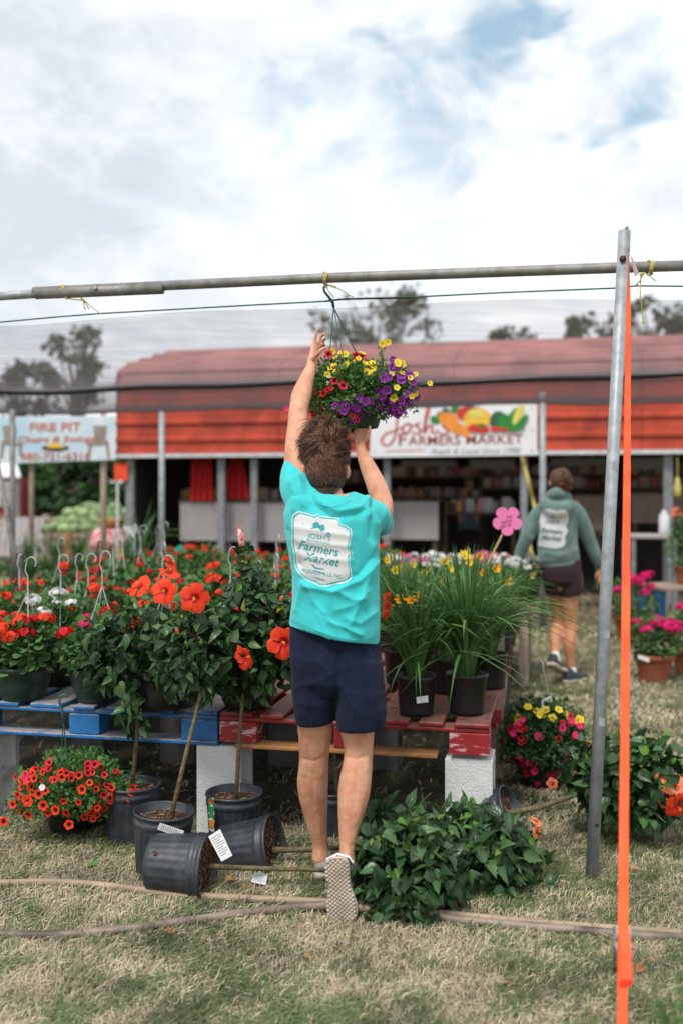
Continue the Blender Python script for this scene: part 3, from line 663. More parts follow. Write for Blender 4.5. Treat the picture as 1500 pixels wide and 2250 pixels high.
# ------------------------------------------------------------------ text helper
def text_geo(txt, height, width=None, shear=0.0, offset=0.0, space=1.0):
    cu = bpy.data.curves.new('t', 'FONT'); cu.body = txt; cu.size = 1; cu.shear = shear; cu.offset = offset; cu.space_character = space; cu.resolution_u = 3
    o = bpy.data.objects.new('t', cu); C.objects.link(o); dg = bpy.context.evaluated_depsgraph_get(); me = bpy.data.meshes.new_from_object(o.evaluated_get(dg))
    V = [Vector((v.co.x, v.co.y, 0)) for v in me.vertices]; Fc = [tuple(p.vertices) for p in me.polygons]
    bpy.data.objects.remove(o); bpy.data.curves.remove(cu); bpy.data.meshes.remove(me)
    x0, x1 = min(v.x for v in V), max(v.x for v in V); y0 = min(v.y for v in V); sc = height/.72
    sx = (width/(x1-x0)) if width else sc
    return [((v.x-x0)*sx, v.y*sc) for v in V], Fc
def strokes_geo(strokes, wd):
    V = []; Fc = []
    for st in strokes:                       # smoothed ribbons
        P = []
        for i in range(len(st)-1):
            p0 = st[max(i-1, 0)]; p1 = st[i]; p2 = st[i+1]; p3 = st[min(i+2, len(st)-1)]
            for k in range(5):
                t = k/5; P.append(tuple(.5*(2*p1[a]+(-p0[a]+p2[a])*t+(2*p0[a]-5*p1[a]+4*p2[a]-p3[a])*t*t+(-p0[a]+3*p1[a]-3*p2[a]+p3[a])*t**3) for a in (0, 1)))
        P.append(st[-1]); o = len(V)
        for i, p in enumerate(P):
            q = P[min(i+1, len(P)-1)]; r_ = P[max(i-1, 0)]; d = Vector((q[0]-r_[0], q[1]-r_[1])); d = d.normalized() if d.length > 0 else Vector((1, 0)); ww = wd*(.55+.45*math.sin(math.pi*(.1+.8*i/len(P))))*(.75+.35*abs(d.y))/2
            V += [(p[0]-d.y*ww, p[1]+d.x*ww), (p[0]+d.y*ww, p[1]-d.x*ww)]
        Fc += [(o+2*i, o+2*i+1, o+2*i+3, o+2*i+2) for i in range(len(P)-1)]
    return V, Fc
class Plate:                                 # a flat board in photograph pixels laid on a plane v = const
    def __init__(s, v): s.v = v
    def pt(s, x, y, off=0.0): p = Wv(x, y, s.v-off); return p
    def poly(s, name, pts, m, par, off): mb = MB(); mb.add([s.pt(x, y, off) for x, y in pts], [tuple(range(len(pts)))]); return mb.build(name, m, par)
    def geo(s, name, V, Fc, x, y, m, par, off, slope=0.0): mb = MB(); mb.add([s.pt(x+a, y-b+slope*a, off) for a, b in V], Fc); return mb.build(name, m, par)
# farm sign
VS = VB-.08; pl = Plate(VS)
a, b = pl.pt(812, 1003), pl.pt(1179, 888)
fs_ = empty('farm_sign', Vector((a.x, a.y, a.z)), "white banner lettered Josh's FARMERS MARKET with painted vegetables", 'sign')
mb = MB(); q = [pl.pt(812, 1005), pl.pt(1179, 1000), pl.pt(1179, 888), pl.pt(814, 893)]; back = [p+Vector((0, .03, 0)) for p in q]
mb.add(q+back, [(0, 1, 2, 3), (7, 6, 5, 4), (0, 4, 5, 1), (1, 5, 6, 2), (2, 6, 7, 3), (3, 7, 4, 0)]); mb.build('sign_board', m_sign, fs_)
V, Fc = text_geo('ARMERS', 21, 114, 0, .005); pl.geo('lettering', V, Fc, 896, 978, m_signred, fs_, .006, -.012)
V, Fc = text_geo('MARKET', 21, 125, 0, .005); pl.geo('lettering', V, Fc, 1023, 976, m_signred, fs_, .006, -.012)
V, Fc = text_geo('F', 27, 17, 0, .008); pl.geo('lettering', V, Fc, 875, 978, m_signred, fs_, .008)
V, Fc = text_geo('Fresh & Local Since 1998', 13, 198, .45, .0); pl.geo('lettering', V, Fc, 945, 998, m_gline, fs_, .006, -.012)
josh = [[(12, 62), (30, 66), (52, 62)], [(36, 64), (34, 40), (30, 8), (20, -12), (6, -16), (0, -6), (8, 8), (34, 18), (48, 24)],
        [(56, 32), (48, 26), (46, 16), (54, 10), (62, 18), (62, 28), (56, 32), (66, 27), (76, 30)], [(84, 34), (76, 27), (86, 16), (78, 9), (66, 12)],
        [(92, 12), (98, 40), (104, 62), (100, 64), (94, 30), (94, 12), (102, 26), (110, 27), (110, 12), (118, 12), (124, 18)], [(126, 58), (122, 48)], [(146, 32), (134, 27), (146, 15), (136, 8), (124, 12)]]
V, Fc = strokes_geo(josh, 5.5); pl.geo('script_lettering', V, Fc, 838, 962, m_signred2, fs_, .006)
pl.poly('rule_line', [(846, 990), (932, 988), (932, 990), (846, 992)], m_signred2, fs_, .005)
def ell(cx, cy, rx, ry, a=0, n=18):
    return [(cx+rx*math.cos(t)*math.cos(a)-ry*math.sin(t)*math.sin(a), cy+rx*math.cos(t)*math.sin(a)+ry*math.sin(t)*math.cos(a)) for t in [2*math.pi*i/n for i in range(n)]]
veg = [(ell(955, 922, 12, 9, .5), 'g'), (ell(968, 912, 10, 7, -.5), 'g'), (ell(1000, 900, 12, 8, 0), 'g'), (ell(978, 903, 9, 8), 'dg'), (ell(1033, 900, 26, 9, 0), 'p'), (ell(992, 934, 27, 11, .75), 'o'), (ell(984, 920, 22, 15, .3), 'o'), (ell(1013, 942, 26, 9, .75), 'o'),
       (ell(1017, 908, 15, 14), 'r'), (ell(1047, 920, 30, 25, -.2), 'y'), (ell(1045, 908, 18, 10, 0), 'ly'), (ell(1094, 924, 19, 22), 'dg'), (ell(1108, 928, 16, 20), 'g'), (ell(1042, 940, 16, 9), 'r'), (ell(1060, 942, 14, 9), 'r'), (ell(1087, 942, 12, 6), 'r'), (ell(1110, 943, 14, 4), 'r'), (ell(1057, 934, 8, 5), 'g'),
       (ell(1124, 918, 26, 9, -1.1), 'g'), (ell(1138, 912, 25, 10, -1.2), 'ly'), (ell(1143, 928, 24, 7, -.8), 'g'), (ell(1133, 938, 20, 7, -.2), 'g')]
for k, (pts, c) in enumerate(veg):
    mb = MB(); mb.add([pl.pt(x, y+1, .006+.0012*k) for x, y in pts], [tuple(range(len(pts)))]); mb.build('painted_vegetable', m_gourd[c], fs_)
mb = MB()
for x, y in ((824, 905), (822, 992), (1168, 898), (1168, 990), (1168, 945)): mb.ball(pl.pt(x, y, .004), .012, 6)
mb.build('grommet', m_steelpost, fs_)
# fire pit sign
pf = Plate(11.9)
fp = empty('fire_pit_sign', pf.pt(120, 1015), 'pale blue banner advertising fire pit chairs and swings with phone number', 'sign')
mb = MB(); q = [pf.pt(-30, 1020), pf.pt(254, 1010), pf.pt(254, 914), pf.pt(-30, 916)]; back = [p+Vector((0, .02, 0)) for p in q]
mb.add(q+back, [(0, 1, 2, 3), (7, 6, 5, 4), (0, 4, 5, 1), (1, 5, 6, 2), (2, 6, 7, 3), (3, 7, 4, 0)]); mb.build('sign_board', m_signblue, fp)
def outlined(txt, h, wd_, x, y, shear=0, m=m_signred2):
    V, Fc = text_geo(txt, h, wd_, shear, .05); pf.geo('lettering_outline', V, Fc, x, y, m_sign, fp, .006, -.01)
    V, Fc = text_geo(txt, h, wd_, shear, .012); pf.geo('lettering', V, Fc, x, y, m, fp, .010, -.01)
outlined('FIRE PIT', 19, 112, 66, 947); outlined('Chairs & Swings', 13, 170, 40, 971, .2); outlined('980-721-6316', 17, 152, 46, 1011)
mb = MB(); mb.add([pf.pt(x, y, .008) for x, y in ell(122, 984, 30, 7)], [tuple(range(18))], 0); mb.add([pf.pt(x, y, .010) for x, y in ((100, 984), (112, 975), (120, 970), (130, 976), (146, 984))], [(0, 1, 2, 3, 4)], 1); mb.build('fire_pit_picture', [m_black, m_gourd['y']], fp)
for cx, sg in ((20, 1), (222, -1)):          # the two printed armchairs
    mb = MB()
    def cp(pts, z=.007): mb.add([pf.pt(cx+sg*a, b_, z) for a, b_ in pts], [tuple(range(len(pts)))])
    for k in range(4): cp([(-14+k*8, 936), (-8+k*8, 934), (-4+k*6, 972), (-9+k*6, 972)], .007+.0008*k)
    cp([(-12, 970), (30, 974), (30, 979), (-12, 976)], .0105); cp([(-16, 968), (-10, 968), (-14, 1006), (-20, 1006)], .0112); cp([(20, 972), (26, 972), (30, 1004), (24, 1004)], .0119)
    mb.build('armchair_picture', m_greywood, fp)
for x in (40, 150, 232):
    pass
def pole(name, x, v, ytop, r_, m, label, cat='post', group=None, x2=None, zb=0.0):
    t_ = Wv(x2 if x2 is not None else x, ytop, v); b_ = Wv(x, 1080, v); b_.z = zb; mb = MB(); n = 8
    mb.tube([b_, b_.lerp(t_, .5), t_], r_, 10); return top(name, mb, m, b_, label, cat, group, True)
pole('wooden_post', 70, 12.0, 905, .035, m_greywood, 'grey wooden post under the middle of the fire pit banner', 'post', 'posts holding the fire pit banner')
pole('wooden_post', 228, 12.0, 905, .04, m_greywood, 'wooden post at the right end of the fire pit banner', 'post', 'posts holding the fire pit banner')
# canopy posts
pole('canopy_post', 356, 11.1, 905, .035, m_metal, 'slim steel canopy post in front of the dark doorway', 'post', 'steel posts of the shade canopy')
pole('canopy_post', 1191, 11.1, 862, .035, m_metal, 'slim steel canopy post at the right end of the farm sign', 'post', 'steel posts of the shade canopy')
pole('canopy_post', 28, 9.5, 900, .03, m_metal2, 'dark steel canopy post at the left edge', 'post', 'steel posts of the shade canopy')
pole('canopy_brace', 66, 9.45, 990, .026, m_metal2, 'slanting steel brace leaning to the left edge post', 'brace', None, -10)
# caution tape twisted round a post
mb = MB(); pts = []
for i in range(26):
    t = i/25; y = 1005+300*t; x = 1146+ (34*min(1, t*2.2) if t < .45 else 34-18*abs(math.sin((t-.45)*9))); pts.append(Wv(x, y, 10.6+.05*math.sin(i)))
mb.tube(pts, .022, 6, 0, True, .25); top('caution_ribbon', mb, m_ystring, pts[-1], 'faded yellow ribbon hanging in a twist beside the post', 'ribbon', None, True)

# ------------------------------------------------------------------ left background
def wpt(x, y, D): return W(x, y, D)
shed = empty('red_shed', (W(0, 1080, 30).x, 30, 0), 'small red shed with white roof and window at the left edge', 'shed')
def fbox(name, x0, x1, y0, y1, D, depth, m, par, bev=.0):
    a, b = W(x0, y0, D), W(x1, y1, D); mb = MB(); mb.box(((a.x+b.x)/2, D+depth/2, (a.z+b.z)/2), (b.x-a.x, depth, a.z-b.z), bev=bev); return mb.build(name, m, par)
m_shedred = mat('shed_red_boards', (.26, .03, .025), .7, var=.2, stretch=(20, 1, .5), scale=3)
fbox('wall', -60, 34, 1050, 1165, 30, 2.4, m_shedred, shed)
mb = MB(); a = W(-60, 1050, 29.8); b = W(46, 1050, 29.8); c = W(36, 1018, 31.2); d = W(-60, 1018, 31.2); th_ = Vector((0, 0, .06))
mb.add([a, b, c, d, a+th_, b+th_, c+th_, d+th_], [(3, 2, 1, 0), (4, 5, 6, 7), (0, 1, 5, 4), (1, 2, 6, 5), (2, 3, 7, 6), (3, 0, 4, 7)]); mb.build('roof', m_sign, shed)
f_ = fbox('window', -6, 20, 1058, 1112, 29.9, .08, m_sign, shed)
for x0, x1, y0, y1 in ((-2, 5, 1063, 1083), (9, 16, 1063, 1083), (-2, 5, 1088, 1108), (9, 16, 1088, 1108)): fbox('pane', x0, x1, y0, y1, 29.86, .03, m_greyboard, f_)
fbox('corner_board', 30, 42, 1052, 1160, 29.9, .2, m_beige, shed)
def adirondack(x, D, label):
    c = W(x, 1080, D); root = empty('garden_chair', (c.x, D, 0), label, 'chair', 'white garden chairs by the shed')
    for k in range(5): mb = MB(); mb.box((0, 0, 0), (.10, .02, .75), mtx=Matrix.Translation((c.x-.24+k*.12, D+.2, .62)) @ Matrix.Rotation(-.35, 4, 'X')); mb.build('back_slat', m_greyboard, root)
    mb = MB(); mb.box((c.x, D-.15, .36), (.56, .55, .03)); mb.build('seat', m_greyboard, root)
    for s_ in (-1, 1):
        mb = MB(); mb.box((c.x+s_*.34, D-.12, .55), (.12, .65, .025)); mb.build('armrest', m_greyboard, root)
        mb = MB(); mb.box((c.x+s_*.32, D-.38, .27), (.04, .09, .54)); mb.build('leg', m_sign, root); mb = MB(); mb.box((c.x+s_*.32, D+.15, .27), (.04, .09, .54)); mb.build('leg', m_sign, root)
adirondack(14, 17.5, 'white slatted garden chair nearest the left edge'); adirondack(56, 19.5, 'white slatted garden chair nearer the melon crates')
fence = empty('rail_fence', (W(60, 1080, 24).x, 24, 0), 'weathered wooden rail fence behind the melon stand', 'fence')
for y in (1142, 1160, 1178):
    a, b = W(-40, y+4, 24), W(330, y-6, 24); mb = MB(); mb.tube([a, b], .06, 6); mb.build('rail', m_greywood, fence)
for x in (10, 100, 190, 290): a = W(x, 1130, 24.05); mb = MB(); mb.box((a.x, 24.12, a.z/2), (.12, .1, a.z)); mb.build('fence_post', m_greywood, fence)
# melon crates and melons
def crate(x0, x1, y0, y1, D, label):
    a, b = W(x0, y0, D), W(x1, y1, D); root = empty('slatted_crate', ((a.x+b.x)/2, D, 0), label, 'crate', 'wooden melon crates')
    wd_ = b.x-a.x; n = 5; hh = a.z/n
    for k in range(n): mb = MB(); mb.box(((a.x+b.x)/2, D, hh*(k+.5)), (wd_, .02, hh*.72)); mb.build('slat', m_greywood, root); mb = MB(); mb.box(((a.x+b.x)/2, D+.9, hh*(k+.5)), (wd_, .02, hh*.72)); mb.build('slat', m_greywood, root)
    for k in range(n):
        for x in (a.x, b.x): mb = MB(); mb.box((x, D+.45, hh*(k+.5)), (.02, .86, hh*.72)); mb.build('slat', m_greywood, root)
    for t in (.04, .5, .96): mb = MB(); mb.box((a.x+wd_*t, D-.03, a.z/2), (.09, .03, a.z)); mb.build('upright', m_rawwood if t == .5 else m_greywood, root)
    mb = MB(); mb.box(((a.x+b.x)/2, D+.45, a.z*.8), (wd_-.06, .84, .03)); mb.build('bottom_board', m_greywood, root)
crate(106, 196, 1168, 1215, 19, 'left slatted crate heaped with melons'); crate(200, 280, 1166, 1215, 19, 'right slatted crate heaped with melons')
mel = []
for k in range(8):
    b_ = MB(); b_.ball((0, 0, 0), (.15+.01*k, .13, .13), 12); me = bpy.data.meshes.new('melon'); me.from_pydata(b_.v, [], b_.f); me.materials.append(m_melon); me.polygons.foreach_set('use_smooth', [True]*len(b_.f)); mel.append(me)
def melon(x, y, D):
    o = link('melon', mel[rnd.randrange(8)]); o.location = W(x, y, D); o.rotation_euler = (rnd.uniform(-.3, .3), rnd.uniform(-.3, .3), rnd.random()*6)
    tag(o, 'green watermelon in the heap on the crates', 'melon', 'heap of watermelons')
for row, (y, x0, x1, D) in enumerate(((1162, 112, 278, 19.15), (1160, 126, 270, 19.5), (1146, 134, 276, 19.3), (1143, 150, 272, 19.7), (1131, 155, 262, 19.5), (1128, 172, 276, 19.8), (1118, 200, 256, 19.7))):
    x = x0
    while x < x1: melon(x+rnd.uniform(-2, 2), y+rnd.uniform(-2, 2), D); x += rnd.uniform(23, 29)
# gingham covered barrel stand with basket
c = W(245, 1080, 15.5); gs = empty('gingham_stand', (c.x, 15.5, 0), 'small stand under a red gingham cloth beside the melons', 'stand')
rs_ = []
for z, r_ in ((.62, .36), (.72, .32), (.88, .26), (.90, .24)): rs_.append([Vector((c.x+r_*(1+.06*math.sin(7*t))*math.cos(t), 15.5+r_*(1+.06*math.sin(7*t))*math.sin(t), z)) for t in [2*math.pi*i/28 for i in range(28)]])
mb = MB(); mb.rings(rs_); mb.build('skirt_cloth', m_ging, gs, True); mb = MB(); mb.tube([(c.x, 15.5, 0), (c.x, 15.5, .64)], .05, 8); mb.build('stand_post', m_stake, gs)
mb = MB(); mb.lathe([(.14, .905), (.2, .96), (.21, 1.04), (.17, 1.06), (.1, 1.0)], 16, 0, Matrix.Translation((c.x, 15.5, 0))); top('wicker_basket', mb, m_rawwood, (c.x, 15.5, .905), 'low brown basket on the gingham stand', 'basket', None, True)
def signpost(name, x, y0, y1, x0, x1, D, m, label, pm=m_stake, zb=0):
    cx = (x0+x1)/2; a, b = W(x0, y0, D), W(x1, y1, D); root = empty(name, (a.x/2+b.x/2, D, 0), label, 'sign')
    mb = MB(); mb.box(((a.x+b.x)/2, D, (a.z+b.z)/2), (b.x-a.x, .015, a.z-b.z), bev=.004); mb.build('sign_board', m, root)
    p = W(x, y0, D); mb = MB(); mb.tube([(p.x, D+.03, zb), (p.x, D+.03, (a.z+b.z)/2)], .018, 8); mb.build('sign_post', pm, root); return root
signpost('price_sign', 291, 1157, 1181, 276, 304, 12, m_sign, 'small white sign near the gingham stand', m_steelpost)
signpost('orange_sign', 258, 1018, 1056, 252, 281, 14.5, m_orsign, 'bright orange board on a white pole by the eave', m_sign)
# ================================================================== SHADE CANOPY AND FRAME
def mesh_cloth(da, db, tv):
    m = bpy.data.materials.new('shade_netting'); m.use_nodes = True; t = m.node_tree; l = t.links.new; t.nodes.clear()
    o = t.nodes.new('ShaderNodeOutputMaterial'); g_ = t.nodes.new('ShaderNodeNewGeometry')
    dt = t.nodes.new('ShaderNodeVectorMath'); dt.operation = 'DOT_PRODUCT'; l(g_.outputs['Incoming'], dt.inputs[0]); l(g_.outputs['Normal'], dt.inputs[1])
    ab = t.nodes.new('ShaderNodeMath'); ab.operation = 'ABSOLUTE'; l(dt.outputs['Value'], ab.inputs[0])
    mx = t.nodes.new('ShaderNodeMath'); mx.operation = 'MAXIMUM'; l(ab.outputs[0], mx.inputs[0]); mx.inputs[1].default_value = .03
    co = t.nodes.new('ShaderNodeTexCoord'); mp_ = t.nodes.new('ShaderNodeMapping'); mp_.inputs['Scale'].default_value = (1.2, 6, 1); l(co.outputs['Object'], mp_.inputs[0])
    nz = t.nodes.new('ShaderNodeTexNoise'); nz.inputs['Scale'].default_value = 1.3; nz.inputs['Detail'].default_value = 5; l(mp_.outputs[0], nz.inputs[0])
    k = t.nodes.new('ShaderNodeMapRange'); l(nz.outputs[0], k.inputs[0]); k.inputs[1].default_value = .3; k.inputs[2].default_value = .7; k.inputs[3].default_value = da; k.inputs[4].default_value = db
    dv = t.nodes.new('ShaderNodeMath'); dv.operation = 'DIVIDE'; l(k.outputs[0], dv.inputs[0]); l(mx.outputs[0], dv.inputs[1])
    ex = t.nodes.new('ShaderNodeMath'); ex.operation = 'EXPONENT'; l(dv.outputs[0], ex.inputs[0])     # open part of the weave seen at this slant
    tp = t.nodes.new('ShaderNodeBsdfTransparent'); df = t.nodes.new('ShaderNodeBsdfDiffuse'); df.inputs[0].default_value = (.07, .065, .07, 1)
    tl = t.nodes.new('ShaderNodeBsdfTranslucent'); tl.inputs[0].default_value = (tv, tv*.93, tv, 1); m1 = t.nodes.new('ShaderNodeMixShader'); m1.inputs[0].default_value = .5
    l(df.outputs[0], m1.inputs[1]); l(tl.outputs[0], m1.inputs[2]); m2 = t.nodes.new('ShaderNodeMixShader'); l(ex.outputs[0], m2.inputs[0]); l(m1.outputs[0], m2.inputs[1]); l(tp.outputs[0], m2.inputs[2]); l(m2.outputs[0], o.inputs[0]); return m
def cz(u, v):                                # height of the netting
    t = (v-4.2)/6.9; return 2.275+.16*t-.055*math.sin(math.pi*min(1, max(0, (v-4.2)/3.5)))-.06*abs(math.sin(math.pi*(v-7.7)/3.4)) + .012*math.sin(u*1.9+v*.8)+.01*math.sin(u*4.1+v*2)
can = empty('shade_canopy', Mk(-1, 4.2, 2.27), 'black shade netting stretched from the green wire to the far posts', 'canopy')
nu, nv = 46, 16
for va, vb, dens in ((4.2, 7.72, (-.055, -.105, .20)), (7.725, 11.1, (-.085, -.13, .11))):     # thin front width, doubled rear width
    mb = MB(); mb.add([Mk(-8+13*i/nu, va+(vb-va)*j/nv, cz(-8+13*i/nu, va+(vb-va)*j/nv)) for j in range(nv+1) for i in range(nu+1)], [(j*(nu+1)+i, j*(nu+1)+i+1, (j+1)*(nu+1)+i+1, (j+1)*(nu+1)+i) for j in range(nv) for i in range(nu)])
    mb.build('netting', mesh_cloth(*dens), can, True)
mb = MB(); mb.tube([Mk(u, 7.72, cz(u, 7.72)-.022) for u in np.linspace(-8, 5, 40)], .021, 6); mb.build('seam_cord', m_cordblack, can)
mb = MB(); mb.tube([Mk(u, 11.1, cz(u, 11.1)) for u in np.linspace(-8, 5, 40)], .012, 6); mb.build('hem_cord', m_cordblack, can)
# green wire: tied up at three places
mb = MB(); keys = [(-60, 713), (0, 708), (120, 697), (220, 689), (400, 679), (560, 670), (715, 662), (745, 658), (900, 653), (1100, 643), (1250, 637), (1350, 633), (1395, 628), (1500, 629), (1570, 631)]
mb.tube([Wv(x, y, 4.19) for x, y in keys], .0034, 6); mb.build('green_wire', m_cordgreen, can)
mb = MB(); mb.tube([Wv(x, y, 4.19) for x, y in ((715, 662), (745, 658), (800, 656), (900, 654))], .0042, 6); mb.build('wire_splice', m_cordblack, can)
# overhead pipe
ph = empty('overhead_pipe', Wv(720, 612, 4.12), 'long horizontal galvanised pipe above the man, with a sleeve joint at its left', 'pipe')
mb = MB(); mb.tube([Wv(75, 641, 4.12), Wv(740, 610, 4.12), Wv(1364, 588, 4.12), Wv(1560, 582, 4.12)], .0215, 16); mb.build('pipe_length', m_metal2, ph, True)
mb = MB(); mb.tube([Wv(-60, 655, 4.12), Wv(90, 645, 4.12)], .0195, 16); mb.build('pipe_length', m_metal, ph, True)
mb = MB(); mb.tube([Wv(80, 646, 4.11), Wv(358, 634, 4.11)], .0243, 16); mb.build('pipe_sleeve', m_metal2, ph, True)
mb = MB(); p = Wv(210, 632, 4.082); mb.tube([p, p+Vector((0, -.012, 0))], .009, 6); mb.build('bolt', m_chrome, ph)
def twine(x, y, pts, label, n=3):
    mb = MB(); c = Wv(x, y, 4.12)
    for k in range(n):
        dx = (k-n/2)*.005; mb.tube([c+Vector((dx+.004*math.sin(3*a), -.028*math.cos(a), .0275*math.sin(a))) for a in [2*math.pi*i/14 for i in range(15)]], .0028, 5)
    for st in pts: mb.tube([Wv(a, b, 4.12-.02*(i % 2)) for i, (a, b) in enumerate(st)], .0024, 5)
    for st in pts: mb.ball(Wv(*st[0], 4.10), .007, 6)
    return top('twine_tie', mb, m_ystring, c, label, 'twine', 'yellow twine ties on the pipe')
twine(141, 640, [[(146, 655), (165, 658), (185, 660), (222, 690)], [(180, 657), (190, 668), (196, 679)], [(184, 660), (186, 674), (188, 680)]], 'yellow twine tied round the sleeve joint, at the left end')
twine(716, 612, [[(717, 630), (722, 640), (734, 654), (726, 662)], [(735, 630), (748, 636), (778, 655)], [(728, 628), (742, 634)]], 'yellow twine tied where the basket hook hangs')
twine(1428, 588, [[(1424, 603), (1432, 612), (1439, 617)], [(1412, 601), (1404, 618), (1396, 627)], [(1407, 603), (1405, 640), (1412, 708)], [(1412, 708), (1411, 710)]], 'yellow twine tied on the pipe right of the leaning post')
# leaning post
a, b = W(1297, 1937, DG(1937)), W(1371, 508, 3.86)
po = empty('leaning_post', a, 'galvanised steel post leaning to the right in front of the pipe', 'post')
mb = MB(); mb.tube([a-Vector((0, 0, .05)), a.lerp(b, .5), b], .0235, 20); mb.build('post_tube', m_metal, po, True)
d_ = (b-a).normalized()
def onpost(y, off=.024): t = (1937-y)/(1937-508); return a.lerp(b, t)
mb = MB(); p = onpost(573)+Vector((-.008, -.0235, 0)); mb.tube([p+Vector((0, .004, 0)), p+Vector((0, -.006, 0))], .0125, 12); mb.build('bolt_head', m_rust, po, True)
mb = MB(); p = onpost(1812)+Vector((.006, -.0228, 0)); mb.tube([p, p+Vector((0, -.002, 0))], .0062, 12); mb.build('bolt_hole', m_black, po)
for y in (1030, 1400, 1590): mb = MB(); p = onpost(y)+Vector((.004, -.0238, 0)); mb.box(p, (.022, .001, .03)); mb.build('scuff_mark', m_metal, po)
# hook and strap
st = empty('ratchet_strap', W(1365, 2300, 2.35), 'orange ratchet strap pulled from the post top down to the ground', 'strap')
hk = onpost(515)+Vector((.006, 0, .0))
mb = MB(); mb.tube([hk+Vector((0, .02, -.02)), hk+Vector((0, .01, .022)), hk+Vector((0, -.02, .024)), hk+Vector((.001, -.030, -.01)), hk+Vector((.002, -.033, -.06)), hk+Vector((.0, -.036, -.075))], .004, 7); mb.build('hook', m_steelpost, st, True)
sa = hk+Vector((.001, -.036, -.062)); sbp = W(1365, 2350, 2.28)
gnd = sa.lerp(sbp, 1.13); gnd.z = -.01
mb = MB(); vs = []; n = 60
for i in range(n+1):
    t = i/n; p = sa.lerp(sbp, t) if t < 1 else sbp; px = 1376-11*t
    hw = .0125*(.35+.65*min(1, t*9)) if t < .12 else .0125
    tw = R(25)*max(0, 1-t*8) + R(38)*max(0, 1-t*1.9)
    e = Vector((math.cos(tw), math.sin(tw), 0))*hw; vs += [p-e+Vector((0, -.0006, 0)), p+e+Vector((0, -.0006, 0)), p+e+Vector((0, .0006, 0)), p-e+Vector((0, .0006, 0))]
mb.rings([vs[i*4:i*4+4] for i in range(n+1)]); e0 = len(vs)
mb.build('webbing', m_orange, st)
mb = MB(); dd = (sbp-sa).normalized(); q0 = sbp; q1 = q0+dd*.25; mb.rings([[q+Vector((sx*.0125, sy*.0006, 0)) for sx, sy in ((-1, -1), (1, -1), (1, 1), (-1, 1))] for q in (q0, q1)]); mb.build('webbing', m_orange, st)
def onstrap(y):
    lo, hi = 0.0, 1.0
    for _ in range(40):
        m_ = (lo+hi)/2; p = sa.lerp(sbp, m_); yy = 1080-(p.z-H)*F/p.y
        if yy < y: lo = m_
        else: hi = m_
    return sa.lerp(sbp, lo)
# ratchet: side plates, drum, handle, loose loop
r0, r1 = onstrap(2032), onstrap(2105)
for s_ in (-1, 1):
    mb = MB(); 
    for k in range(2):
        c = r0.lerp(r1, .3+.4*k)+Vector((s_*(.0165+.001*k), .008, 0)); mb.tube([c-Vector((.0015, 0, 0)), c+Vector((.0015, 0, 0))], .018-.003*k, 14)
    mb.build('ratchet_plate', m_chrome, st)
    mb = MB(); c = r0.lerp(r1, .4)+Vector((s_*.0185, .004, 0)); mb.tube([c-Vector((.002, 0, 0)), c+Vector((.002, 0, 0))], .010, 8); mb.build('ratchet_gear', m_steelpost, st)
mb = MB(); c = r0.lerp(r1, .45)+Vector((0, .012, 0)); mb.tube([c-Vector((.019, 0, 0)), c+Vector((.019, 0, 0))], .009, 10); mb.build('ratchet_drum', m_chrome, st)
h0, h1 = onstrap(2085), onstrap(2138)
for s_ in (-1, 1): mb = MB(); mb.tube([h0+Vector((s_*.0165, .012, 0)), h1+Vector((s_*.0145-.002, .018, 0))], .0035, 6); mb.build('ratchet_handle', m_black, st)
mb = MB(); mb.box(h1+Vector((-.002, .018, 0)), (.032, .008, .012)); mb.build('ratchet_handle', m_black, st)
mb = MB(); l0, l1, l2 = onstrap(2030)+Vector((.000, -.006, 0)), onstrap(2145)+Vector((.006, -.016, 0)), onstrap(2166)+Vector((.004, -.004, 0))
mb.rings([[q+Vector((sx*.0128, sy*.0007, 0)) for sx, sy in ((-1, -1), (1, -1), (1, 1), (-1, 1))] for q in (l0, l0.lerp(l1, .5)+Vector((0, -.006, 0)), l1)]); mb.build('strap_loop', m_orange, st)
mb = MB(); mb.rings([[q+Vector((sx*.0150, sy*.0007, 0)) for sx, sy in ((-1, -1), (1, -1), (1, 1), (-1, 1))] for q in (l1, l2)]); mb.build('strap_fold', m_orangedk, st)
mb = MB(); p = onstrap(590); q = [p+Vector((.006, -.004, .045)), p+Vector((.012, -.004, .04)), p+Vector((.038, -.006, -.02)), p+Vector((.022, -.004, -.032))]; mb.add(q+[k+Vector((0, .0008, 0)) for k in q], [(3, 2, 1, 0), (4, 5, 6, 7), (0, 1, 5, 4), (1, 2, 6, 5), (2, 3, 7, 6), (3, 0, 4, 7)]); mb.build('fabric_label', mat('faded_pink_label', (.66, .52, .53), .7, trans=.2), st)

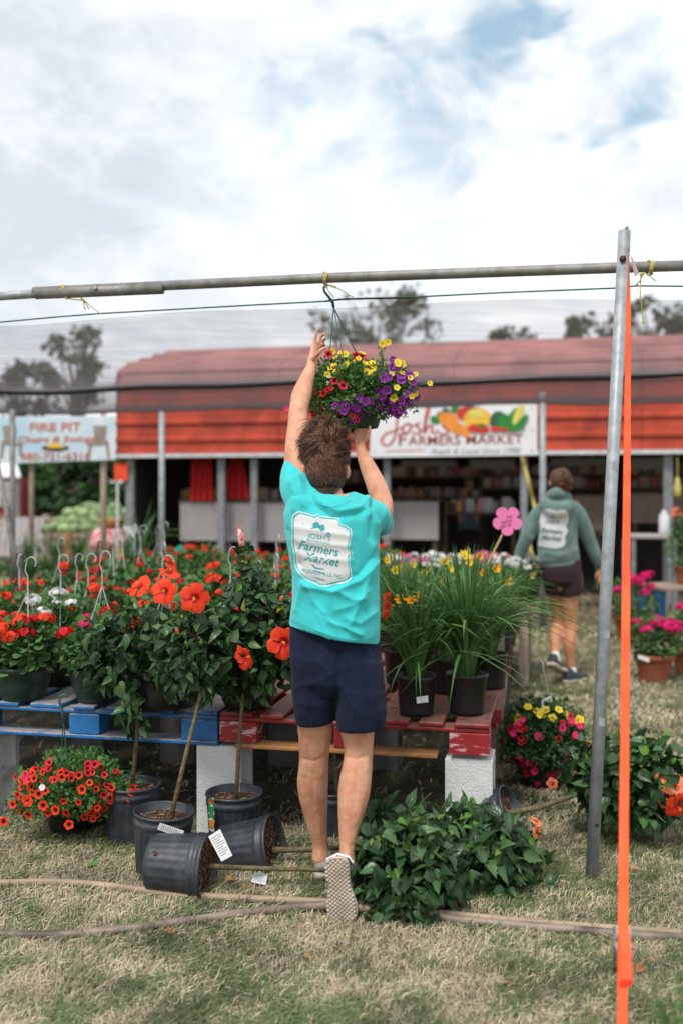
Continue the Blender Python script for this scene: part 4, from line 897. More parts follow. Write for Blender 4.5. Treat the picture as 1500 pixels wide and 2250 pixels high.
# ================================================================== PALLETS AND BLOCKS
def pallet(u0, v0, z0, pm, label, raw_bottom=False, scuff=(), wu=1.14, wvv=1.2, seed=1):
    r_ = random.Random(seed); root = empty('wooden_pallet', Mk(u0+wu/2, v0, z0), label, 'pallet', 'painted pallets used as the plant table')
    xs = []; x = 0; nb = 7; wds = [.14, .10, .145, .10, .145, .10, .14]; gap = (wu-sum(wds))/6
    def part(name, u, v, z, su, sv, sz, m, skew=0.0):
        mb = MB(); mb.box(Mk(u, v, z), (su, sv, sz), rz=RZ+skew, bev=.004); return mb.build(name, m, root)
    for k in range(nb):
        part('deck_board', u0+x+wds[k]/2, v0+wvv/2+r_.uniform(-.006, .006), z0+.129+.009, wds[k], wvv, .018, pm, r_.uniform(-.004, .004)); x += wds[k]+gap
    for k in range(3): part('stringer_board', u0+wu/2, v0+.055+k*(wvv-.11)/2, z0+.119, wu, .10, .016, pm)
    for i in range(3):
        for k in range(3):
            bu = (.16, .14, .16)[i]; part('spacer_block', u0+(bu/2, wu/2, wu-bu/2)[i], v0+.055+k*(wvv-.11)/2, z0+.020+.045, bu, .10-.002, .089, m_redw if (pm is m_red and k == 0 and i in scuff) else pm)
    for k in range(3):
        part('bottom_board', u0+wu/2-(.07 if raw_bottom and k == 0 else 0), v0+.055+k*(wvv-.11)/2-(.012 if raw_bottom and k == 0 else 0), z0+.010, wu-(.28 if raw_bottom and k == 0 else 0), .10, .018, m_rawwood if (raw_bottom and k == 0) else pm, .01 if raw_bottom and k == 0 else 0)
    return root
ZP = .40; ZT = ZP+.148
pallet(-1.38, 4.01, ZP, m_red, 'red pallet in front with scuffed end blocks and one raw pine board', True, (0, 2), 1.13, seed=2)
pallet(-2.61, 4.01, ZP, m_blue, 'blue pallet at the front left carrying the green bowls', False, (), 1.22, seed=3)
pallet(-1.39, 5.26, ZP, m_red, 'red pallet behind the front red one, under the daylilies', seed=4)
pallet(-2.62, 5.26, ZP, m_blue, 'blue pallet in the second row on the left', wu=1.2, seed=5)
pallet(-3.88, 4.02, ZP, m_blue, 'blue pallet cut by the left edge of the picture', wu=1.22, seed=6)
pallet(-3.9, 5.27, ZP, m_blue, 'blue pallet second row far left', wu=1.22, seed=9)
for k in range(2):
    for j in range(3): pallet(-3.92+j*1.26, 6.52+1.26*k, ZP, m_blue if (j+k) % 2 else m_red, ('red', 'blue')[(j+k) % 2]+' pallet hidden under the rear flower bowls, %s row' % ('third', 'fourth')[k], seed=10+k*3+j)
def cinder(u, v, label, rz=0, nz=.40, m=None):
    root = empty('concrete_block', Mk(u, v), label, 'block', 'white painted concrete blocks under the pallets'); M_ = Matrix.Translation(Mk(u, v)) @ Matrix.Rotation(RZ+rz, 4, 'Z')
    w_, d_, h_ = .19, .19, nz; mb = MB()          # on end: two cores run sideways
    for y in (-d_/2+.016, d_/2-.016): mb.box(None, (w_, .032, h_), mtx=M_ @ Matrix.Translation((0, y, h_/2)), bev=.004)
    for z in (.018, h_/2, h_-.018): mb.box(None, (w_-.002, d_-.064, .034), mtx=M_ @ Matrix.Translation((0, 0, z)), bev=.003)
    mb.build('block_body', m or m_block, root); return root
cinder(-1.39, 4.12, 'white concrete block on end where the blue and red pallets meet'); cinder(-.335, 4.13, 'white concrete block on end under the right end of the red pallet')
cinder(-2.52, 4.12, 'white concrete block on end at the left edge of the picture')
for u, v in ((-1.4, 5.25), (-.36, 5.3), (-2.55, 5.25), (-3.75, 4.2), (-3.75, 5.3), (-2.0, 5.2), (-.9, 5.3), (-1.4, 6.5), (-.4, 6.5), (-2.6, 6.5), (-3.8, 6.5), (-1.4, 7.8), (-2.6, 7.8), (-3.8, 7.8), (-1.5, 8.95), (-2.7, 8.95), (-3.8, 8.95)): cinder(u, v, 'grey concrete block coloured darker for the shade under the rear pallets', m=m_blockdk)
def plank(name, x0, y0, x1, y1, D0, D1, wd_, th, m, label, zfix=False):
    a_, b_ = W(x0, y0, D0), W(x1, y1, D1); mb = MB(); d = (b_-a_); x, y = perp(d.normalized()); x = Vector((CT, -ST, 0)); x = (x-d.normalized()*x.dot(d.normalized())).normalized(); y = d.normalized().cross(x)
    mb.rings([[p+x*sx*wd_/2+y*sy*th/2 for sx, sy in ((-1, -1), (1, -1), (1, 1), (-1, 1))] for p in (a_, b_)]); return top(name, mb, m, a_, label, 'board')
plank('pine_board', 1090, 1708, 1092, 1395, 5.0, 5.0, .066, .035, m_greywood, 'upright bare board beside the right corner of the red pallet')
plank('red_rail', 1088, 1575, 1112, 1370, 4.32, 6.6, .05, .06, m_red, 'splintered red rail along the right side of the pallet table')
plank('pale_board', 1096, 1560, 1122, 1370, 5.2, 6.9, .04, .03, m_greyboard, 'pale edge board beyond the red rail')
# pipes lying on the lawn
def gpipe(pts, r_, m, label, lift=0):
    mb = MB(); P = []
    for i in range(len(pts)-1):
        p0 = pts[max(i-1, 0)]; p1 = pts[i]; p2 = pts[i+1]; p3 = pts[min(i+2, len(pts)-1)]
        for k in range(6):
            t = k/6; x, y, l_ = [.5*(2*p1[a_]+(-p0[a_]+p2[a_])*t+(2*p0[a_]-5*p1[a_]+4*p2[a_]-p3[a_])*t*t+(-p0[a_]+3*p1[a_]-3*p2[a_]+p3[a_])*t**3) for a_ in (0, 1, 2)]
            D = (H-r_-l_)*F/(y-1080); P.append(W(x, y, D))
    mb.tube(P, r_, 14); return top('curved_pipe', mb, m, P[0], label, 'pipe', 'curved metal pipes lying on the lawn', True)
gpipe([(-80, 1941, .01), (0, 1941, .01), (110, 1938, .01), (240, 1947, .01), (400, 1966, .01), (560, 1975, .012), (740, 1984, .016), (900, 2000, .012), (1030, 2014, .01), (1230, 2032, .01), (1500, 2052, .01), (1600, 2060, .01)], .0135, m_pipe, 'tan pipe curving behind, from the left edge past the lifted shoe')
gpipe([(-80, 2049, .008), (0, 2052, .008), (110, 2055, .008), (260, 2044, .008), (420, 2023, .008), (560, 2004, .008), (700, 1990, .02), (800, 1994, .03), (900, 2004, .02), (1030, 2024, .01), (1250, 2043, .01), (1400, 2055, .01), (1500, 2061, .01), (1600, 2066, .01)], .0155, m_pipe2, 'grimy grey pipe curving in front, rising to the lifted shoe')

# ================================================================== PLANTS
def potmesh(r0, r1, h, m, kind='nursery'):
    mb = MB()
    if kind == 'nursery':                      # fluted can with a double rim
        mb.lathe([(.02, .006), (r0*.93, .004), (r0, .014), (r0*1.01, .03, 1), (r0+(r1-r0)*.5, h*.5, 1), (r1*.975, h-.055, 1), (r1*.985, h-.05), (r1*1.02, h-.046), (r1*1.02, h-.030), (r1*1.0, h-.028), (r1*1.0, h-.012), (r1*1.045, h-.010), (r1*1.045, h), (r1*1.0, h+.001), (r1*.97, h-.004), (r1*.95, h-.06)], 96, 0, None, .011, 22)
    elif kind == 'plain':
        mb.lathe([(.02, .012), (r0*.8, .008), (r0*.86, .0), (r0*.98, .004), (r0, .02), (r1*.975, h-.02), (r1*1.035, h-.016), (r1*1.04, h-.003), (r1*1.0, h), (r1*.95, h-.004), (r1*.93, h-.05)], 36)
    elif kind == 'bowl':
        mb.lathe([(.02, .0), (r0*.92, .0), (r0, .008), (r0*1.03, .018), (r0*1.08, .026), (r0+(r1-r0)*.6, h*.5), (r1*.97, h-.022), (r1*1.02, h-.018), (r1*1.03, h-.002), (r1*1.0, h), (r1*.95, h-.006), (r1*.9, h-.05)], 36)
    elif kind == 'terra':
        mb.lathe([(.02, .0), (r0, .0), (r0*1.03, .02), (r1*.90, h*.76), (r1*.92, h*.78), (r1*1.0, h*.80), (r1*1.03, h-.004), (r1*.99, h), (r1*.93, h-.006), (r1*.9, h-.06)], 36)
    return mb
def soilmb(r, z, seed=1, M_=None):
    mb = MB(); r_ = random.Random(seed); rs_ = []
    for k, f_ in enumerate((.98, .8, .6, .4, .2, .04)): rs_.append([Vector((r*f_*math.cos(t), r*f_*math.sin(t), z+.006*noise.noise(Vector((f_*9, t*3, seed)))+.008*(1-f_))) for t in [2*math.pi*i/22 for i in range(22)]])
    mb.rings(rs_, 0, False); return mb
def place(mb, M_): mb.v = [M_ @ v for v in mb.v]; return mb
def chips(root, M_, r, z, n=22, seed=1):
    r_ = random.Random(seed)
    me = bpy.data.meshes.get('wood_chips_%d' % seed)
    mb = MB()
    for i in range(n):
        a_ = r_.random()*6.28; q = r*math.sqrt(r_.random())*.92; mb.box(None, (r_.uniform(.006, .018), r_.uniform(.003, .007), .002), mtx=M_ @ Matrix.Translation((q*math.cos(a_), q*math.sin(a_), z+.009)) @ Matrix.Rotation(r_.random()*3, 4, 'Z') @ Matrix.Rotation(r_.uniform(-.5, .5), 4, 'X'))
    o = mb.build('wood_chips', m_chip, root); o['kind'] = 'stuff'
def axisM(base, axis, spin=0.0):
    """matrix that stands a pot built along +Z on base with its axis along axis"""
    z = Vector(axis).normalized(); x, y = perp(z); return Matrix.Translation(base) @ Matrix(((x.x, y.x, z.x, 0), (x.y, y.y, z.y, 0), (x.z, y.z, z.z, 0), (0, 0, 0, 1))) @ Matrix.Rotation(spin, 4, 'Z')
def tagcard(root, pts, off=None, ink=True, name='plant_label'):
    P = [Vector(p) for p in pts]; n_ = (P[1]-P[0]).cross(P[3]-P[0]).normalized()
    if n_.y > 0: n_ = -n_
    mb = MB(); mb.add(P+[p-n_*.0008 for p in P], [(0, 1, 2, 3), (7, 6, 5, 4), (0, 4, 5, 1), (1, 5, 6, 2), (2, 6, 7, 3), (3, 7, 4, 0)]); c = mb.build(name, m_tag, root)
    if ink:
        mb = MB()
        for k in range(9):
            t0 = .12+.085*k; a0 = P[0].lerp(P[3], t0).lerp(P[1].lerp(P[2], t0), .12); a1 = P[0].lerp(P[3], t0).lerp(P[1].lerp(P[2], t0), .88-.2*(k % 3 == 2)); d = (P[3]-P[0])*.022
            mb.add([a0+n_*.0006, a1+n_*.0006, a1+d+n_*.0006, a0+d+n_*.0006], [(0, 1, 2, 3)])
        mb.build('printed_lines', m_ink, c)
    return c
def crown_leaves(root, center, rad, n_obj, n_fill, seed, size=.075, droop=.5, out=.7, lim=None, elong=None, fillm=None, shell=(.72, 1.05), fresh=.06, fsize=.9, quiet=.30):
    r_ = random.Random(seed); o_ = wl(root); cnt = 0; tries = 0
    while cnt < n_obj and tries < n_obj*8:
        tries += 1; d = rv(r_); q = r_.uniform(*shell); p = center+Vector((d.x*rad[0], d.y*rad[1], d.z*rad[2]))*q*(1+.42*noise.noise(d*2.6+Vector((seed, 0, 0))))
        if d.y > quiet and r_.random() < .75: continue
        if lim and not lim(p): continue
        ld = d*out+Vector((0, 0, -droop))+rv(r_)*.95; nn = d*.5+Vector((0, -.15, .7))+rv(r_)*.9; s_ = size*r_.uniform(.62, 1.25)
        fr = d.z > .3 and r_.random() < fresh*2.5
        lf = link('leaf', me_hibn if fr else r_.choice(me_hib), root); lf.matrix_local = basis(p-o_-ld.normalized()*s_*.4, ld, nn, s_*(.7 if fr else 1), s_*(.7 if fr else 1)*r_.uniform(.85, 1.1)); cnt += 1
    ms = []
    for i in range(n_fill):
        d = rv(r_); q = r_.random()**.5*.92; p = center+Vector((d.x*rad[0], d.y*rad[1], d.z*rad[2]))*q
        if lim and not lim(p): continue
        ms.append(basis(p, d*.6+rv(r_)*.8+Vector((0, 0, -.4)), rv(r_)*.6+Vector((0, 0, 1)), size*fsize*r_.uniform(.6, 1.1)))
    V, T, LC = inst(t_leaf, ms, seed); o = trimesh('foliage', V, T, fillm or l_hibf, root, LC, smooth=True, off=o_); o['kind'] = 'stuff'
    ms = []
    for i in range(int(n_obj*.75)):
        d = rv(r_); q = r_.uniform(.55, 1.1); p = center+Vector((d.x*rad[0], d.y*rad[1], d.z*rad[2]))*q
        if lim and not lim(p): continue
        ld = d*out+Vector((0, 0, -droop))+rv(r_)*.9; ms.append(basis(p, ld, d*.4+Vector((0, -.2, .7))+rv(r_)*.8, size*r_.uniform(.5, 1.0)))
    V, T, LC = inst(t_hib[seed % 4], ms, seed+9); o = trimesh('foliage', V, T, fillm or l_hib, root, LC, smooth=True, off=o_); o['kind'] = 'stuff'; return o
def twigs(root, start, center, rad, n, seed, r0=.005):
    r_ = random.Random(seed); mb = MB()
    for i in range(n):
        d = rv(r_); d.z = d.z*.7+.2; e = center+Vector((d.x*rad[0], d.y*rad[1], d.z*rad[2]))*.85; m_ = start.lerp(e, .5)+rv(r_)*.03; mb.tube([start.lerp(center, r_.random()*.5), m_, e], [r0, r0*.7, r0*.35], 5)
    mb.build('branches', m_twig, root)
def hibiscus(label, base, axis, pot, trunk, center, rad, n_obj, n_fill, seed, flowers=(), lim=None, size=.066, tags=(), soilz=None, name='potted_hibiscus', trunk_r=.0095, buds=0, spin=0.0, droop=.5, potm=None):
    root = empty(name, base, label, 'potted plant', 'hibiscus standards on tall bare stems'); M_ = axisM(Vector(base), axis, spin); r0, r1, h = pot
    po_ = place(potmesh(r0, r1, h, m_pot), M_).build('pot', potm or m_pot, root, True); sz = soilz if soilz else h-.035
    place(soilmb(r1*.97, sz, seed), M_).build('soil', m_soil, root, True); chips(root, M_, r1*.93, sz, 60, seed)
    mb = MB(); P = [Vector(p) for p in trunk]; n = len(P); mb.tube([P[0].lerp(P[1], -.02)]+P[1:], [trunk_r*(1-.35*i/(n-1)) for i in range(n)], 10); mb.build('trunk', m_trunk, root, True)
    crown_leaves(root, center, rad, n_obj, n_fill, seed, size, droop, lim=lim); twigs(root, P[-1], center, rad, 16, seed)
    for f_ in flowers:
        pos, face, s_, kind = f_; putflower('hibiscus_flower', {'r': fh[seed % 2], 'p': fh_peach, 'q': fh[(seed+1) % 2]}[kind], root, pos, face, s_, seed*1.3+s_*50)
    r_ = random.Random(seed+50)
    for k in range(buds):
        d = rv(r_); d.y = -abs(d.y); d.z = abs(d.z); p = center+Vector((d.x*rad[0], d.y*rad[1], d.z*rad[2]))*1.08; mb = MB(); e = p+(d+Vector((0, 0, .8))).normalized()*.035; mb.tube([p, p.lerp(e, .35), p.lerp(e, .7), e], [.003, .008, .007, .002], 6); mb.build('bud', p_peach if k % 2 else l_hibn, root)
    for t_ in tags: tagcard(root, t_)
    return root, M_
V3 = Vector
# three standing standards and the one behind the man's legs
b1 = V3((W(290, 1100, 4.22).x, 4.22, 0)); c1 = W(303, 1425, 4.28)
hibiscus('hibiscus standard in the left black pot, three orange blooms at its top right', b1, (0, 0, 1), (.100, .118, .245), [W(290, 1745, 4.21), W(303, 1600, 4.23), W(316, 1480, 4.25), c1], c1, (.245, .21, .19), 250, 420, 1,
    [(W(310, 1290, 4.14), (-.45, -.6, .55), .055, 'r'), (W(362, 1300, 4.10), (-.1, -1, .25), .056, 'r'), (W(372, 1262, 4.22), (.35, -.3, 1), .050, 'q'), (W(374, 1240, 4.26), (.8, -.2, .5), .045, 'q')], buds=3)
b2 = V3((W(354, 1100, 3.86).x, 3.86, 0)); c2 = W(428, 1430, 4.02)
hibiscus('hibiscus standard with slanting stem in the front upright pot, open orange bloom on top', b2, (.05, 0, 1), (.096, .113, .245), [W(378, 1790, 3.85), W(408, 1660, 3.90), W(440, 1530, 3.95), W(432, 1400, 4.0)], c2, (.165, .15, .19), 190, 260, 2,
    [(W(428, 1314, 3.86), (.08, -1, .12), .060, 'r'), (W(534, 1446, 3.92), (.75, -.45, .35), .052, 'q')], buds=3, tags=[[W(346, 1822, 3.72), W(352, 1808, 3.71), W(405, 1826, 3.69), W(398, 1842, 3.70)]])
b3 = V3((W(515, 1100, 4.10).x, 4.10, 0)); c3 = W(552, 1400, 4.22)
hibiscus('tallest hibiscus standard in the pot before the white block, left of the man', b3, (0, 0, 1), (.098, .113, .245), [W(519, 1760, 4.09), W(525, 1640, 4.11), W(536, 1500, 4.14), c3], c3, (.205, .20, .26), 290, 480, 3,
    [(W(622, 1412, 4.0), (.25, -1, .1), .068, 'r'), (W(847, 1328, 4.05), (.9, -.35, -.1), .062, 'q')], buds=4)
# its tall leader shoot with a closed pink bud
ro = bpy.data.objects['potted_hibiscus.002']
mb = MB(); mb.tube([W(545, 1330, 4.2), W(540, 1270, 4.2), W(534, 1205, 4.18)], [.007, .005, .003], 6); mb.build('leader_shoot', m_twig, ro)
crown_leaves(ro, W(540, 1255, 4.2), (.055, .05, .12), 24, 40, 31, .06, .1)
mb = MB(); mb.tube([W(534, 1208, 4.18), W(532, 1196, 4.18), W(530, 1180, 4.17), W(525, 1162, 4.17)], [.006, .013, .015, .005], 10); mb.tube([W(525, 1164, 4.17), W(527, 1152, 4.17)], [.004, .002], 5); mb.build('flower_bud', mat('pink_white_bud', (.72, .04, .10), .5, col2=(.80, .50, .48), scale=55, mixlo=.45, mixhi=.6), ro, True)
b4 = V3((W(735, 1100, 4.28).x, 4.28, 0)); c4 = W(720, 1400, 4.45)
hibiscus('hibiscus standard hidden behind the legs of the man', b4, (0, 0, 1), (.075, .088, .20), [W(741, 1790, 4.28), W(738, 1700, 4.28), W(728, 1600, 4.3), c4], c4, (.18, .16, .2), 110, 200, 4, [(W(622, 1462, 4.3), (.1, -.3, -1), .05, 'q')])
# hanging wilted shoot of the left one
crown_leaves(bpy.data.objects['potted_hibiscus'], W(292, 1562, 4.17), (.052, .04, .10), 22, 14, 33, .07, 1.1)
# bright picture card wired to the third pot
mb = MB(); P = [W(458, 1756, 3.975), W(470, 1752, 3.965), W(472, 1830, 3.975), W(460, 1824, 3.985)]; mb.add(P+[p+V3((0, .001, 0)) for p in P], [(3, 2, 1, 0), (4, 5, 6, 7), (0, 1, 5, 4), (1, 2, 6, 5), (2, 3, 7, 6), (3, 0, 4, 7)]); cd = mb.build('picture_card', mat('card_green', (.02, .22, .06), .5, col2=(.6, .62, .6), scale=50, mixlo=.5, mixhi=.55), ro)
mb = MB(); mb.add([p+V3((0, -.001, 0)) for p in (W(459, 1758, 3.975), W(469, 1755, 3.965), W(470, 1772, 3.97), W(460, 1774, 3.98))], [(3, 2, 1, 0)]); mb.build('card_patch', m_gourd['r'], cd)
mb = MB(); mb.add([p+V3((0, -.001, 0)) for p in (W(460, 1802, 3.975), W(470, 1800, 3.965), W(471, 1818, 3.97), W(461, 1818, 3.98))], [(3, 2, 1, 0)]); mb.build('card_patch', m_gourd['o'], cd)
# two fallen standards: pots on their sides, crowns right of the shoe
def fallen(label, xb, yb, Db, xt, yt, Dt, pot, trunk, center, rad, n_obj, n_fill, seed, **k):
    a_, b_ = W(xb, yb, Db), W(xt, yt, Dt); return hibiscus(label, a_, b_-a_, pot, trunk, center, rad, n_obj, n_fill, seed, droop=.25, name='fallen_hibiscus', **k)
above = lambda p: p.z > .012
r_a, M_a = fallen('fallen hibiscus in the front tipped pot, its crown spread before the white block', 332, 1894, 3.70, 446, 1903, 3.66, (.103, .115, .225), [W(436, 1903, 3.66), W(560, 1908, 3.68), W(700, 1911, 3.70), W(800, 1912, 3.72)], W(893, 1925, 3.56), (.20, .22, .225), 300, 560, 5, lim=above, size=.070, soilz=.205, trunk_r=.0105,
    flowers=[(W(1005, 1984, 3.5), (.4, -.6, .3), .018, 'r')], tags=[[W(458, 1838, 3.58), W(484, 1822, 3.58), W(511, 1880, 3.56), W(487, 1893, 3.56)]])
r_b, M_b = fallen('fallen hibiscus in the rear tipped pot, crown behind and right with coral buds', 486, 1876, 3.98, 612, 1858, 3.92, (.105, .118, .235), [W(600, 1868, 3.92), W(680, 1866, 3.93), W(740, 1863, 3.94), W(860, 1855, 3.95)], W(1040, 1893, 3.80), (.25, .24, .21), 300, 560, 6, lim=above, size=.070, soilz=.205, trunk_r=.012,
    flowers=[(W(1176, 1806, 3.82), (.5, -.3, .8), .026, 'p'), (W(1178, 1826, 3.80), (.6, -.7, .1), .028, 'p')], tags=[[W(560, 1916, 3.70), W(588, 1922, 3.69), W(584, 1945, 3.68), W(552, 1938, 3.69)]])
crown_leaves(r_a, W(838, 1830, 3.78), (.09, .10, .13), 60, 60, 35, .075, .1)
for rt, M_, hz, xx in ((r_a, M_a, .05, 0), (r_b, M_b, .05, 1)):      # drain holes
    a0 = W(346, 1869, 3.58) if not xx else W(512, 1836, 3.86); ax = (M_ @ V3((0, 0, 1))-M_ @ V3((0, 0, 0))).normalized()
    o_ = M_ @ V3((0, 0, hz)); q = (a0-o_); q -= ax*q.dot(ax); q.normalize(); rr = .1085 if not xx else .1105
    mb = MB(); mb.tube([o_+q*(rr-.004), o_+q*(rr+.0015)], .0085, 10); mb.build('drain_hole', m_rust, rt)
r_c, M_c = hibiscus('fallen hibiscus lying right of the leaning post with peach and red blooms', W(1030, 1815, 4.08), W(1110, 1785, 4.02)-W(1030, 1815, 4.08), (.085, .098, .20), [W(1100, 1790, 4.05), W(1180, 1775, 4.1), W(1270, 1745, 4.2), W(1310, 1710, 4.25)], W(1385, 1715, 4.22), (.235, .22, .19), 270, 460, 7,
    [(W(1476, 1722, 4.05), (.2, -.8, .5), .055, 'p'), (W(1462, 1752, 4.05), (-.2, -1, .1), .045, 'p'), (W(1484, 1768, 4.02), (.3, -1, -.3), .055, 'q')], size=.074, name='fallen_hibiscus', droop=.25, trunk_r=.013, buds=4)
crown_leaves(r_c, W(1290, 1690, 4.2), (.09, .1, .13), 50, 60, 37, .075, .2)
putflower('hibiscus_flower', fh_peach, r_c, W(1212, 1722, 4.6), (-.3, -1, .5), .028)

# ---------------- calibrachoa masses
def cali_plant(root, center, rad, n_leaf, flowers, seed, lm, size=.022, stems=60, lim=None, hang=0.0, quiet=False, fsz=.016):
    r_ = random.Random(seed); o_ = wl(root); ms = []; mb = MB()
    for i in range(n_leaf):
        d = rv(r_); q = r_.random()**.4; bump_ = 1+.35*noise.noise(d*2.6+Vector((seed, 1, 0))); p = center+Vector((d.x*rad[0], d.y*rad[1], d.z*rad[2]))*q*bump_; p.z -= hang*(abs(d.x)**2)*q
        if lim and not lim(p): continue
        ms.append(basis(p, d+rv(r_)*.9+Vector((0, 0, .3)), rv(r_)+Vector((0, -.2, .7)), size*r_.uniform(.6, 1.4)))
    V, T, LC = inst(t_small, ms, seed); V2, T2, L2 = inst(t_leaf, ms[::3], seed+1)
    VV, TT, LL, _ = merge([(V, T, LC), (V2*1.0, T2, L2)]); o = trimesh('foliage', VV, TT, lm, root, LL, off=o_); o['kind'] = 'stuff'
    for i in range(stems):
        d = rv(r_); d.z = d.z*.6+.2; e = center+Vector((d.x*rad[0], d.y*rad[1], d.z*rad[2]))*r_.uniform(.9, 1.2); e.z -= hang*abs(d.x)**2
        mb.tube([center+Vector((0, 0, -rad[2]*.5)), center.lerp(e, .6)+Vector((0, 0, .02)), e], [.0022, .0016, .0009], 4)
    sm = mb.build('stems', l_cali, root); sm['kind'] = 'stuff'
    for me, n, dirf, sz in flowers:
        for i in range(n):
            d = Vector(dirf(r_)); d.normalize(); bump_ = 1+.35*noise.noise(d*2.6+Vector((seed, 1, 0))); p = center+Vector((d.x*rad[0], d.y*rad[1], d.z*rad[2]))*bump_*r_.uniform(.95, 1.12); p.z -= hang*abs(d.x)**2
            if lim and not lim(p): continue
            putflower('flower', me, root, p, d+Vector((0, -.6, .2))+rv(r_)*.45, sz*r_.uniform(.8, 1.15), r_.random()*6)
def hook_(mb, p0, s=1.0, ht=.16, dirx=1):
    """basket hook rising from the gathering point p0"""
    p = Vector(p0); pts = [p, p+V3((0, 0, ht*.45))*s, p+V3((-.012*dirx, 0, ht*.62))*s]
    for a_ in range(0, 8): t = math.pi*(1.0-a_/7*1.25); pts.append(p+V3(((.016+.022*math.cos(t))*dirx, 0, ht*.86+.026*math.sin(t)))*s)
    mb.tube(pts, [.0045*s]+[.0034*s]*(len(pts)-1), 6, 0, True, .7)
# basket in the man's hands
hb = empty('hanging_basket', W(790, 945, 4.13), 'hanging basket of purple, red and yellow flowers lifted by the man', 'flower basket')
bp = V3(W(790, 930, 4.13)); ax = (V3((-.10, .0, 1))).normalized(); Mx = axisM(W(795, 944, 4.13), ax)
place(potmesh(.070, .098, .125, m_potgrn, 'bowl'), Mx).build('pot', m_potgrn, hb, True)
place(soilmb(.1, .11, 3), Mx).build('soil', m_soil, hb, True)
side = lambda x0, x1, z0, z1: (lambda r_: (r_.uniform(x0, x1), -r_.uniform(.3, 1), r_.uniform(z0, z1)))
cali_plant(hb, W(772, 862, 4.12), (.18, .16, .135), 6400, [(f_yel, 22, side(-.9, .9, .5, 1.6), .014), (f_crim, 14, side(-1.2, -.1, -1, .4), .016), (f_pur, 16, side(-.3, .6, -1.1, -.2), .017)], 3, l_cali, .020, 70)
cali_plant(hb, W(862, 858, 4.12), (.10, .12, .11), 1500, [(f_pur, 46, side(-.8, 1, -1.1, .6), .018), (f_yel, 12, side(-.2, 1.4, -.3, 1), .014)], 5, l_cali, .018, 26, hang=.02)
cali_plant(hb, W(718, 880, 4.06), (.07, .08, .11), 1000, [(f_crim, 9, side(-1.2, .6, -1, .7), .015), (f_wht, 6, side(0, 1, .3, .8), .009)], 7, l_cali, .018, 16)
cali_plant(hb, W(742, 908, 4.02), (.075, .06, .065), 900, [(f_crim, 7, side(-1, .8, -1, .4), .014), (f_pur, 5, side(-.4, 1, -.8, .5), .014)], 15, l_cali, .017, 20, hang=.02)
for (x, y), me, s_ in (((840, 755), f_yel, .016), ((852, 752), f_yel, .014), ((792, 785), f_crim, .022), ((781, 782), f_crim, .016), ((722, 778), f_crim, .016), ((730, 772), f_yel, .014), ((758, 778), f_yel, .016), ((772, 792), f_yel, .018), ((862, 808), f_pur, .020), ((862, 790), f_pur, .016), ((882, 800), f_yel, .018), ((944, 842), f_yel, .012), ((630, 898), f_mag if False else f_pink, .011), ((912, 822), f_yel, .012), ((797, 812), f_yel, .014), ((805, 816), f_yel, .013), ((780, 890), f_pur, .018), ((752, 886), f_pur, .016), ((777, 917), f_red, .015)):
    putflower('flower', me, hb, W(x, y, 3.99 if y > 850 else 4.05), (rnd.uniform(-.3, .3), -1, rnd.uniform(-.2, .5)), s_, x)
mb = MB()
for x, y, x2, y2 in ((840, 800, 838, 758), (838, 790, 842, 770), (900, 840, 942, 843), (690, 880, 632, 900), (880, 830, 912, 822)): mb.tube([W(x, y, 4.1), W((x+x2)/2, (y+y2)/2+3, 4.06), W(x2, y2, 4.05)], [.002, .0015, .001], 5)
mb.build('stems', l_cali, hb)
crown = W(838, 785, 4.06); ms = [basis(W(836+rnd.uniform(-8, 8), rnd.uniform(765, 830), 4.06), rv(), rv(), .018) for i in range(60)]
V, T, LC = inst(t_small, ms); o = trimesh('foliage', V, T, l_cali, hb, LC, off=wl(hb)); o['kind'] = 'stuff'
gp = W(733, 676, 4.14)
for x, y, D in ((722, 800, 4.05), (757, 800, 4.02), (795, 800, 4.2)): mb = MB(); mb.tube([gp, W(x, y, D), W(x, y, D).lerp(Mx @ V3((0, 0, .12)), .5)], .0026, 6); mb.build('hanger_wire', m_hookg, hb)
mb = MB(); mb.tube([gp, W(731, 664, 4.13), W(722, 652, 4.12), W(713, 641, 4.09), W(711, 632, 4.07), W(716, 626, 4.07), W(724, 627, 4.08)], [.006, .0075, .0055, .005, .005, .004, .003], 8); mb.build('hook', m_hookg, hb, True)
# red flowers under the blue pallet
rb = empty('calibrachoa_basket', W(155, 1815, 4.3), 'basket of small red flowers with dark throats standing under the blue pallet', 'flower basket'); p = W(158, 1818, 4.32); p.z = 0
place(potmesh(.085, .115, .14, m_potblk, 'bowl'), Matrix.Translation(p)).build('pot', m_potblk, rb, True)
cali_plant(rb, W(166, 1716, 4.2), (.25, .19, .13), 4600, [(f_red, 62, side(-1.2, 1.3, -.9, .8), .0155), (f_crim, 30, side(-1, 1.3, .1, 1.2), .014)], 9, l_cali, .020, 110, hang=.07, lim=above)
for x, y in ((85, 1745), (62, 1762), (60, 1757), (122, 1780), (152, 1812), (8, 1805), (95, 1770), (180, 1735)): putflower('flower', f_red, rb, W(x, y, 3.88), (rnd.uniform(-.3, .3), -1, .1), .019, x)
putflower('flower', f_wht, rb, W(93, 1730, 3.87), (0, -1, .3), .012); putflower('flower', f_pink, rb, W(57, 1708, 3.9), (0, -1, .3), .013)
mb = MB(); g0 = W(140, 1583, 3.96); mb.tube([g0, W(137, 1560, 3.96), W(131, 1543, 3.96), W(133, 1529, 3.96), W(142, 1526, 3.96), W(150, 1532, 3.96)], [.007, .006, .005, .0045, .004, .003], 7); mb.build('hook', m_hookg, rb, True)
for x, y in ((133, 1690), (152, 1700), (146, 1660)): mb = MB(); mb.tube([g0, W(x, y, 3.98)], .002, 5); mb.build('hanger_wire', m_hookg, rb)
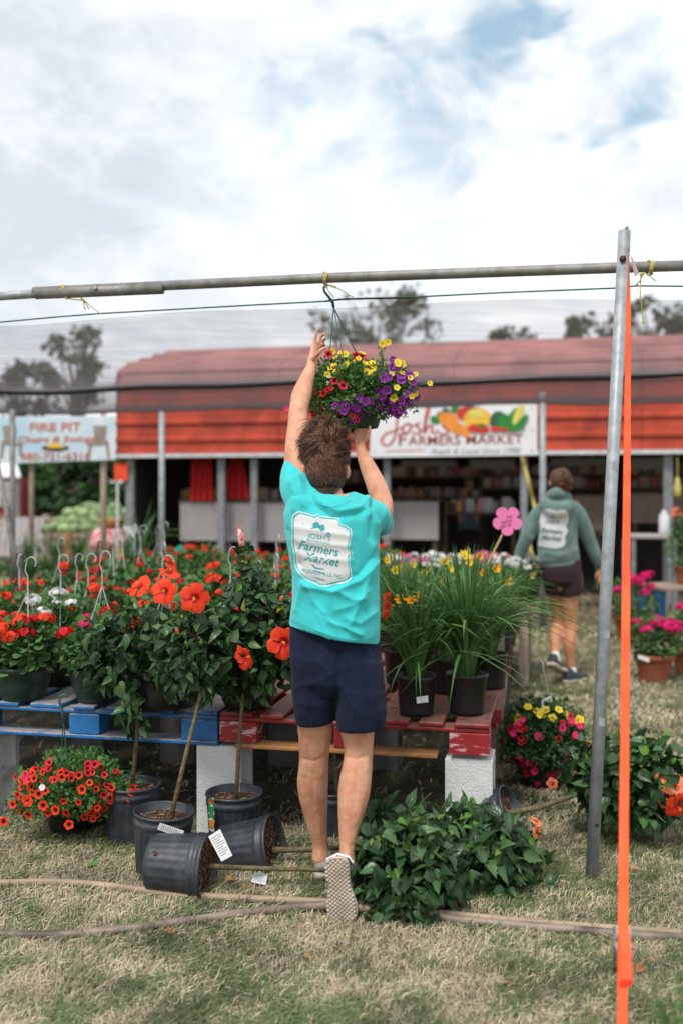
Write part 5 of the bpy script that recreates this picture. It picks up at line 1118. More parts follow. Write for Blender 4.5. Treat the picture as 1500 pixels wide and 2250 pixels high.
# ball of yellow and magenta flowers on the lawn at the right
cb = empty('calibrachoa_basket', W(1190, 1700, 5.0), 'round mass of yellow and magenta flowers standing on the lawn', 'flower basket'); p = W(1190, 1700, 5.0); p.z = 0
place(potmesh(.10, .14, .15, m_potblk, 'bowl'), Matrix.Translation(p)).build('pot', m_potblk, cb, True)
cali_plant(cb, W(1188, 1620, 5.0), (.225, .22, .185), 6500, [(f_yel, 16, side(-.8, 1.2, .2, 1.3), .020), (f_pink, 34, side(-1, 1.2, -1, .8), .019), (f_crim, 26, side(-1.2, 1, -1, .8), .016), (f_pur, 5, side(.0, .8, -.8, .2), .017)], 11, l_calid, .024, 50, lim=above)
mb = MB(); mb.tube([W(1207, 1545, 4.85), W(1203, 1520, 4.85), W(1198, 1490, 4.85), W(1192, 1470, 4.85), W(1193, 1460, 4.85), W(1188, 1452, 4.85)], [.0018, .0018, .0018, .003, .004, .004], 6); mb.build('hanger_wire', m_hookw, cb)
mb = MB(); mb.tube([W(1190, 1560, 4.84), W(1191, 1541, 4.84), W(1196, 1537, 4.84), W(1211, 1532, 4.84)], [.004, .006, .008, .007], 7); mb.build('hook', m_hookw, cb)

# ---------------- geranium bowls
def geranium(loc, seed, potkind, head, n_head, hookm=None, rad=.17, ht=.19, dense=520, group=None, label='', potr=(.085, .125, .135), scale=1.0, hmesh2=None, hx=1, hookh=.33, cat='flower bowl', lowfl=False, headr=.032, tag_=False, name='geranium_bowl'):
    r_ = random.Random(seed); root = empty(name, loc, label, cat, group); L0 = Vector(loc); m = {'g': m_potgrn, 'b': m_potblk, 't': m_terra}[potkind]
    place(potmesh(*potr, m, 'terra' if potkind == 't' else 'bowl'), Matrix.Translation(L0)).build('pot', m, root, True); h = potr[2]
    place(soilmb(potr[1]*.94, h-.015, seed), Matrix.Translation(L0)).build('soil', m_soil, root, True)
    ms = []; ms2 = []; c = L0+V3((0, 0, h+ht*.42))
    for i in range(dense):
        d = rv(r_); q = r_.random()**.33; p = c+V3((d.x*rad, d.y*rad, d.z*ht*.62))*q*(1+.22*noise.noise(d*2.5+V3((seed, 0, 0))))
        if p.z < L0.z+.03: continue
        ms.append(basis(p, d+rv(r_)*.5, d+V3((0, -.2, .9))+rv(r_)*.3, .042*r_.uniform(.6, 1.25)))
    V, T, LC = inst(t_round, ms, seed); o = trimesh('foliage', V, T, l_ger, root, LC, off=L0); o['kind'] = 'stuff'
    for i in range(n_head):
        a_ = r_.random()*6.28; q = rad*math.sqrt(r_.random())*.95; p = L0+V3((q*math.cos(a_), q*math.sin(a_)-.02, h+ht*(.82+.42*r_.random())-.25*q*q/rad))
        if lowfl and i % 3 == 0: p = c+V3((rad*r_.uniform(-.9, .9), -rad*.95, r_.uniform(-.02, .06)))
        me = head if not hmesh2 or r_.random() < .6 else hmesh2; fo = link('flower_head', me, root); fo.location = p-L0; s_ = headr*r_.uniform(.8, 1.2); fo.scale = (s_, s_, s_); fo.rotation_euler = (r_.uniform(-.3, .5), r_.uniform(-.3, .3), r_.random()*6)
        if not i % 2: mb = MB(); mb.tube([c+V3((0, 0, -.02)), p], .002, 4); mb.build('flower_stalk', l_ger, root)
    if hookm:
        g_ = L0+V3((.02*hx, 0, h+hookh)); mb = MB(); hook_(mb, g_, 1.0, .15, hx); mb.build('hook', hookm, root)
        for k in range(3): a_ = k*2.1+seed; mb = MB(); mb.tube([g_, L0+V3((potr[1]*math.cos(a_), potr[1]*math.sin(a_), h))], .0022, 4); mb.build('hanger_wire', hookm, root)
    return root
def wz(x, y, z):  # world point on height z seen at pixel row y
    D = (H-z)*F/(y-1080); return V3(((x-750)/F*D, D, z))
Z_ = ZT+.002
geranium(wz(52, 1533, Z_), 1, 'g', u_red[0], 13, m_hookw, .15, .20, 620, None, 'green bowl of bright red geraniums at the left end of the blue pallet', (.095, .128, .15), hmesh2=u_red[1], headr=.040)
geranium(wz(215, 1538, Z_), 2, 'g', u_mag, 6, m_hookw, .15, .20, 600, None, 'green bowl with crimson pink geraniums left of the first bare stem', (.09, .128, .15), hmesh2=u_red[1], headr=.036, hookh=.36)
geranium(wz(125, 1502, Z_), 3, 'b', u_wht, 7, m_hookw, .13, .25, 480, None, 'dark bowl of white geraniums between the two green bowls', (.085, .115, .14), headr=.034)
geranium(wz(352, 1553, Z_), 4, 'b', u_red[0], 3, m_hookw, .15, .18, 500, None, 'large dark bowl half hidden by the left hibiscus crown', (.115, .135, .17))
geranium(wz(545, 1552, Z_), 5, 'b', u_red[1], 2, m_hookw, .15, .2, 420, None, 'dark bowl on the red pallet behind the middle hibiscus', (.1, .12, .15))
geranium(wz(-60, 1528, Z_), 6, 'g', u_red[0], 9, m_hookw, .15, .22, 420, None, 'bowl of red geraniums cut off by the left edge', (.09, .125, .15), headr=.036)
protos = [geranium(Mk(-2.3, 4.62, Z_), 21, 'g', u_red[0], 6, m_hookw, .17, .26, 480, None, 'x', headr=.036),
          geranium(Mk(-1.93, 4.66, Z_), 22, 'b', u_red[0], 4, None, .17, .27, 480, None, 'x', hx=-1, headr=.036),
          geranium(Mk(-1.56, 4.64, Z_), 23, 'g', u_red[1], 2, m_hookw, .17, .26, 480, None, 'x', headr=.034, hookh=.37),
          geranium(Mk(-1.62, 5.0, Z_), 25, 'b', u_red[0], 1, None, .19, .27, 520, None, 'x', headr=.034),
          geranium(Mk(-2.68, 4.60, Z_), 24, 'g', u_red[0], 7, m_hookb, .17, .25, 480, None, 'x', headr=.036)]
kinds = [('bowl of scarlet geraniums with a white hook in the crowd behind the front row', 'geranium bowls behind the front row, white hooks'),
         ('dark bowl of orange red geraniums without hook behind the front row', 'dark geranium bowls behind the front row'),
         ('leafy geranium bowl with one or two crimson heads and a taller white hook', 'mostly green geranium bowls'),
         ('hookless leafy geranium bowl with a single head in the rear crowd', 'hookless leafy bowls'),
         ('geranium bowl with a black hook among the rear bowls on the left', 'geranium bowls with black hooks')]
for p_, (l_, g_) in zip(protos, kinds): p_['label'] = l_; p_['group'] = g_
k = 0
for j in range(12):
    for i in range(7):
        v = 5.02+.37*j+rnd.uniform(-.05, .05); u = -2.95+.39*i+rnd.uniform(-.05, .05)-(.06*j if i < 2 else 0)
        x = 750+(u*CT+v*ST)/(-u*ST+v*CT)*F
        if x < -60 or (u > -1.1 and v < 6.6) or x > 900: continue
        if j == 1 and i == 5: continue
        t = 4 if (x < 260 and j in (1, 3, 4)) else ((0, 1, 3, 2)[(k*7+j) % 4] if x < 330 else (3, 3, 2, 3, 1)[(k*3+j) % 5])
        if t == 0 and j > 3: t = 1
        c = copy_tree(protos[t]); c.location = Mk(u, v, Z_ - (0 if v < 8.9 else Z_-.3)); c.rotation_euler = (0, 0, rnd.uniform(-1.2, 1.2)); s_ = rnd.uniform(.88, 1.06); c.scale = (s_, s_, s_); k += 1
# far low rows of red flowers in front of the hall
for j in range(16):
    x = 300+26*j+rnd.uniform(-5, 5)
    if 620 < x < 640: continue
    c = copy_tree(protos[(j) % 2]); c.location = Wv(x, 1228+rnd.uniform(-3, 6), 11.9+rnd.uniform(-.3, .3)); c.location.z = .28; c['label'] = 'bowl of red flowers in the far row before the hall counters'; c['group'] = 'far row of red bowls before the counters'
mb = MB(); mb.box(Mk(-3.2, 12, .26), (4.6, .7, .03), rz=RZ)
for su in (-2.2, 0, 2.2):
    for sv in (-.28, .28): mb.box(Mk(-3.2+su, 12+sv, .125), (.06, .06, .25), rz=RZ)
top('low_bench', mb, m_brownwood, Mk(-3.2, 12, 0), 'low dark bench carrying the far row of red bowls', 'bench')
# grassy tuft plants at the left rear
def blades(root, base, n, length, spread, width, seed, m, lean=None, side=0.0, wide0=.03, name='foliage', kind=True):
    r_ = random.Random(seed); V = []; T = []; LC = []
    for i in range(n):
        a_ = r_.random()*6.283; q = r_.random()**.5*wide0; p = V3(base)+V3((q*math.cos(a_), q*math.sin(a_), 0)); ln = length*r_.uniform(.6, 1.1); out = spread*r_.uniform(.15, 1.1); dv_ = V3((math.cos(a_)+side, math.sin(a_), 0)); rr = r_.random()
        sv = V3((-dv_.y, dv_.x, 0)).normalized()*width*r_.uniform(.7, 1.2)/2; ns = 7; o = len(V); twist = r_.uniform(-.4, .4)
        for k in range(ns+1):
            t = k/ns; bend = t**2.1; c = p+dv_*out*(.25*t+.75*bend)*ln*1.1+V3((0, 0, ln*(t-.62*bend*out*1.3*t))); ww = (1-.25*t if t < .7 else (1-t)*2.6+.04); s2 = (sv*math.cos(twist*t)+V3((0, 0, 1))*sv.length*math.sin(twist*t))*ww
            cen = V3((0, 0, -.3*sv.length)); V += [c-s2, c+cen, c+s2]; LC += [(-.4, t*.0+.02, rr), (0.3, 0, rr), (.4, t*0+.02, rr)]
        for k in range(ns):
            b_ = o+3*k
            for h_ in (0, 1): T += [(b_+h_, b_+h_+1, b_+h_+4), (b_+h_, b_+h_+4, b_+h_+3)]
    return V, T, LC
def tuft(loc, n, length, spread, width, seed, m, label, cat='grass plant', group=None, name='grass_clump', side=0):
    root = empty(name, loc, label, cat, group); V, T, LC = blades(root, loc, n, length, spread, width, seed, m, side=side); o = trimesh('foliage', np.array([list(q) for q in V]), T, m, root, LC, smooth=True, off=loc); o['kind'] = 'stuff'; return root
tf = [('tall grass tuft in the gap behind the black hooks', 60, 1235), ('tall grass tuft left of the gingham stand', 120, 1235), ('tall grass tuft under the melon crates', 175, 1232), ('tall grass tuft right of the gingham stand', 285, 1240), ('arching grass tuft before the dark doorway', 310, 1240)]
for k, (l_, x, y) in enumerate(tf): tuft(Wv(x, y, 10.2), 50, .42 if k < 4 else .8, .8, .016, 60+k, l_lily, l_, 'grass clump', 'grass tufts behind the bowls')
for k in range(9): tuft(Wv(-10+38*k, 1275, 9.6), 90, .36, .9, .018, 80+k, l_ger, 'low leafy clump in the rear row of plants on the left', 'leafy clump', 'low clumps behind the bowls', 'leafy_clump')

# ---------------- daylilies
me_bl = []
for s_ in range(14):
    V, T, LC = blades(None, (0, 0, 0), 1, 1.0, (.45, .7, .95, 1.15, 1.35, .3, .85)[s_ % 7], .022, 200+s_, None, wide0=0)
    V = np.array([list(q) for q in V]); a_ = math.atan2(V[-2][1], V[-2][0]); ca, sa_ = math.cos(-a_), math.sin(-a_); V[:, :2] = V[:, :2] @ np.array([[ca, sa_], [-sa_, ca]])
    me_bl.append(trimesh('blade', V, T, l_lily, 'mesh', LC, smooth=True))
def daylily(loc, seed, n_obj, n_fill, length, side, label, flowers, pot=(.072, .083, .165), tagp=None, group='daylilies in black pots', flm=None):
    r_ = random.Random(seed); loc = V3(loc); root = empty('daylily_pot', loc, label, 'potted plant', group)
    place(potmesh(*pot, m_potblk, 'plain'), Matrix.Translation(loc)).build('pot', m_potblk, root, True); place(soilmb(pot[1]*.95, pot[2]-.02, seed), Matrix.Translation(loc)).build('soil', m_soil, root, True)
    b_ = V3((0, 0, pot[2]-.02))
    for i in range(n_obj):
        a_ = r_.random()*6.283 if r_.random() < .6 else -math.pi/2*(1+r_.uniform(-.9, .3))+side; q = .032*r_.random()
        o = link('blade', me_bl[r_.randrange(14)], root); s_ = length*r_.uniform(.6, 1.1); o.matrix_local = Matrix.Translation(b_+V3((q*math.cos(a_), q*math.sin(a_), 0))) @ Matrix.Rotation(a_, 4, 'Z') @ Matrix.Diagonal((s_, s_*1.35, s_, 1))
    V, T, LC = blades(root, loc+b_, int(n_fill*1.5), length*(.86 if loc.x > 1.02 else 1), .72, .017, seed+300, l_lily, side=0); o = trimesh('foliage', np.array([list(q) for q in V]), T, l_lily, root, LC, smooth=True, off=loc); o['kind'] = 'stuff'
    V, T, LC = blades(root, loc+b_, 26, .17, .3, .016, seed+400, l_lilylight, wide0=.028); o = trimesh('pale_blade_bases', np.array([list(q) for q in V]), T, l_lilylight, root, LC, smooth=True, off=loc); o['kind'] = 'stuff'
    for k, (pos, face, sz) in enumerate(flowers):
        putflower('lily_flower', flm or f_lily, root, pos, face, sz, k); mb = MB(); mb.tube([loc+b_, (loc+b_).lerp(V3(pos), .6)+V3((0, 0, .04)), pos], [.0035, .003, .0025], 5); mb.build('flower_scape', l_lilylight, root)
        mb = MB(); q = V3(pos)+V3((.02, 0, .005)); mb.tube([q, q+V3((.005, 0, .02)), q+V3((.008, 0, .045))], [.002, .006, .002], 6); mb.build('bud', l_lilylight if k % 2 else p_yell, root)
    if tagp: tagcard(root, tagp, ink=False)
    return root
dl1 = wz(914, 1568, Z_); dl2 = wz(1024, 1566, Z_)
D1, D2 = dl1.y, dl2.y
daylily(dl1, 1, 64, 60, .54, -.2, 'daylily in the black pot with a white sticker, right of the man', [(W(905, 1395-70, D1-.03), (-.3, -.7, .6), .034), (W(880, 1322, D1), (-.2, -.8, .5), .034)], tagp=[W(914, 1532, D1-.083), W(939, 1528, D1-.079), W(940, 1543, D1-.079), W(915, 1546, D1-.083)])
daylily(dl2, 2, 90, 110, .60, .25, 'largest daylily fountain in the plain black pot nearest the red pallet corner', [], pot=(.074, .088, .17))
spots = [((985, 1520), .58, 'daylily in the pot peeping between the two front pots', [((975, 1240), (0, -.7, .6)), ((1018, 1228), (.2, -.7, .6))]), ((1075, 1510), .50, 'daylily spilling over the right edge of the red pallet', []), ((880, 1500), .55, 'daylily against the left side of the group, by the turquoise shirt', [((868, 1258), (0, -.8, .5)), ((852, 1350), (-.1, -1, .3))]),
         ((930, 1470), .55, 'yellow flowered daylily in the second row behind the sticker pot', [((888, 1270), (0, -.8, .5)), ((972, 1283), (.1, -1, .3)), ((866, 1310), (.1, -1, .3))]), ((1015, 1466), .55, 'second row daylily under the tallest yellow blooms', [((1016, 1222), (0, -.8, .5)), ((985, 1252), (.1, -1, .3)), ((1028, 1238), (.1, -1, .3))]), ((1090, 1462), .46, 'second row daylily leaning out over the lawn', [((1086, 1255), (.2, -.8, .5)), ((1062, 1262), (-.2, -.8, .4)), ((1110, 1282), (.3, -.8, .3))]),
         ((860, 1430), .5, 'third row daylily nearest the shirt', [((850, 1235), (0, -.8, .5)), ((905, 1245), (.2, -.8, .5)), ((932, 1262), (-.2, -.9, .4))]), ((960, 1425), .52, 'third row daylily in the middle', [((1050, 1228), (.2, -.8, .6))]), ((1045, 1420), .52, 'third row daylily toward the pink flower board', []), ((1105, 1415), .44, 'third row daylily at the right rim of the table', [])]
for k, ((x, y), ln, l_, fl) in enumerate(spots):
    p = wz(x, y, Z_); daylily(p, 10+k, 26 if k < 3 else 10, 75, ln, .05 if x > 1040 else -.05, l_, [(W(a_, b_, p.y-.02), f_, .036) for (a_, b_), f_ in fl], flm=f_lily if k % 2 else f_lily2)
# pale flower trays behind
for k, (x, me, c_) in enumerate(((900, u_pink, 'lilac pink'), (950, u_wht, 'white'), (1000, u_wht, 'white and green'), (1055, u_pink, 'pink'), (1105, u_wht, 'cream white'), (1150, u_wht, 'snow white'), (870, u_wht, 'pale'), (1085, u_pch, 'peach'))):
    p = Wv(x, 1290+4*(k % 3), 7.9+.15*(k % 2)); p.z = .62
    geranium(p, 40+k, 'b', me, 26, None, .17, .2, 260, 'flower trays behind the daylilies', c_+' flowered bowl in the row behind the daylilies, '+('left', 'middle', 'right')[0 if x < 960 else (1 if x < 1080 else 2)]+' part', (.1, .125, .12), hmesh2=u_wht if k in (0, 2) else None, headr=.035)
mb = MB(); mb.box(Mk(-1.32, 8.0, .595), (2.3, .8, .04), rz=RZ)
for su in (-1.1, 0, 1.1):
    for sv in (-.33, .33): mb.box(Mk(-1.32+su, 8.0+sv, .29), (.07, .07, .57), rz=RZ)
top('plant_bench', mb, m_greywood, Mk(-1.32, 8.0, 0), 'grey wooden bench under the pale flowers behind the daylilies', 'bench')
# flower shaped boards on stakes
def flower_sign(cx, cy, r_px, v, m, label, stake, petals=5, rot=0.0, depth=.008, lobe=.55, txt=None):
    root = empty('flower_sign', Wv(*stake, v), label, 'sign'); cpt = Wv(cx, cy, v); s_ = cpt.y/F; mb = MB(); pts = []
    n = 60
    for i in range(n):
        a_ = 2*math.pi*i/n; b_ = (a_*petals/(2*math.pi)) % 1; rr = r_px*s_*(.60+.40*math.sqrt(abs(math.sin(math.pi*b_)))) if lobe > .5 else r_px*s_*(.8+.2*abs(math.sin(math.pi*b_)))
        pts.append((rr*math.cos(a_+rot), rr*math.sin(a_+rot)))
    vs = [cpt+V3((x, 0, z)) for x, z in pts]+[cpt+V3((x, depth, z)) for x, z in pts]+[cpt, cpt+V3((0, depth, 0))]
    fs = [(i, 2*n, (i+1) % n) for i in range(n)]+[(n+i, n+(i+1) % n, 2*n+1) for i in range(n)]+[(i, (i+1) % n, n+(i+1) % n, n+i) for i in range(n)]
    mb.add(vs, fs); bd = mb.build('sign_board', m, root)
    b0 = Wv(*stake, v); mb = MB(); mb.tube([b0+V3((0, .012, 0)), cpt+V3((0, .014, -.3*r_px*s_))], .0075*s_/.0028, 6); mb.build('stake', m_stake, root)
    if txt:
        for k, (t_, hh, ww, dx, dy) in enumerate(txt):
            V, Fc = text_geo(t_, hh, ww, .3); mb = MB(); mb.add([cpt+V3((((a_+dx)*.95+(b_-dy)*.25)*s_, -.003, ((b_-dy)*.95-(a_+dx)*.25*-1)*s_)) for a_, b_ in V], Fc); mb.build('lettering', m_plum, root)
    return root
flower_sign(1114, 1144, 33, 5.6, m_pinksign, 'pink flower shaped board on a slanting stake above the daylilies', (1068, 1245), 5, .3, txt=[('The', 6, 14, -6, -6), ('Island', 7, 24, -14, 4), ('Day lily', 7, 26, -14, 14)])
flower_sign(397, 1211, 14, 10.6, m_tealsign, 'small aqua flower shaped board on a stake before the counters', (396, 1262), 5, .95, lobe=.4)
mb = MB(); mb.box(Wv(262, 1250, 9.0), (.035, .02, .42)); p = Wv(262, 1300, 9.0); top('yellow_stake', mb, mat('yellow_stake_paint', (.45, .32, .08), .8, var=.3), p, 'bare yellowish stake standing among the rear bowls on the left', 'stake')

# ---------------- right side: terracotta geraniums, blue bench
def gp_(x, y): D = DG(y); return V3(((x-750)/F*D, D, 0))
geranium(gp_(1436, 1497), 71, 't', u_mag, 13, None, .19, .25, 620, None, 'terracotta pot of magenta geraniums with a white sticker, front one on the lawn', (.105, .155, .22), headr=.048, cat='potted plant', name='potted_geranium')
tagcard(bpy.data.objects['potted_geranium'], [W(1401, 1438, 7.55), W(1426, 1446, 7.55), W(1425, 1456, 7.55), W(1400, 1447, 7.55)], ink=False)
geranium(gp_(1385, 1405), 72, 't', u_mag, 14, None, .26, .36, 620, None, 'terracotta pot of magenta geraniums behind the orange strap', (.13, .17, .24), headr=.055, cat='potted plant', name='potted_geranium')
geranium(gp_(1515, 1480), 73, 't', u_mag, 5, None, .2, .28, 420, None, 'terracotta pot cut by the right edge, mostly leaves', (.11, .15, .22), headr=.05, cat='potted plant', name='potted_geranium')
bb = empty('blue_bench', gp_(1500, 1400), 'blue painted low bench with weathered top at the right edge', 'bench'); c = gp_(1520, 1392)
mb = MB()
for k in range(4): 
    mb = MB(); mb.box((c.x+.05, c.y-.25+k*.17, .50), (1.1, .14, .03), rz=.35, bev=.004); mb.build('top_slat', m_greywood, bb)
for sx in (-.42, .5):
    for sy in (-.25, .3): mb = MB(); mb.box((c.x+sx, c.y+sy, .24), (.08, .08, .48), rz=.35, bev=.004); mb.build('leg', m_blue, bb)

geranium(V3((c.x-.05, c.y+.02, .517)), 74, 't', u_pch, 4, None, .2, .50, 460, None, 'terracotta pot of coral geraniums on the blue bench', (.10, .13, .18), headr=.045, cat='potted plant', name='potted_geranium')
tb = empty('white_table', Wv(1425, 1300, 12.6), 'small white topped table inside the hall behind the strap', 'table'); c = Wv(1425, 1178, 12.6)
mb = MB(); mb.box(c, (.5, .45, .05), rz=RZ, bev=.01); mb.build('table_top', m_greyboard, tb)
for sx in (-.25, .25):
    for sy in (-.18, .18): mb = MB(); mb.box((c.x+sx, c.y+sy, c.z/2-.02), (.05, .05, c.z-.04)); mb.build('leg', m_steelpost, tb)
mb = MB(); mb.lathe([(.06, 0), (.062, .01), (.062, .22), (.03, .25), (.03, .28), (.02, .285)], 14, 0, Matrix.Translation(c+V3((.18, 0, .031)))); top('white_jug', mb, m_trim, c+V3((.18, 0, .031)), 'white jug standing on the white table at the right', 'jug', None, True)
mb = MB(); mb.lathe([(.02, 0), (.12, .01), (.13, .07), (.10, .12), (.03, .14)], 16, 0, Matrix.Translation(c+V3((-.75, .3, .12)))); top('black_hat', mb, m_black, c+V3((-.75, .3, .12)), 'black rounded hat shape lying in the hall behind the post', 'hat', None, True)
c = c+V3((-.75, .3, 0)); mb = MB(); mb.box(c+V3((0, 0, .09)), (.5, .4, .06), rz=RZ)
for sx in (-.2, .2): mb.box(c+V3((sx, 0, -.3)), (.05, .3, .72), rz=RZ)
top('hall_stool', mb, m_brownwood, V3((c.x, c.y, 0)), 'brown stand in the hall carrying the black hat shape', 'stand')
mb = MB(); p = Wv(1487, 1070, 13.2); mb.tube([p+V3((0, 0, .12)), p+V3((0, 0, .04)), p, p+V3((0, 0, -.1)), p+V3((0, 0, -.14))], [.02, .03, .05, .045, .02], 12); top('yellow_bundle', mb, m_ystring, p+V3((0, 0, .12)), 'yellow bundle hanging in the hall at the right edge', 'bundle', None, True)
mb = MB(); p = Wv(1487, 1005, 13.2); mb.tube([p, Wv(1487, 1052, 13.2)], .006, 5); mb.build('cord', m_ystring, bpy.data.objects['yellow_bundle'])
# ---------------- fallen leaves and the fern corner
lm_b = leafmat('dead_leaf', (.30, .10, .03), (.42, .22, .07), 1.1, .1, .7); lm_g = leafmat('green_fallen_leaf', (.07, .20, .03), (.12, .3, .05), 1.1, .2)
for x, y, s_, m, l_ in ((372, 2068, .05, lm_b, 'orange brown leaf below the left pipe'), (668, 2120, .03, lm_b, 'small rust leaf in the lawn left of centre'), (1120, 2186, .04, lm_b, 'dead leaf low in the lawn, centre right'), (1415, 2146, .045, lm_b, 'tan curled leaf right of the ratchet'), (1430, 2130, .03, lm_b, 'pale leaf above the tan curled one'), (216, 1913, .04, lm_g, 'bright green leaf between the left pots and the tan pipe'), (143, 1888, .025, lm_g, 'tiny green leaf left of the upright pots'), (570, 1955, .04, lm_b, 'reddish leaf litter under the rear tipped pot'), (1392, 1925, .04, lm_b, 'brown leaf right of the post foot'), (500, 1950, .045, lm_b, 'brown leaf by the mouth of the front tipped pot'), (110, 1860, .02, lm_b, 'tan leaf under the red flowers'), (880, 2140, .03, lm_b, 'faded leaf below the fallen crown')):
    p = gp_(x, y); me = trimesh('fallen_leaf', t_hib[0][0], t_hib[0][1], m, 'mesh', t_hib[0][2], smooth=True); o = link('fallen_leaf', me); a_ = rnd.random()*6.28; o.matrix_world = basis(p+V3((0, 0, .028)), (math.cos(a_), math.sin(a_), .1), (.2, -.2, 1), s_*1.3); tag(o, l_, 'leaf', 'fallen leaves on the lawn')
fe = empty('fern', gp_(1560, 2200), 'blurred green fern reaching in at the bottom right corner', 'fern'); fe.location = W(1600, 2200, 1.95); fe.location.z = 0; ms = []; mb = MB(); r_ = random.Random(5)
base = V3((W(1600, 2200, 1.95).x, 2.05, 0.02))
for tx, ty, D in ((1405, 2062, 1.95), (1445, 2105, 1.9), (1425, 2150, 1.95), (1440, 2205, 1.85), (1475, 2075, 1.9), (1500, 2040, 2.0), (1490, 2150, 1.8), (1520, 2100, 1.85)):
    e = W(tx, ty, D); pts = [base.lerp(e, t)+V3((0, 0, .05*math.sin(math.pi*t))) for t in [i/12 for i in range(13)]]; mb.tube(pts, .0015, 4)
    for i in range(2, 13):
        for s_ in (-1, 1):
            for q in range(2): p = pts[i]; d = (pts[i]-pts[i-1]).normalized(); sd_ = d.cross(V3((0, 0, 1))).normalized()*s_; ms.append(basis(p, sd_+d*.6+rv(r_)*.3, V3((0, -.3, 1)), .045*(1.15-i/13)*r_.uniform(.7, 1.1)))
mb.build('frond_stalks', l_cali, fe); V, T, LC = inst(t_small, ms); o = trimesh('frond_leaflets', V, T, leafmat('fern_leaf', (.05, .14, .02), (.09, .22, .04), 1, .3), fe, LC, off=wl(fe)); o['kind'] = 'stuff'
# ================================================================== PEOPLE
def ring(c, a_, b_, n=28, p=2.0):
    """superellipse ring; a_ half-width vector, b_ half-depth vector"""
    c = Vector(c); a_ = Vector(a_); b_ = Vector(b_); out_ = []
    for i in range(n):
        t = 2*math.pi*i/n; ct, st_ = math.cos(t), math.sin(t); out_.append(c+a_*math.copysign(abs(ct)**(2/p), ct)+b_*math.copysign(abs(st_)**(2/p), st_))
    return out_
def densify(pts, rads, k=4):
    P = []; Q = []
    for i in range(len(pts)-1):
        p0 = Vector(pts[max(i-1, 0)]); p1 = Vector(pts[i]); p2 = Vector(pts[i+1]); p3 = Vector(pts[min(i+2, len(pts)-1)]); r0 = rads[max(i-1, 0)]; r1 = rads[i]; r2 = rads[i+1]; r3 = rads[min(i+2, len(pts)-1)]
        for j in range(k):
            t = j/k; P.append(.5*(2*p1+(p2-p0)*t+(2*p0-5*p1+4*p2-p3)*t*t+(3*p1-p0-3*p2+p3)*t**3)); Q.append(.5*(2*r1+(r2-r0)*t+(2*r0-5*r1+4*r2-r3)*t*t+(3*r1-r0-3*r2+r3)*t**3))
    P.append(Vector(pts[-1])); Q.append(rads[-1]); return P, Q
def limb(mb, pts, rads, n=18, flat=1.0, ref=None, k=4):
    P, Q = densify(pts, rads, k)
    d0 = (P[0]-P[1]).normalized(); d1 = (P[-1]-P[-2]).normalized()
    P = [P[0]+d0*Q[0]*.85, P[0]+d0*Q[0]*.6]+P+[P[-1]+d1*Q[-1]*.6, P[-1]+d1*Q[-1]*.85]; Q = [Q[0]*.5, Q[0]*.8]+Q+[Q[-1]*.8, Q[-1]*.5]
    mb.tube(P, Q, n, 0, True, flat, ref)
def remesh(mb, name, m, parent, voxel, smooth=6, fn=None, mats=None, after=None):
    me = bpy.data.meshes.new('tmp'); me.from_pydata(mb.v, [], mb.f); me.update(); o = bpy.data.objects.new('tmp', me); C.objects.link(o)
    md = o.modifiers.new('r', 'REMESH'); md.mode = 'VOXEL'; md.voxel_size = voxel
    ms = o.modifiers.new('s', 'SMOOTH'); ms.iterations = smooth; ms.factor = .5
    dg = bpy.context.evaluated_depsgraph_get(); dg.update(); ne = bpy.data.meshes.new_from_object(o.evaluated_get(dg)); bpy.data.objects.remove(o); bpy.data.meshes.remove(me)
    n = len(ne.vertices); co = np.empty(n*3, np.float32); ne.vertices.foreach_get('co', co); co = co.reshape(-1, 3); no = np.empty(n*3, np.float32); ne.vertices.foreach_get('normal', no); no = no.reshape(-1, 3)
    if fn is not None: co = fn(co, no)
    off = np.array(wl(parent), np.float32); ne.vertices.foreach_set('co', (co-off).ravel()); ne.materials.clear()
    for q in (mats or [m]): ne.materials.append(q)
    ne.polygons.foreach_set('use_smooth', [True]*len(ne.polygons)); ne.update(); ne.name = name
    return link(name, ne, parent)
def folds(polys, amp=.006, width=.010, noise_amp=.0015, nscale=22):
    """raised creases along lines seen on the garment; polys: (points px, D, strength)"""
    segs = []
    for pts, D, s_ in polys:
        for i in range(len(pts)-1):
            x0, y0 = pts[i]; x1, y1 = pts[i+1]; segs.append((x0, y0, x1, y1, s_))
    def f(co, no):
        px = 750+co[:, 0]/co[:, 1]*F; py = 1080-(co[:, 2]-H)/co[:, 1]*F; disp = np.zeros(len(co)); back = np.clip(-no[:, 1]*2.2, 0, 1)
        for pts, D, s_ in polys:
            best = np.full(len(co), 1e9); 
            for i in range(len(pts)-1):
                x0, y0 = pts[i]; x1, y1 = pts[i+1]; dx, dy = x1-x0, y1-y0; l2 = dx*dx+dy*dy; t = np.clip(((px-x0)*dx+(py-y0)*dy)/l2, 0, 1); dd = (px-x0-t*dx)**2+(py-y0-t*dy)**2; best = np.minimum(best, dd)
            L_ = 0; wpx = width*600; disp += s_*amp*(.45*np.exp(-best/(2*wpx*wpx))+.55*np.exp(-np.sqrt(best)/(wpx*.8)))*back
        nn = np.array([noise.noise(Vector((float(a_), float(b_), float(c_)))*nscale*.4)+.5*noise.noise(Vector((float(a_), float(b_), float(c_)))*nscale) for a_, b_, c_ in co]); disp += noise_amp*nn
        return co+no*disp[:, None]
    return f
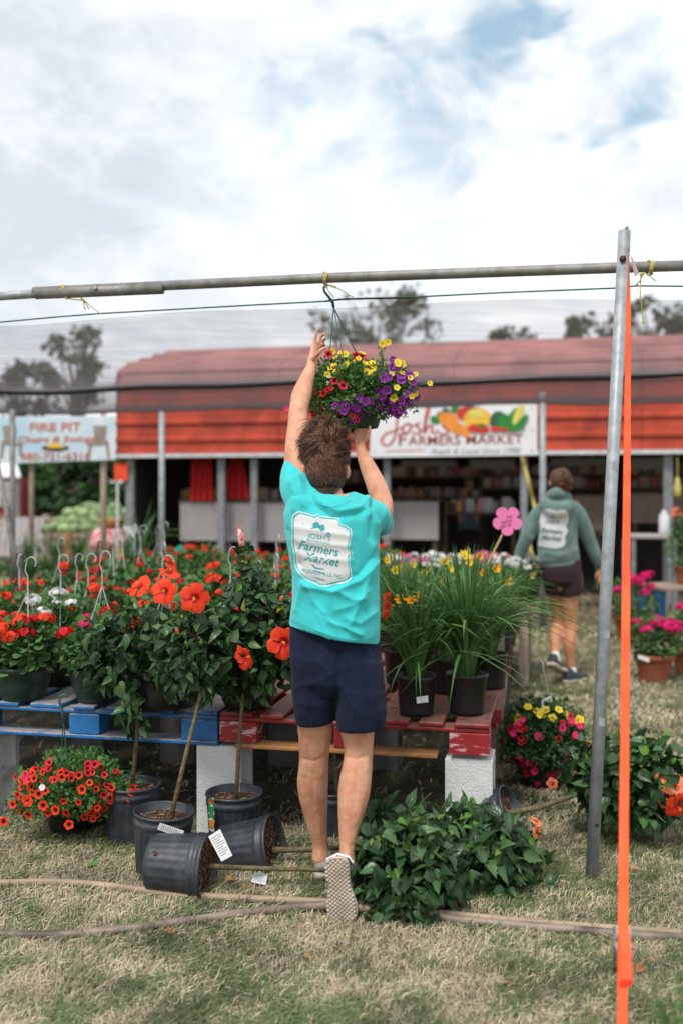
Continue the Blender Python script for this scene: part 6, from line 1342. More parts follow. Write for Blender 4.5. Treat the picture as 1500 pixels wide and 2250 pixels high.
def shoe(root, heel, toe, up, L_, Wd, msole, mup, mtread, name='shoe', ankle=None, tread=False, h=.085, mlace=None):
    """sole, upper and tread; heel->toe is the long axis, up points from sole to foot"""
    y = (Vector(toe)-Vector(heel)).normalized(); up = Vector(up); up = (up-y*up.dot(y)).normalized(); x = y.cross(up); O = Vector(heel)
    def P(a_, b_, c_): return O+x*a_*Wd+y*b_*L_+up*c_
    outl = [(0, -.02), (.27, .0), (.38, .10), (.36, .28), (.36, .45), (.46, .62), (.49, .76), (.40, .90), (.16, 1.0), (-.06, 1.01), (-.28, .94), (-.43, .80), (-.42, .62), (-.33, .45), (-.34, .28), (-.36, .10), (-.25, .0)]
    P_, _ = densify([Vector((a_, b_, 0)) for a_, b_ in outl+[outl[0]]], [0]*(len(outl)+1), 3); P_ = P_[:-1]
    mb = MB(); mb.rings([[P(p.x*s_, .5+(p.y-.5)*s2, z) for p in P_] for s_, s2, z in ((.94, .97, .0), (1.0, 1.0, .004), (1.03, 1.015, .018), (.97, .98, .026))]); so = mb.build(name+'_sole' if False else 'sole', msole, root, True)
    mb = MB(); rs_ = []
    for t in np.linspace(.0, 1.0, 12):
        wd_ = max(abs(p.x) for p in P_ if abs(p.y-t) < .12)*Wd*.93*(1 if .03 < t < .93 else .72); hh = h*(.98 if t < .25 else (.98-.72*((t-.25)/.75)**.8)); hh = max(hh, .034); c = P(0, .02+.95*t, .018)
        rg = []
        for i in range(16): a_ = 2*math.pi*i/16; rg.append(c+x*wd_*math.cos(a_)*(1 if math.sin(a_) < 0 else .5+.5*abs(math.cos(a_))**.5)+up*(hh*max(0, math.sin(a_)) + .006*min(0, math.sin(a_))))
        rs_.append(rg)
    mb.rings(rs_)
    if ankle is not None: limb(mb, [P(0, .16, .05), P(0, .14, .075).lerp(Vector(ankle), .35)], [.036, .037], 14)
    up_ = remesh(mb, 'shoe_upper', mup, root, .005, 5)
    if tread:
        mb = MB(); rows = 17
        poly = [(p.x*.93, .5+(p.y-.5)*.96) for p in P_]
        def inside(a_, b_):
            c = False; n = len(poly)
            for i in range(n):
                (x0, y0), (x1, y1) = poly[i], poly[(i+1) % n]
                if (y0 > b_) != (y1 > b_) and a_ < (x1-x0)*(b_-y0)/(y1-y0)+x0: c = not c
            return c
        for j in range(rows*2+1):
            for i in range(-5, 6):
                a_ = (i+(.5 if j % 2 else 0))*.155; b_ = j/(rows*2); 
                if not inside(a_, b_): continue
                w2, h2 = .069, .0265; top_ = [P(a_-w2*.62, b_, -.005), P(a_, b_-h2*.62, -.005), P(a_+w2*.62, b_, -.005), P(a_, b_+h2*.62, -.005)]; bs = [P(a_-w2, b_, .0005), P(a_, b_-h2, .0005), P(a_+w2, b_, .0005), P(a_, b_+h2, .0005)]
                mb.add(bs+top_, [(4, 5, 6, 7), (0, 1, 5, 4), (1, 2, 6, 5), (2, 3, 7, 6), (3, 0, 4, 7)])
        o = mb.build('tread', mtread, root); o['kind'] = 'stuff'
        mb = MB(); mb.rings([[P(p.x*.945, .5+(p.y-.5)*.972, z) for p in P_] for z in (.0, -.0008)]); mb.build('sole_face', m_solegap, root)
    if mlace is not None:
        mb = MB()
        for k in range(4): mb.tube([P(-.22, .38+k*.09, h*.72-.011*k), P(0, .40+k*.09, h*.94-.013*k), P(.22, .38+k*.09, h*.72-.011*k)], .006, 5)
        mb.build('lace', mlace, root)
    return P

# ---------------------------------------------------------------- the man
man = empty('person', V3((W(735, 1100, 3.6).x, 3.6, 0)), 'person in a turquoise t-shirt and navy shorts stretching up to hang a flower basket', 'person')
J = dict(la=W(703, 1872, 3.78), lk=W(690, 1662, 3.70), lh=W(693, 1480, 3.64), ra=W(763, 1872, 3.53), rk=W(786, 1660, 3.60), rh=W(786, 1480, 3.62))
body = MB()
limb(body, [W(694, 1470, 3.64), W(693, 1575, 3.66), J['lk'], W(687, 1728, 3.735), W(694, 1795, 3.76), W(703, 1850, 3.775), W(705, 1885, 3.775)], [.085, .069, .0545, .0585, .044, .0310, .036], 22)
limb(body, [W(784, 1470, 3.62), W(784, 1585, 3.60), W(787, 1655, 3.60), W(778, 1732, 3.575), W(768, 1805, 3.55), W(764, 1862, 3.53), W(762, 1890, 3.52)], [.088, .067, .0515, .0590, .042, .0290, .034], 22)
limb(body, [W(741, 1470, 3.63), W(738, 1300, 3.62), W(735, 1150, 3.62)], [.11, .115, .125], 24, .8, V3((1, 0, 0)))
limb(body, [W(725, 1130, 3.62), W(717, 1085, 3.62), W(714, 1040, 3.62)], [.078, .058, .052], 20)
# head, tipped back
body.rings([ring(W(713, y, 3.62+dd), V3((hw, 0, 0)), V3((0, hd, hd*.35)), 24) for y, hw, hd, dd in ((1088, .030, .04, .02), (1080, .048, .062, .02), (1060, .058, .078, .02), (1030, .066, .090, .03), (1000, .068, .094, .04), (970, .064, .086, .05), (945, .050, .064, .055), (930, .026, .03, .06))])
body.ball(W(763, 1036, 3.63), (.012, .018, .029), 12); body.ball(W(666, 1036, 3.63), (.010, .018, .029), 12)      # ears
limb(body, [W(713, 1030, 3.72), W(713, 1000, 3.74)], [.045, .05], 16)                                  # face mass, turned up and away
body.ball(W(713, 985, 3.775), (.012, .02, .014), 10)
# left arm straight up
lsh, lel, lwr = W(662, 1075, 3.64), W(655, 905, 3.84), W(685, 806, 4.0)
limb(body, [W(690, 1100, 3.62), lsh, W(650, 1000, 3.72), W(655, 935, 3.80), lel, W(663, 868, 3.90), W(676, 828, 3.96), W(684, 805, 4.0), W(687, 788, 4.02)], [.062, .058, .043, .040, .036, .0385, .028, .0205, .021], 22)
# right arm: elbow out and forward, forearm back up to the basket
rsh, rel, rwr = W(812, 1132, 3.62), W(840, 1112, 3.80), W(791, 990, 4.03)
limb(body, [W(790, 1130, 3.62), W(818, 1135, 3.66), W(835, 1128, 3.74), W(840, 1106, 3.82), W(829, 1074, 3.88), W(812, 1034, 3.96), W(797, 1002, 4.02), W(791, 984, 4.045)], [.06, .050, .045, .040, .0405, .034, .0245, .022], 22)
def hand(mb, wrist, palm_dir, palm_n, fingers, thumb, s=1.0):
    pd = Vector(palm_dir).normalized(); w_ = Vector(wrist); limb(mb, [w_, w_+pd*.035*s, w_+pd*.075*s], [.021*s, .026*s, .030*s], 16, .52, Vector(palm_n).cross(pd).normalized())
    for f_ in fingers+[thumb]:
        pts = [Vector(p) for p in f_]; n = len(pts); limb(mb, pts, [(.0098-.0026*i/(n-1))*s for i in range(n)], 10, 1, None, 3)
W_ = W
# raised left hand: fingers open, seen from the thumb side
hand(body, W(686, 796, 4.01), (W(697, 750, 4.06)-W(686, 800, 4.0)), V3((.8, -.5, 0)),
     [[W(690, 775, 4.03), W(691, 752, 4.04), W(694, 738, 4.04), W(697, 724, 4.04)], [W(696, 770, 4.06), W(701, 750, 4.08), W(706, 738, 4.08), W(713, 734, 4.07)],
      [W(697, 774, 4.09), W(703, 757, 4.12), W(709, 748, 4.12), W(715, 744, 4.10)], [W(697, 782, 4.10), W(703, 768, 4.13), W(709, 760, 4.13), W(713, 757, 4.12)]],
     [W(688, 788, 3.99), W(699, 777, 3.96), W(707, 768, 3.955), W(713, 765, 3.96)])
# right hand under the pot, thumb up its side
hand(body, W(791, 980, 4.05), (W(792, 948, 4.08)-W(791, 984, 4.05)), V3((0, -1, .2)),
     [[W(783, 965, 4.08), W(777, 956, 4.09), W(774, 950, 4.12), W(775, 946, 4.15)], [W(788, 962, 4.08), W(784, 952, 4.10), W(783, 947, 4.13), W(784, 944, 4.17)],
      [W(793, 961, 4.08), W(792, 951, 4.10), W(793, 946, 4.13), W(794, 943, 4.17)], [W(799, 964, 4.09), W(801, 954, 4.11), W(803, 948, 4.13), W(803, 945, 4.16)]],
     [W(797, 974, 4.05), W(806, 962, 4.04), W(810, 949, 4.035), W(812, 937, 4.04)])
bd_ = remesh(body, 'body', m_skin, man, .0042, 7, folds([([(766, 1664), (785, 1668), (806, 1660)], 0, -.8), ([(668, 1668), (690, 1673), (710, 1664)], 0, -.8), ([(768, 1625), (765, 1660), (760, 1690)], 0, .7), ([(808, 1620), (808, 1655), (806, 1690)], 0, .7), ([(672, 1630), (670, 1665), (668, 1700)], 0, .7), ([(712, 1630), (712, 1665), (708, 1700)], 0, .6),
   ([(783, 1695), (780, 1740), (776, 1775)], 0, -.6), ([(690, 1700), (688, 1740), (690, 1775)], 0, -.6), ([(760, 1740), (752, 1775), (757, 1800)], 0, .5), ([(800, 1740), (792, 1780), (780, 1810)], 0, .5), ([(670, 1740), (680, 1790), (690, 1810)], 0, .5), ([(762, 1800), (763, 1840), (763, 1885)], 0, .6), ([(752, 1850), (752, 1885)], 0, -.5), ([(703, 1800), (703, 1840), (705, 1880)], 0, .5), ([(655, 905), (668, 900)], 0, -.5), ([(640, 960), (652, 920), (662, 880)], 0, .4), ([(800, 1010), (818, 1045), (835, 1080)], 0, .5), ([(690, 1075), (715, 1082), (745, 1075)], 0, -.4)], .0050, .0075, .0016, 26))
# shorts
D0 = 3.63; sp = D0/F
sh = MB()
def rr(x0, x1, y0, y1, dd, D=D0, p=2.3, n=36):
    a_ = (W(x1, y1, D)-W(x0, y0, D))/2; c = (W(x1, y1, D)+W(x0, y0, D))/2; return ring(c, a_, V3((0, dd, 0)), n, p)
sh.rings([rr(640, 832, 1345, 1385, .105), rr(636, 836, 1385, 1420, .112), rr(636, 840, 1440, 1460, .122), rr(640, 843, 1490, 1500, .118), rr(650, 838, 1520, 1525, .09)])
def legtube(x0, x1, y0, pts, D): pass
sh.rings([rr(638, 752, 1430, 1440, .10, 3.64), rr(639, 748, 1480, 1480, .105, 3.64), rr(642, 742, 1530, 1528, .103, 3.65), rr(647, 738, 1570, 1565, .098, 3.66), rr(651, 735, 1588, 1580, .094, 3.665), rr(653, 733, 1590, 1582, .088, 3.665)])
sh.rings([rr(725, 840, 1430, 1450, .10, 3.62), rr(728, 843, 1480, 1486, .108, 3.61), rr(733, 847, 1530, 1534, .108, 3.605), rr(737, 849, 1565, 1568, .104, 3.60), rr(739, 846, 1598, 1592, .10, 3.60), rr(741, 844, 1601, 1595, .094, 3.60)])
remesh(sh, 'shorts', m_navy, man, .0052, 5, folds([([(745, 1440), (742, 1500), (738, 1560)], 0, -1.6), ([(700, 1455), (735, 1490), (780, 1560)], 0, .8), ([(815, 1440), (822, 1500), (835, 1585)], 0, .9), ([(800, 1460), (812, 1530), (815, 1590)], 0, -.5), ([(660, 1450), (680, 1500), (672, 1570)], 0, .5), ([(645, 1510), (700, 1500), (740, 1475)], 0, .5), ([(760, 1520), (800, 1535), (840, 1525)], 0, .5), ([(655, 1545), (700, 1552), (733, 1545)], 0, .4), ([(770, 1575), (800, 1572), (842, 1560)], 0, .5)], .006, .010, .002, 16))
mb = MB(); mb.tube([W(827, 1432, 3.575), W(831, 1455, 3.56), W(834, 1462, 3.56)], .0022, 5); mb.build('pocket_seam', m_black, man)
# shirt
st_ = MB()
st_.rings([rr(634, 834, 1372, 1414, .128, 3.62, 2.2, 44), rr(636, 835, 1366, 1408, .130, 3.62, 2.2, 44), rr(641, 836, 1320, 1350, .126, 3.62, 2.2, 44), rr(641, 833, 1260, 1280, .122, 3.62, 2.2, 44), rr(634, 833, 1210, 1225, .124, 3.62, 2.2, 44), rr(626, 835, 1165, 1180, .126, 3.62, 2.2, 44), rr(624, 838, 1128, 1148, .120, 3.62, 2.2, 44), rr(632, 832, 1096, 1118, .105, 3.62, 2.2, 44), rr(655, 812, 1084, 1102, .085, 3.62, 2.1, 44), rr(676, 782, 1083, 1093, .068, 3.62, 2.0, 44)])
limb(st_, [W(700, 1120, 3.62), W(662, 1085, 3.64), W(650, 1052, 3.67), W(648, 1030, 3.69)], [.085, .072, .058, .048], 24)
limb(st_, [W(775, 1125, 3.62), W(800, 1128, 3.62), W(822, 1135, 3.65), W(828, 1140, 3.69)], [.075, .064, .059, .056], 24)
limb(st_, [W(824, 1128, 3.66), W(832, 1142, 3.70), W(838, 1152, 3.75)], [.052, .052, .047], 22)
F_ = [([(662, 1260), (690, 1320), (725, 1365), (790, 1395)], 0, 1.4), ([(655, 1240), (680, 1300), (712, 1350), (760, 1385)], 0, -.9), ([(672, 1288), (730, 1300), (790, 1275), (828, 1235)], 0, 1.0), ([(668, 1272), (730, 1287), (790, 1262), (825, 1215)], 0, -.8),
      ([(690, 1085), (710, 1110), (745, 1124), (790, 1115), (815, 1090)], 0, .9), ([(688, 1108), (730, 1138), (780, 1132), (812, 1112)], 0, -.7), ([(640, 1060), (650, 1085), (648, 1120)], 0, .9), ([(655, 1050), (664, 1080), (668, 1110)], 0, .9), ([(672, 1060), (680, 1085), (690, 1100)], 0, -.7), ([(805, 1090), (808, 1110), (812, 1130)], 0, 1.0), ([(795, 1088), (797, 1105), (800, 1118)], 0, -.8), ([(820, 1100), (818, 1130), (814, 1180)], 0, -.8),
      ([(650, 1215), (700, 1228), (770, 1232)], 0, .5), ([(645, 1185), (700, 1194), (765, 1200)], 0, .5), ([(648, 1158), (700, 1166), (768, 1178)], 0, .45), ([(742, 1300), (775, 1318), (800, 1315)], 0, .8), ([(740, 1340), (775, 1330), (805, 1300)], 0, .6), ([(650, 1340), (660, 1300), (664, 1280)], 0, .7), ([(700, 1385), (740, 1405), (800, 1412)], 0, .4), ([(820, 1200), (812, 1260), (790, 1320), (770, 1370)], 0, .7), ([(760, 1360), (790, 1370), (825, 1345)], 0, .6), ([(632, 1165), (650, 1200), (655, 1240)], 0, -.6), ([(835, 1150), (845, 1130), (850, 1110)], 0, .4), ([(700, 1350), (720, 1400), (730, 1420)], 0, .5),
      ([(642, 1375), (700, 1405), (750, 1424), (832, 1410)], 0, -.35)]
shirt = remesh(st_, 't_shirt', m_teal, man, .0042, 5, folds(F_, .0115, .0105, .0040, 9))
# collar band
mb = MB(); cp_ = [rr(679, 779, 1083, 1093, .066, 3.62, 2.0, 40)]; rg = cp_[0]; mb.tube(rg+[rg[0]], .0045, 6, 0, False, .8); mb.build('collar', m_teal, man, True)
# print on the shirt: shield, rim, lettering, laid on the cloth
bpy.context.view_layer.update()
def bvh_of(o):
    me = o.data; off = wl(o); return BVHTree.FromPolygons([v.co+off for v in me.vertices], [tuple(p.vertices) for p in me.polygons])
def onto(bvh, x, y, off):
    o_ = V3((0, 0, H)); d = (W(x, y, 1)-o_).normalized(); loc, nrm, idx, dist = bvh.ray_cast(o_, d)
    if loc is None: return W(x, y, 3.5)
    if nrm.dot(d) > 0: nrm = -nrm
    return loc+nrm*off
def decal(bvh, V, Fc, off, name, m, par):
    mb = MB(); mb.add([onto(bvh, x, y, off) for x, y in V], Fc); o = mb.build(name, m, par, True); return o
def catmull(pts, k=4):
    P_, _ = densify([V3((x, y, 0)) for x, y in pts+[pts[0]]], [0]*(len(pts)+1), k); return [(p.x, p.y) for p in P_[:-1]]
bs = bvh_of(shirt)
for pts in (((640, 1362), (660, 1371), (700, 1388), (745, 1402), (790, 1406), (826, 1396)), ((852, 1134), (850, 1152), (843, 1170)), ((690, 1100), (712, 1112), (745, 1112), (770, 1100))):     # stitched hems
    mb = MB(); P_, _ = densify([V3((x, y, 0)) for x, y in pts], [0]*len(pts), 8); Q = [onto(bvh_of(shirt) if False else bs, p.x, p.y, .0002) for p in P_]; Q = [q for q in Q if q.y > 3.40 and q.y < 3.9]
    mb.tube(Q, .0011, 4); mb.build('hem_stitching', m_printteal, man)
shield = catmull([(657, 1126), (675, 1130), (692, 1135), (698, 1131), (704, 1136), (722, 1138), (742, 1141), (746, 1152), (760, 1158), (769, 1166), (770, 1180), (766, 1195), (765, 1206), (773, 1214), (766, 1224), (768, 1245), (770, 1268), (758, 1278), (735, 1282), (712, 1287), (690, 1280), (668, 1268), (656, 1254), (650, 1240), (648, 1215), (644, 1196), (644, 1170), (644, 1150), (646, 1134)])
cx, cy = 707, 1208
def grow(P_, s_, ox=0, oy=0): return [(cx+(x-cx)*s_+ox, cy+(y-cy)*s_+oy) for x, y in P_]
def disc(P_, levels=14, scale=1.0):
    V = []; n = len(P_)
    for l_ in range(levels+1): s_ = scale*l_/levels if l_ else .001; V += grow(P_, s_)
    Fc = [(l_*n+i, l_*n+(i+1) % n, (l_+1)*n+(i+1) % n, (l_+1)*n+i) for l_ in range(levels) for i in range(n)]; return V, Fc
V, Fc = disc(shield, 22, .955); decal(bs, V, Fc, .0013, 'shirt_print', m_print, man)
V = grow(shield, 1.0)+grow(shield, 1.035); n = len(shield); Fc = [(i, (i+1) % n, n+(i+1) % n, n+i) for i in range(n)]; decal(bs, V, Fc, .0013, 'print_outline', m_print, man)
def shirt_text(t_, h_, w_, x, y, slope, shear=0, off=0.0, m=m_printteal, arch=0.0, par=man, bv=bs, o_=.0022):
    V, Fc = text_geo(t_, h_, w_, shear, off); V = [(x+a_, y-b_+slope*a_-arch*4*(a_/w_)*(1-a_/w_)) for a_, b_ in V]; decal(bv, V, Fc, o_, 'shirt_lettering', m, par)
shirt_text("JOSH'S", 12, 50, 676, 1182, .13); shirt_text('FARM FRESH & LOCAL', 5, 52, 674, 1190, .13)
shirt_text('Farmers', 20, 88, 656, 1205, .20, .35, .010); shirt_text('Market', 20, 78, 668, 1230, .20, .35, .010)
shirt_text('MOORESVILLE, NC', 8, 88, 662, 1256, .17)
def ribbon(pts, wd_): V, Fc = strokes_geo([[(a_, -b_) for a_, b_ in pts]], wd_); return [(a_, -b_) for a_, b_ in V], Fc
for pts, wd_ in (([(686, 1240), (695, 1248), (712, 1250)], 3.5), ([(690, 1253), (702, 1257), (715, 1261)], 2), ([(692, 1268), (705, 1272), (715, 1274)], 2), ([(684, 1278), (692, 1275), (700, 1284), (712, 1287)], 2), ([(716, 1178), (722, 1171), (727, 1177)], 2.5)):
    V, Fc = ribbon(pts, wd_); decal(bs, V, Fc, .0022, 'print_line', m_printteal, man)
leafp = catmull([(681, 1162), (688, 1158), (688, 1150), (698, 1147), (703, 1154), (706, 1160), (710, 1152), (714, 1163), (706, 1167), (700, 1161), (692, 1161)], 3); mb = MB(); c0 = (700, 1157)
V = [c0]+leafp; Fc = [(0, 1+i, 1+(i+1) % len(leafp)) for i in range(len(leafp))]; decal(bs, V, Fc, .0022, 'print_emblem', m_printteal, man)
# hair: dense short locks
def hair(root, center, rx, ry, rz, n, seed, m_main, m_lt, length, cond, swirl, rr_=.0022, base=None, lowdark=None):
    r_ = random.Random(seed); mbs = [MB(), MB(), MB()]
    for i in range(n):
        d = rv(r_)
        if not cond(d): continue
        p = center+V3((d.x*rx, d.y*ry, d.z*rz)); L_ = length(d)*r_.uniform(.6, 1.2); f_ = swirl(d, r_); cl = noise.noise_vector(d*3.2+V3((seed, 0, 0)))*1.3; f_ = (f_+cl).normalized()
        q1 = p+(d*.38+f_*.7)*L_*.5; wv = noise.noise_vector(d*6+V3((0, seed, 4)))*.9; q2 = q1+(d*.02+f_*.8+wv*.5+rv(r_)*.10)*L_*.6; q3 = q2+(f_*.5-d*.45+wv+rv(r_)*.14+V3((0, 0, -.15)))*L_*.5
        k = 2 if (lowdark and lowdark(d)) else (1 if r_.random() < .30 else 0); mbs[k].tube([p-d*.004, q1, q2, q3], [rr_, rr_*.95, rr_*.7, rr_*.2], 3, 0, False)
    for mb, m in zip(mbs, (m_main, m_lt, m_hairdark)):
        if mb.v: o = mb.build('hair', m, root, True); o['kind'] = 'stuff'
hc = W(715, 1006, 3.655)
mb = MB(); mb.rings([ring(W(714+dx, y, 3.63+dd), V3((hw, 0, 0)), V3((0, hd, hd*.3)), 26) for y, hw, hd, dd, dx in ((1090, .022, .035, .0, 4), (1083, .044, .064, .0, 4), (1064, .060, .084, .0, 2), (1035, .069, .094, .010, 1), (1005, .071, .092, .018, -1), (975, .068, .088, .026, -2), (952, .056, .072, .032, -2), (940, .036, .045, .036, -2))]); mb.build('hair_cap', m_hair, man, True)
def sw(d, r_):
    a_ = math.atan2(d.z-.45, d.x-.1); f_ = V3((math.cos(a_+.9), -.05, math.sin(a_+.9)*.9)); return f_.lerp(V3((.15, 0, -1)), min(1, max(0, -.1-d.z)*2.2))
hair(man, hc, .060, .088, .106, 15000, 3, m_hair, m_hairlight, lambda d: .027+.026*max(0, d.z) if d.z > -.45 else .016, lambda d: d.y < .72 and (d.z > -.97), sw, .0017, lowdark=lambda d: d.z < -.50+.15*noise.noise(d*5))
# neat hair down the back of the head to the nape
mbs = [MB(), MB(), MB()]; r_ = random.Random(8); prof_ = [(1000, .073, .096, .019), (1035, .071, .096, .010), (1064, .062, .086, .0), (1083, .046, .066, .0), (1091, .026, .044, .0)]
for i in range(5200):
    y = r_.uniform(1002, 1089); k = max(j for j in range(4) if prof_[j][0] <= y); t = (y-prof_[k][0])/(prof_[k+1][0]-prof_[k][0]); hw, hd, dd = [prof_[k][j]*(1-t)+prof_[k+1][j]*t for j in (1, 2, 3)]; a_ = r_.uniform(-.35, math.pi+.35)
    c = W(715, y, 3.63+dd); p = c+V3((hw*math.cos(a_), -hd*math.sin(a_), 0)); n_ = V3((math.cos(a_), -math.sin(a_), -.15 if y < 1060 else -.5)); lo = (y-1002)/87
    L_ = (.034-.022*lo)*r_.uniform(.7, 1.2); wv = noise.noise_vector(p*22)*(.9-.6*lo); dn = (V3((.25-.5*lo*math.cos(a_), 0, -1))+wv).normalized(); dn = (dn-n_*dn.dot(n_)*.8).normalized()
    lift = .004*(1-lo)+.0012; kk = 2 if r_.random() < lo*2.2-.75 else (1 if r_.random() < .28*(1-lo) else 0)
    mbs[kk].tube([p-n_*.001, p+n_*lift+dn*L_*.4, p+n_*lift*1.2+dn*L_*.75, p+n_*lift*.8+dn*L_], [.0016, .0016, .0012, .0004], 3, 0, False)
for mb, m in zip(mbs, (m_hair, m_hairlight, m_hairdark)): o = mb.build('hair', m, man, True); o['kind'] = 'stuff'
# shoes
sk = MB(); limb(sk, [W(708, 1889, 3.775), W(712, 1905, 3.77)], [.0345, .036], 16); sk.build('sock', m_greyboard, man, True)
sk = MB(); limb(sk, [W(762, 1893, 3.522), W(762, 1908, 3.515)], [.0335, .036], 16); sk.build('sock', m_shoe, man, True)
shoe(man, W(712, 1934, 3.735)+V3((0, .0, 0)), W(712, 1920, 4.0), (0, 0, 1), .27, .108, m_sole, m_shoe, m_sole, ankle=W(711, 1880, 3.77), tread=False)
Pr = shoe(man, W(737, 1887, 3.435), W(752, 2022, 3.395), (.12, 1, .1), .222, .112, m_sole, m_shoe, m_sole, ankle=W(763, 1892, 3.53), tread=True)
mb = MB(); mb.add([Pr(-.12, -.025, .03), Pr(.42, .05, .05), Pr(.42, .06, .075), Pr(-.12, -.015, .055)], [(0, 1, 2, 3)]);
mb = MB(); mb.tube([Pr(-.36, .03, .045), Pr(0, -.035, .05), Pr(.36, .03, .05), Pr(.46, .12, .05)], .009, 6, 0, True, .4); mb.build('heel_band', m_white, man)

# ---------------------------------------------------------------- the woman behind
Dg = 7.75; sg_ = Dg/F
wo = empty('person', V3((W(1240, 1100, Dg).x, Dg, 0)), 'person with a bun in a green hoodie and dark plum shorts walking away', 'person')
b_ = MB()
limb(b_, [W(1250, 1285, Dg), W(1250, 1320, Dg), W(1252, 1372, Dg+.02), W(1250, 1410, Dg-.01), W(1252, 1445, Dg), W(1255, 1478, Dg+.01)], [.082, .070, .052, .052, .040, .033], 18)
limb(b_, [W(1222, 1285, Dg+.05), W(1226, 1330, Dg+.08), W(1225, 1372, Dg+.10), W(1218, 1400, Dg+.0), W(1218, 1432, Dg-.06), W(1219, 1450, Dg-.1)], [.080, .066, .050, .048, .036, .031], 18)
limb(b_, [W(1235, 1275, Dg), W(1228, 1180, Dg), W(1224, 1125, Dg)], [.11, .11, .10], 18, .7, V3((1, 0, 0)))
limb(b_, [W(1224, 1105, Dg), W(1228, 1075, Dg+.03)], [.055, .05], 14)
b_.ball(W(1231, 1058, Dg+.05), (.078, .092, .105), 20); b_.ball(W(1207, 1062, Dg+.04), (.010, .018, .026), 8)
limb(b_, [W(1202, 1122, Dg), W(1178, 1140, Dg), W(1157, 1180, Dg-.01), W(1144, 1213, Dg+.03), W(1138, 1232, Dg+.05), W(1135, 1250, Dg+.05)], [.05, .04, .034, .028, .022, .024], 14)
limb(b_, [W(1250, 1122, Dg), W(1272, 1140, Dg+.01), W(1291, 1182, Dg+.04), W(1307, 1220, Dg+.07), W(1318, 1252, Dg+.09)], [.05, .04, .034, .028, .022], 14)
hand(b_, W(1318, 1252, Dg+.09), V3((.3, 0, -1)), V3((0, -1, 0)), [[W(1318+a_, 1262, Dg+.09), W(1320+a_, 1272, Dg+.08), W(1319+a_, 1280, Dg+.07)] for a_ in (-5, -1, 3, 7)], [W(1314, 1256, Dg+.08), W(1309, 1264, Dg+.06), W(1308, 1271, Dg+.05)], .95)
hand(b_, W(1135, 1238, Dg+.05), V3((-.1, 0, -1)), V3((0, -1, 0)), [[W(1134+a_, 1254, Dg+.05), W(1133+a_, 1264, Dg+.04), W(1134+a_, 1271, Dg+.03)] for a_ in (-6, -2, 2, 6)], [W(1140, 1246, Dg+.04), W(1145, 1254, Dg+.02), W(1145, 1261, Dg+.02)], .95)
remesh(b_, 'body', m_skin2, wo, .0085, 4)
def rg_(x0, x1, y0, y1, dd, D=Dg, p=2.2, n=30):
    a_ = (W(x1, y1, D)-W(x0, y0, D))/2; c = (W(x1, y1, D)+W(x0, y0, D))/2; return ring(c, a_, V3((0, dd, 0)), n, p)
h_ = MB(); h_.rings([rg_(1190, 1271, 1248, 1240, .13), rg_(1180, 1272, 1234, 1228, .145), rg_(1180, 1268, 1200, 1195, .14), rg_(1178, 1266, 1160, 1158, .14), rg_(1182, 1268, 1125, 1128, .125), rg_(1194, 1260, 1105, 1108, .10), rg_(1202, 1252, 1092, 1094, .08)])
limb(h_, [W(1198, 1118, Dg), W(1177, 1138, Dg), W(1157, 1180, Dg-.01), W(1144, 1213, Dg+.03), W(1138, 1232, Dg+.05)], [.075, .066, .055, .048, .036], 18)
limb(h_, [W(1254, 1118, Dg), W(1272, 1138, Dg+.01), W(1291, 1182, Dg+.04), W(1307, 1220, Dg+.07), W(1317, 1244, Dg+.09)], [.075, .066, .055, .047, .035], 18)
limb(h_, [W(1196, 1108, Dg-.06), W(1212, 1118, Dg-.13), W(1232, 1120, Dg-.14), W(1250, 1112, Dg-.10)], [.045, .058, .058, .045], 16)
limb(h_, [W(1206, 1096, Dg+.02), W(1214, 1086, Dg-.05), W(1228, 1084, Dg-.07), W(1244, 1092, Dg-.03)], [.04, .045, .045, .04], 16)
hoodie = remesh(h_, 'hoodie', m_hoodie, wo, .0085, 4, folds([([(1195, 1215), (1230, 1222), (1262, 1210)], 0, 1.2), ([(1190, 1240), (1230, 1238), (1268, 1230)], 0, -1), ([(1265, 1140), (1262, 1180), (1250, 1215)], 0, -1.2), ([(1182, 1140), (1184, 1180), (1190, 1210)], 0, -1.2), ([(1155, 1175), (1165, 1185), (1178, 1180)], 0, 1)], .010, .008, .006, 9))
bh = bvh_of(hoodie); cx, cy = 1214, 1163
sh2 = catmull([(1190, 1120), (1206, 1118), (1222, 1122), (1238, 1120), (1246, 1128), (1247, 1145), (1242, 1156), (1246, 1168), (1240, 1180), (1240, 1196), (1228, 1204), (1212, 1204), (1196, 1202), (1182, 1198), (1184, 1180), (1186, 1160), (1184, 1144)])
V, Fc = disc(sh2, 12, 1.0); decal(bh, V, Fc, .004, 'hoodie_print', m_print, wo)
shirt_text("JOSH'S", 7, 30, 1197, 1150, .02, 0, 0, m_hoodie, 0, wo, bh, .008); shirt_text('Farmers', 11, 44, 1190, 1170, .08, .3, .02, m_hoodie, 0, wo, bh, .008); shirt_text('Market', 11, 42, 1190, 1185, .08, .3, .02, m_hoodie, 0, wo, bh, .008); shirt_text('o', 6, 8, 1208, 1137, 0, 0, .1, m_hoodie, 0, wo, bh, .008)
g2 = MB(); g2.rings([rg_(1192, 1274, 1232, 1228, .125), rg_(1190, 1276, 1255, 1254, .14), rg_(1192, 1276, 1275, 1278, .13), rg_(1200, 1270, 1288, 1290, .09)])
g2.rings([rg_(1190, 1240, 1262, 1264, .11, Dg+.04), rg_(1196, 1240, 1300, 1303, .10, Dg+.06), rg_(1198, 1239, 1306, 1309, .095, Dg+.06)]); g2.rings([rg_(1226, 1277, 1262, 1262, .12), rg_(1227, 1277, 1298, 1296, .108), rg_(1229, 1275, 1311, 1306, .10)])
remesh(g2, 'shorts', m_plum, wo, .0085, 4)
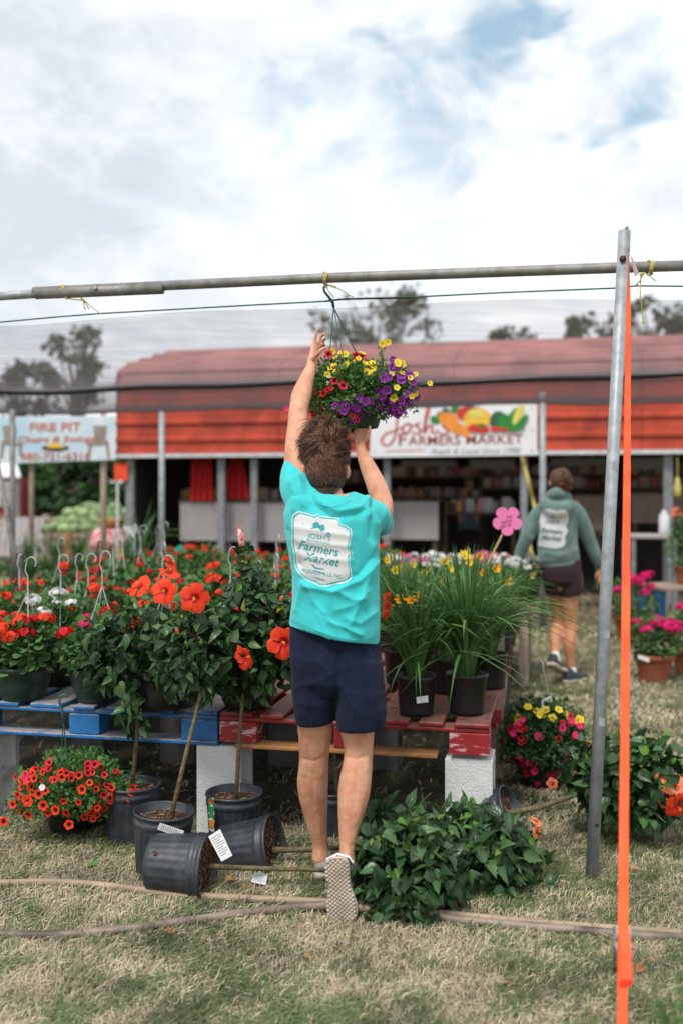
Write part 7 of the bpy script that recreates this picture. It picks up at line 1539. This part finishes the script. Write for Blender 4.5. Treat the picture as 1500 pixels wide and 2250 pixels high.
mb = MB(); mb.tube([W(1273, 1240, Dg-.05), W(1278, 1270, Dg-.03), W(1277, 1296, Dg-.04)], .012, 6, 0, True, .4); mb.build('side_stripe', m_greyboard, wo)
mb = MB(); mb.rings([ring(W(1231, y, Dg+.04+dd), V3((hw, 0, 0)), V3((0, hw*1.1, 0)), 20) for y, hw, dd in ((1084, .03, -.02), (1075, .062, -.01), (1060, .085, -.005), (1045, .084, .0), (1034, .06, .01), (1029, .03, .02))]); mb.build('hair_cap', m_hair, wo, True)
hair(wo, W(1231, 1057, Dg+.03), .072, .082, .088, 1500, 9, m_hair, m_hairlight, lambda d: .03, lambda d: d.y < .7 and d.z > -.9, lambda d, r_: (V3((.35, -1, .1))-d*.8), .004)
hair(wo, W(1243, 1062, Dg-.075), .036, .034, .042, 900, 10, m_hair, m_hairlight, lambda d: .035, lambda d: True, lambda d, r_: V3((d.z, 0, -d.x)), .004)
for x, y, D in ((1219, 1447, Dg-.09), (1255, 1478, Dg+.0)): mb = MB(); limb(mb, [W(x, y-7, D), W(x+1, y+6, D)], [.036, .038], 12); mb.build('sock', m_white, wo, True)
g0 = H*F; shoe(wo, V3((W(1236, 1500, 7.72).x, 7.66, .004)), V3((W(1275, 1500, 7.72).x+.03, 7.80, .004)), (0, 0, 1), .27, .105, m_sole, m_darkshoe, m_sole, ankle=W(1255, 1474, Dg), mlace=m_aqua)
shoe(wo, W(1206, 1462, Dg-.20), W(1240, 1482, Dg-.02), (.25, .5, .85), .26, .105, m_sole, m_darkshoe, m_sole, ankle=W(1219, 1450, Dg-.08), mlace=m_aqua)
# ---------------------------------------------------------------- a figure deep in the hall
Df = 16.0; fg = empty('person', V3((W(1027, 1100, Df).x, Df, 0)), 'person in blue standing far back in the dark hall', 'person'); b_ = MB()
b_.ball(W(1030, 1060, Df), (.08, .09, .11), 14); limb(b_, [W(1030, 1072, Df), W(1030, 1085, Df)], [.05, .06], 12)
limb(b_, [W(1028, 1095, Df), W(1028, 1130, Df), W(1028, 1165, Df)], [.15, .15, .15], 14, .65, V3((1, 0, 0)))
limb(b_, [W(1012, 1092, Df), W(1008, 1120, Df), W(1012, 1145, Df-.1)], [.06, .045, .035], 10); limb(b_, [W(1044, 1092, Df), W(1048, 1120, Df), W(1046, 1145, Df-.1)], [.06, .045, .035], 10)
for s_ in (-1, 1): limb(b_, [W(1028+s_*9, 1165, Df), V3((W(1028+s_*9, 1165, Df).x, Df, .45)), V3((W(1028+s_*10, 1165, Df).x, Df, .05))], [.09, .06, .045], 10); limb(b_, [V3((W(1028+s_*10, 1165, Df).x, Df, .04)), V3((W(1028+s_*10, 1165, Df).x, Df-.16, .03))], [.04, .035], 8)
remesh(b_, 'body', m_skin2, fg, .016, 3)
t_ = MB(); t_.rings([ring(W(1028, y, Df), V3((hw, 0, 0)), V3((0, hw*.7, 0)), 18) for y, hw in ((1168, .17), (1140, .17), (1110, .185), (1092, .18), (1084, .09))]); t_.build('blue_shirt', mat('faded_blue_cloth', (.10, .17, .26), .9), fg, True)
t_ = MB(); t_.ball(W(1030, 1056, Df+.02), (.09, .1, .10), 12); t_.build('hair', m_hairdark, fg, True)
t_ = MB(); t_.rings([ring(V3((W(1028, 1165, Df).x, Df, z)), V3((hw, 0, 0)), V3((0, hw*.75, 0)), 18) for z, hw in ((.35, .19), (.6, .18), (.88, .165))]); t_.build('dark_trousers', m_plum, fg, True)
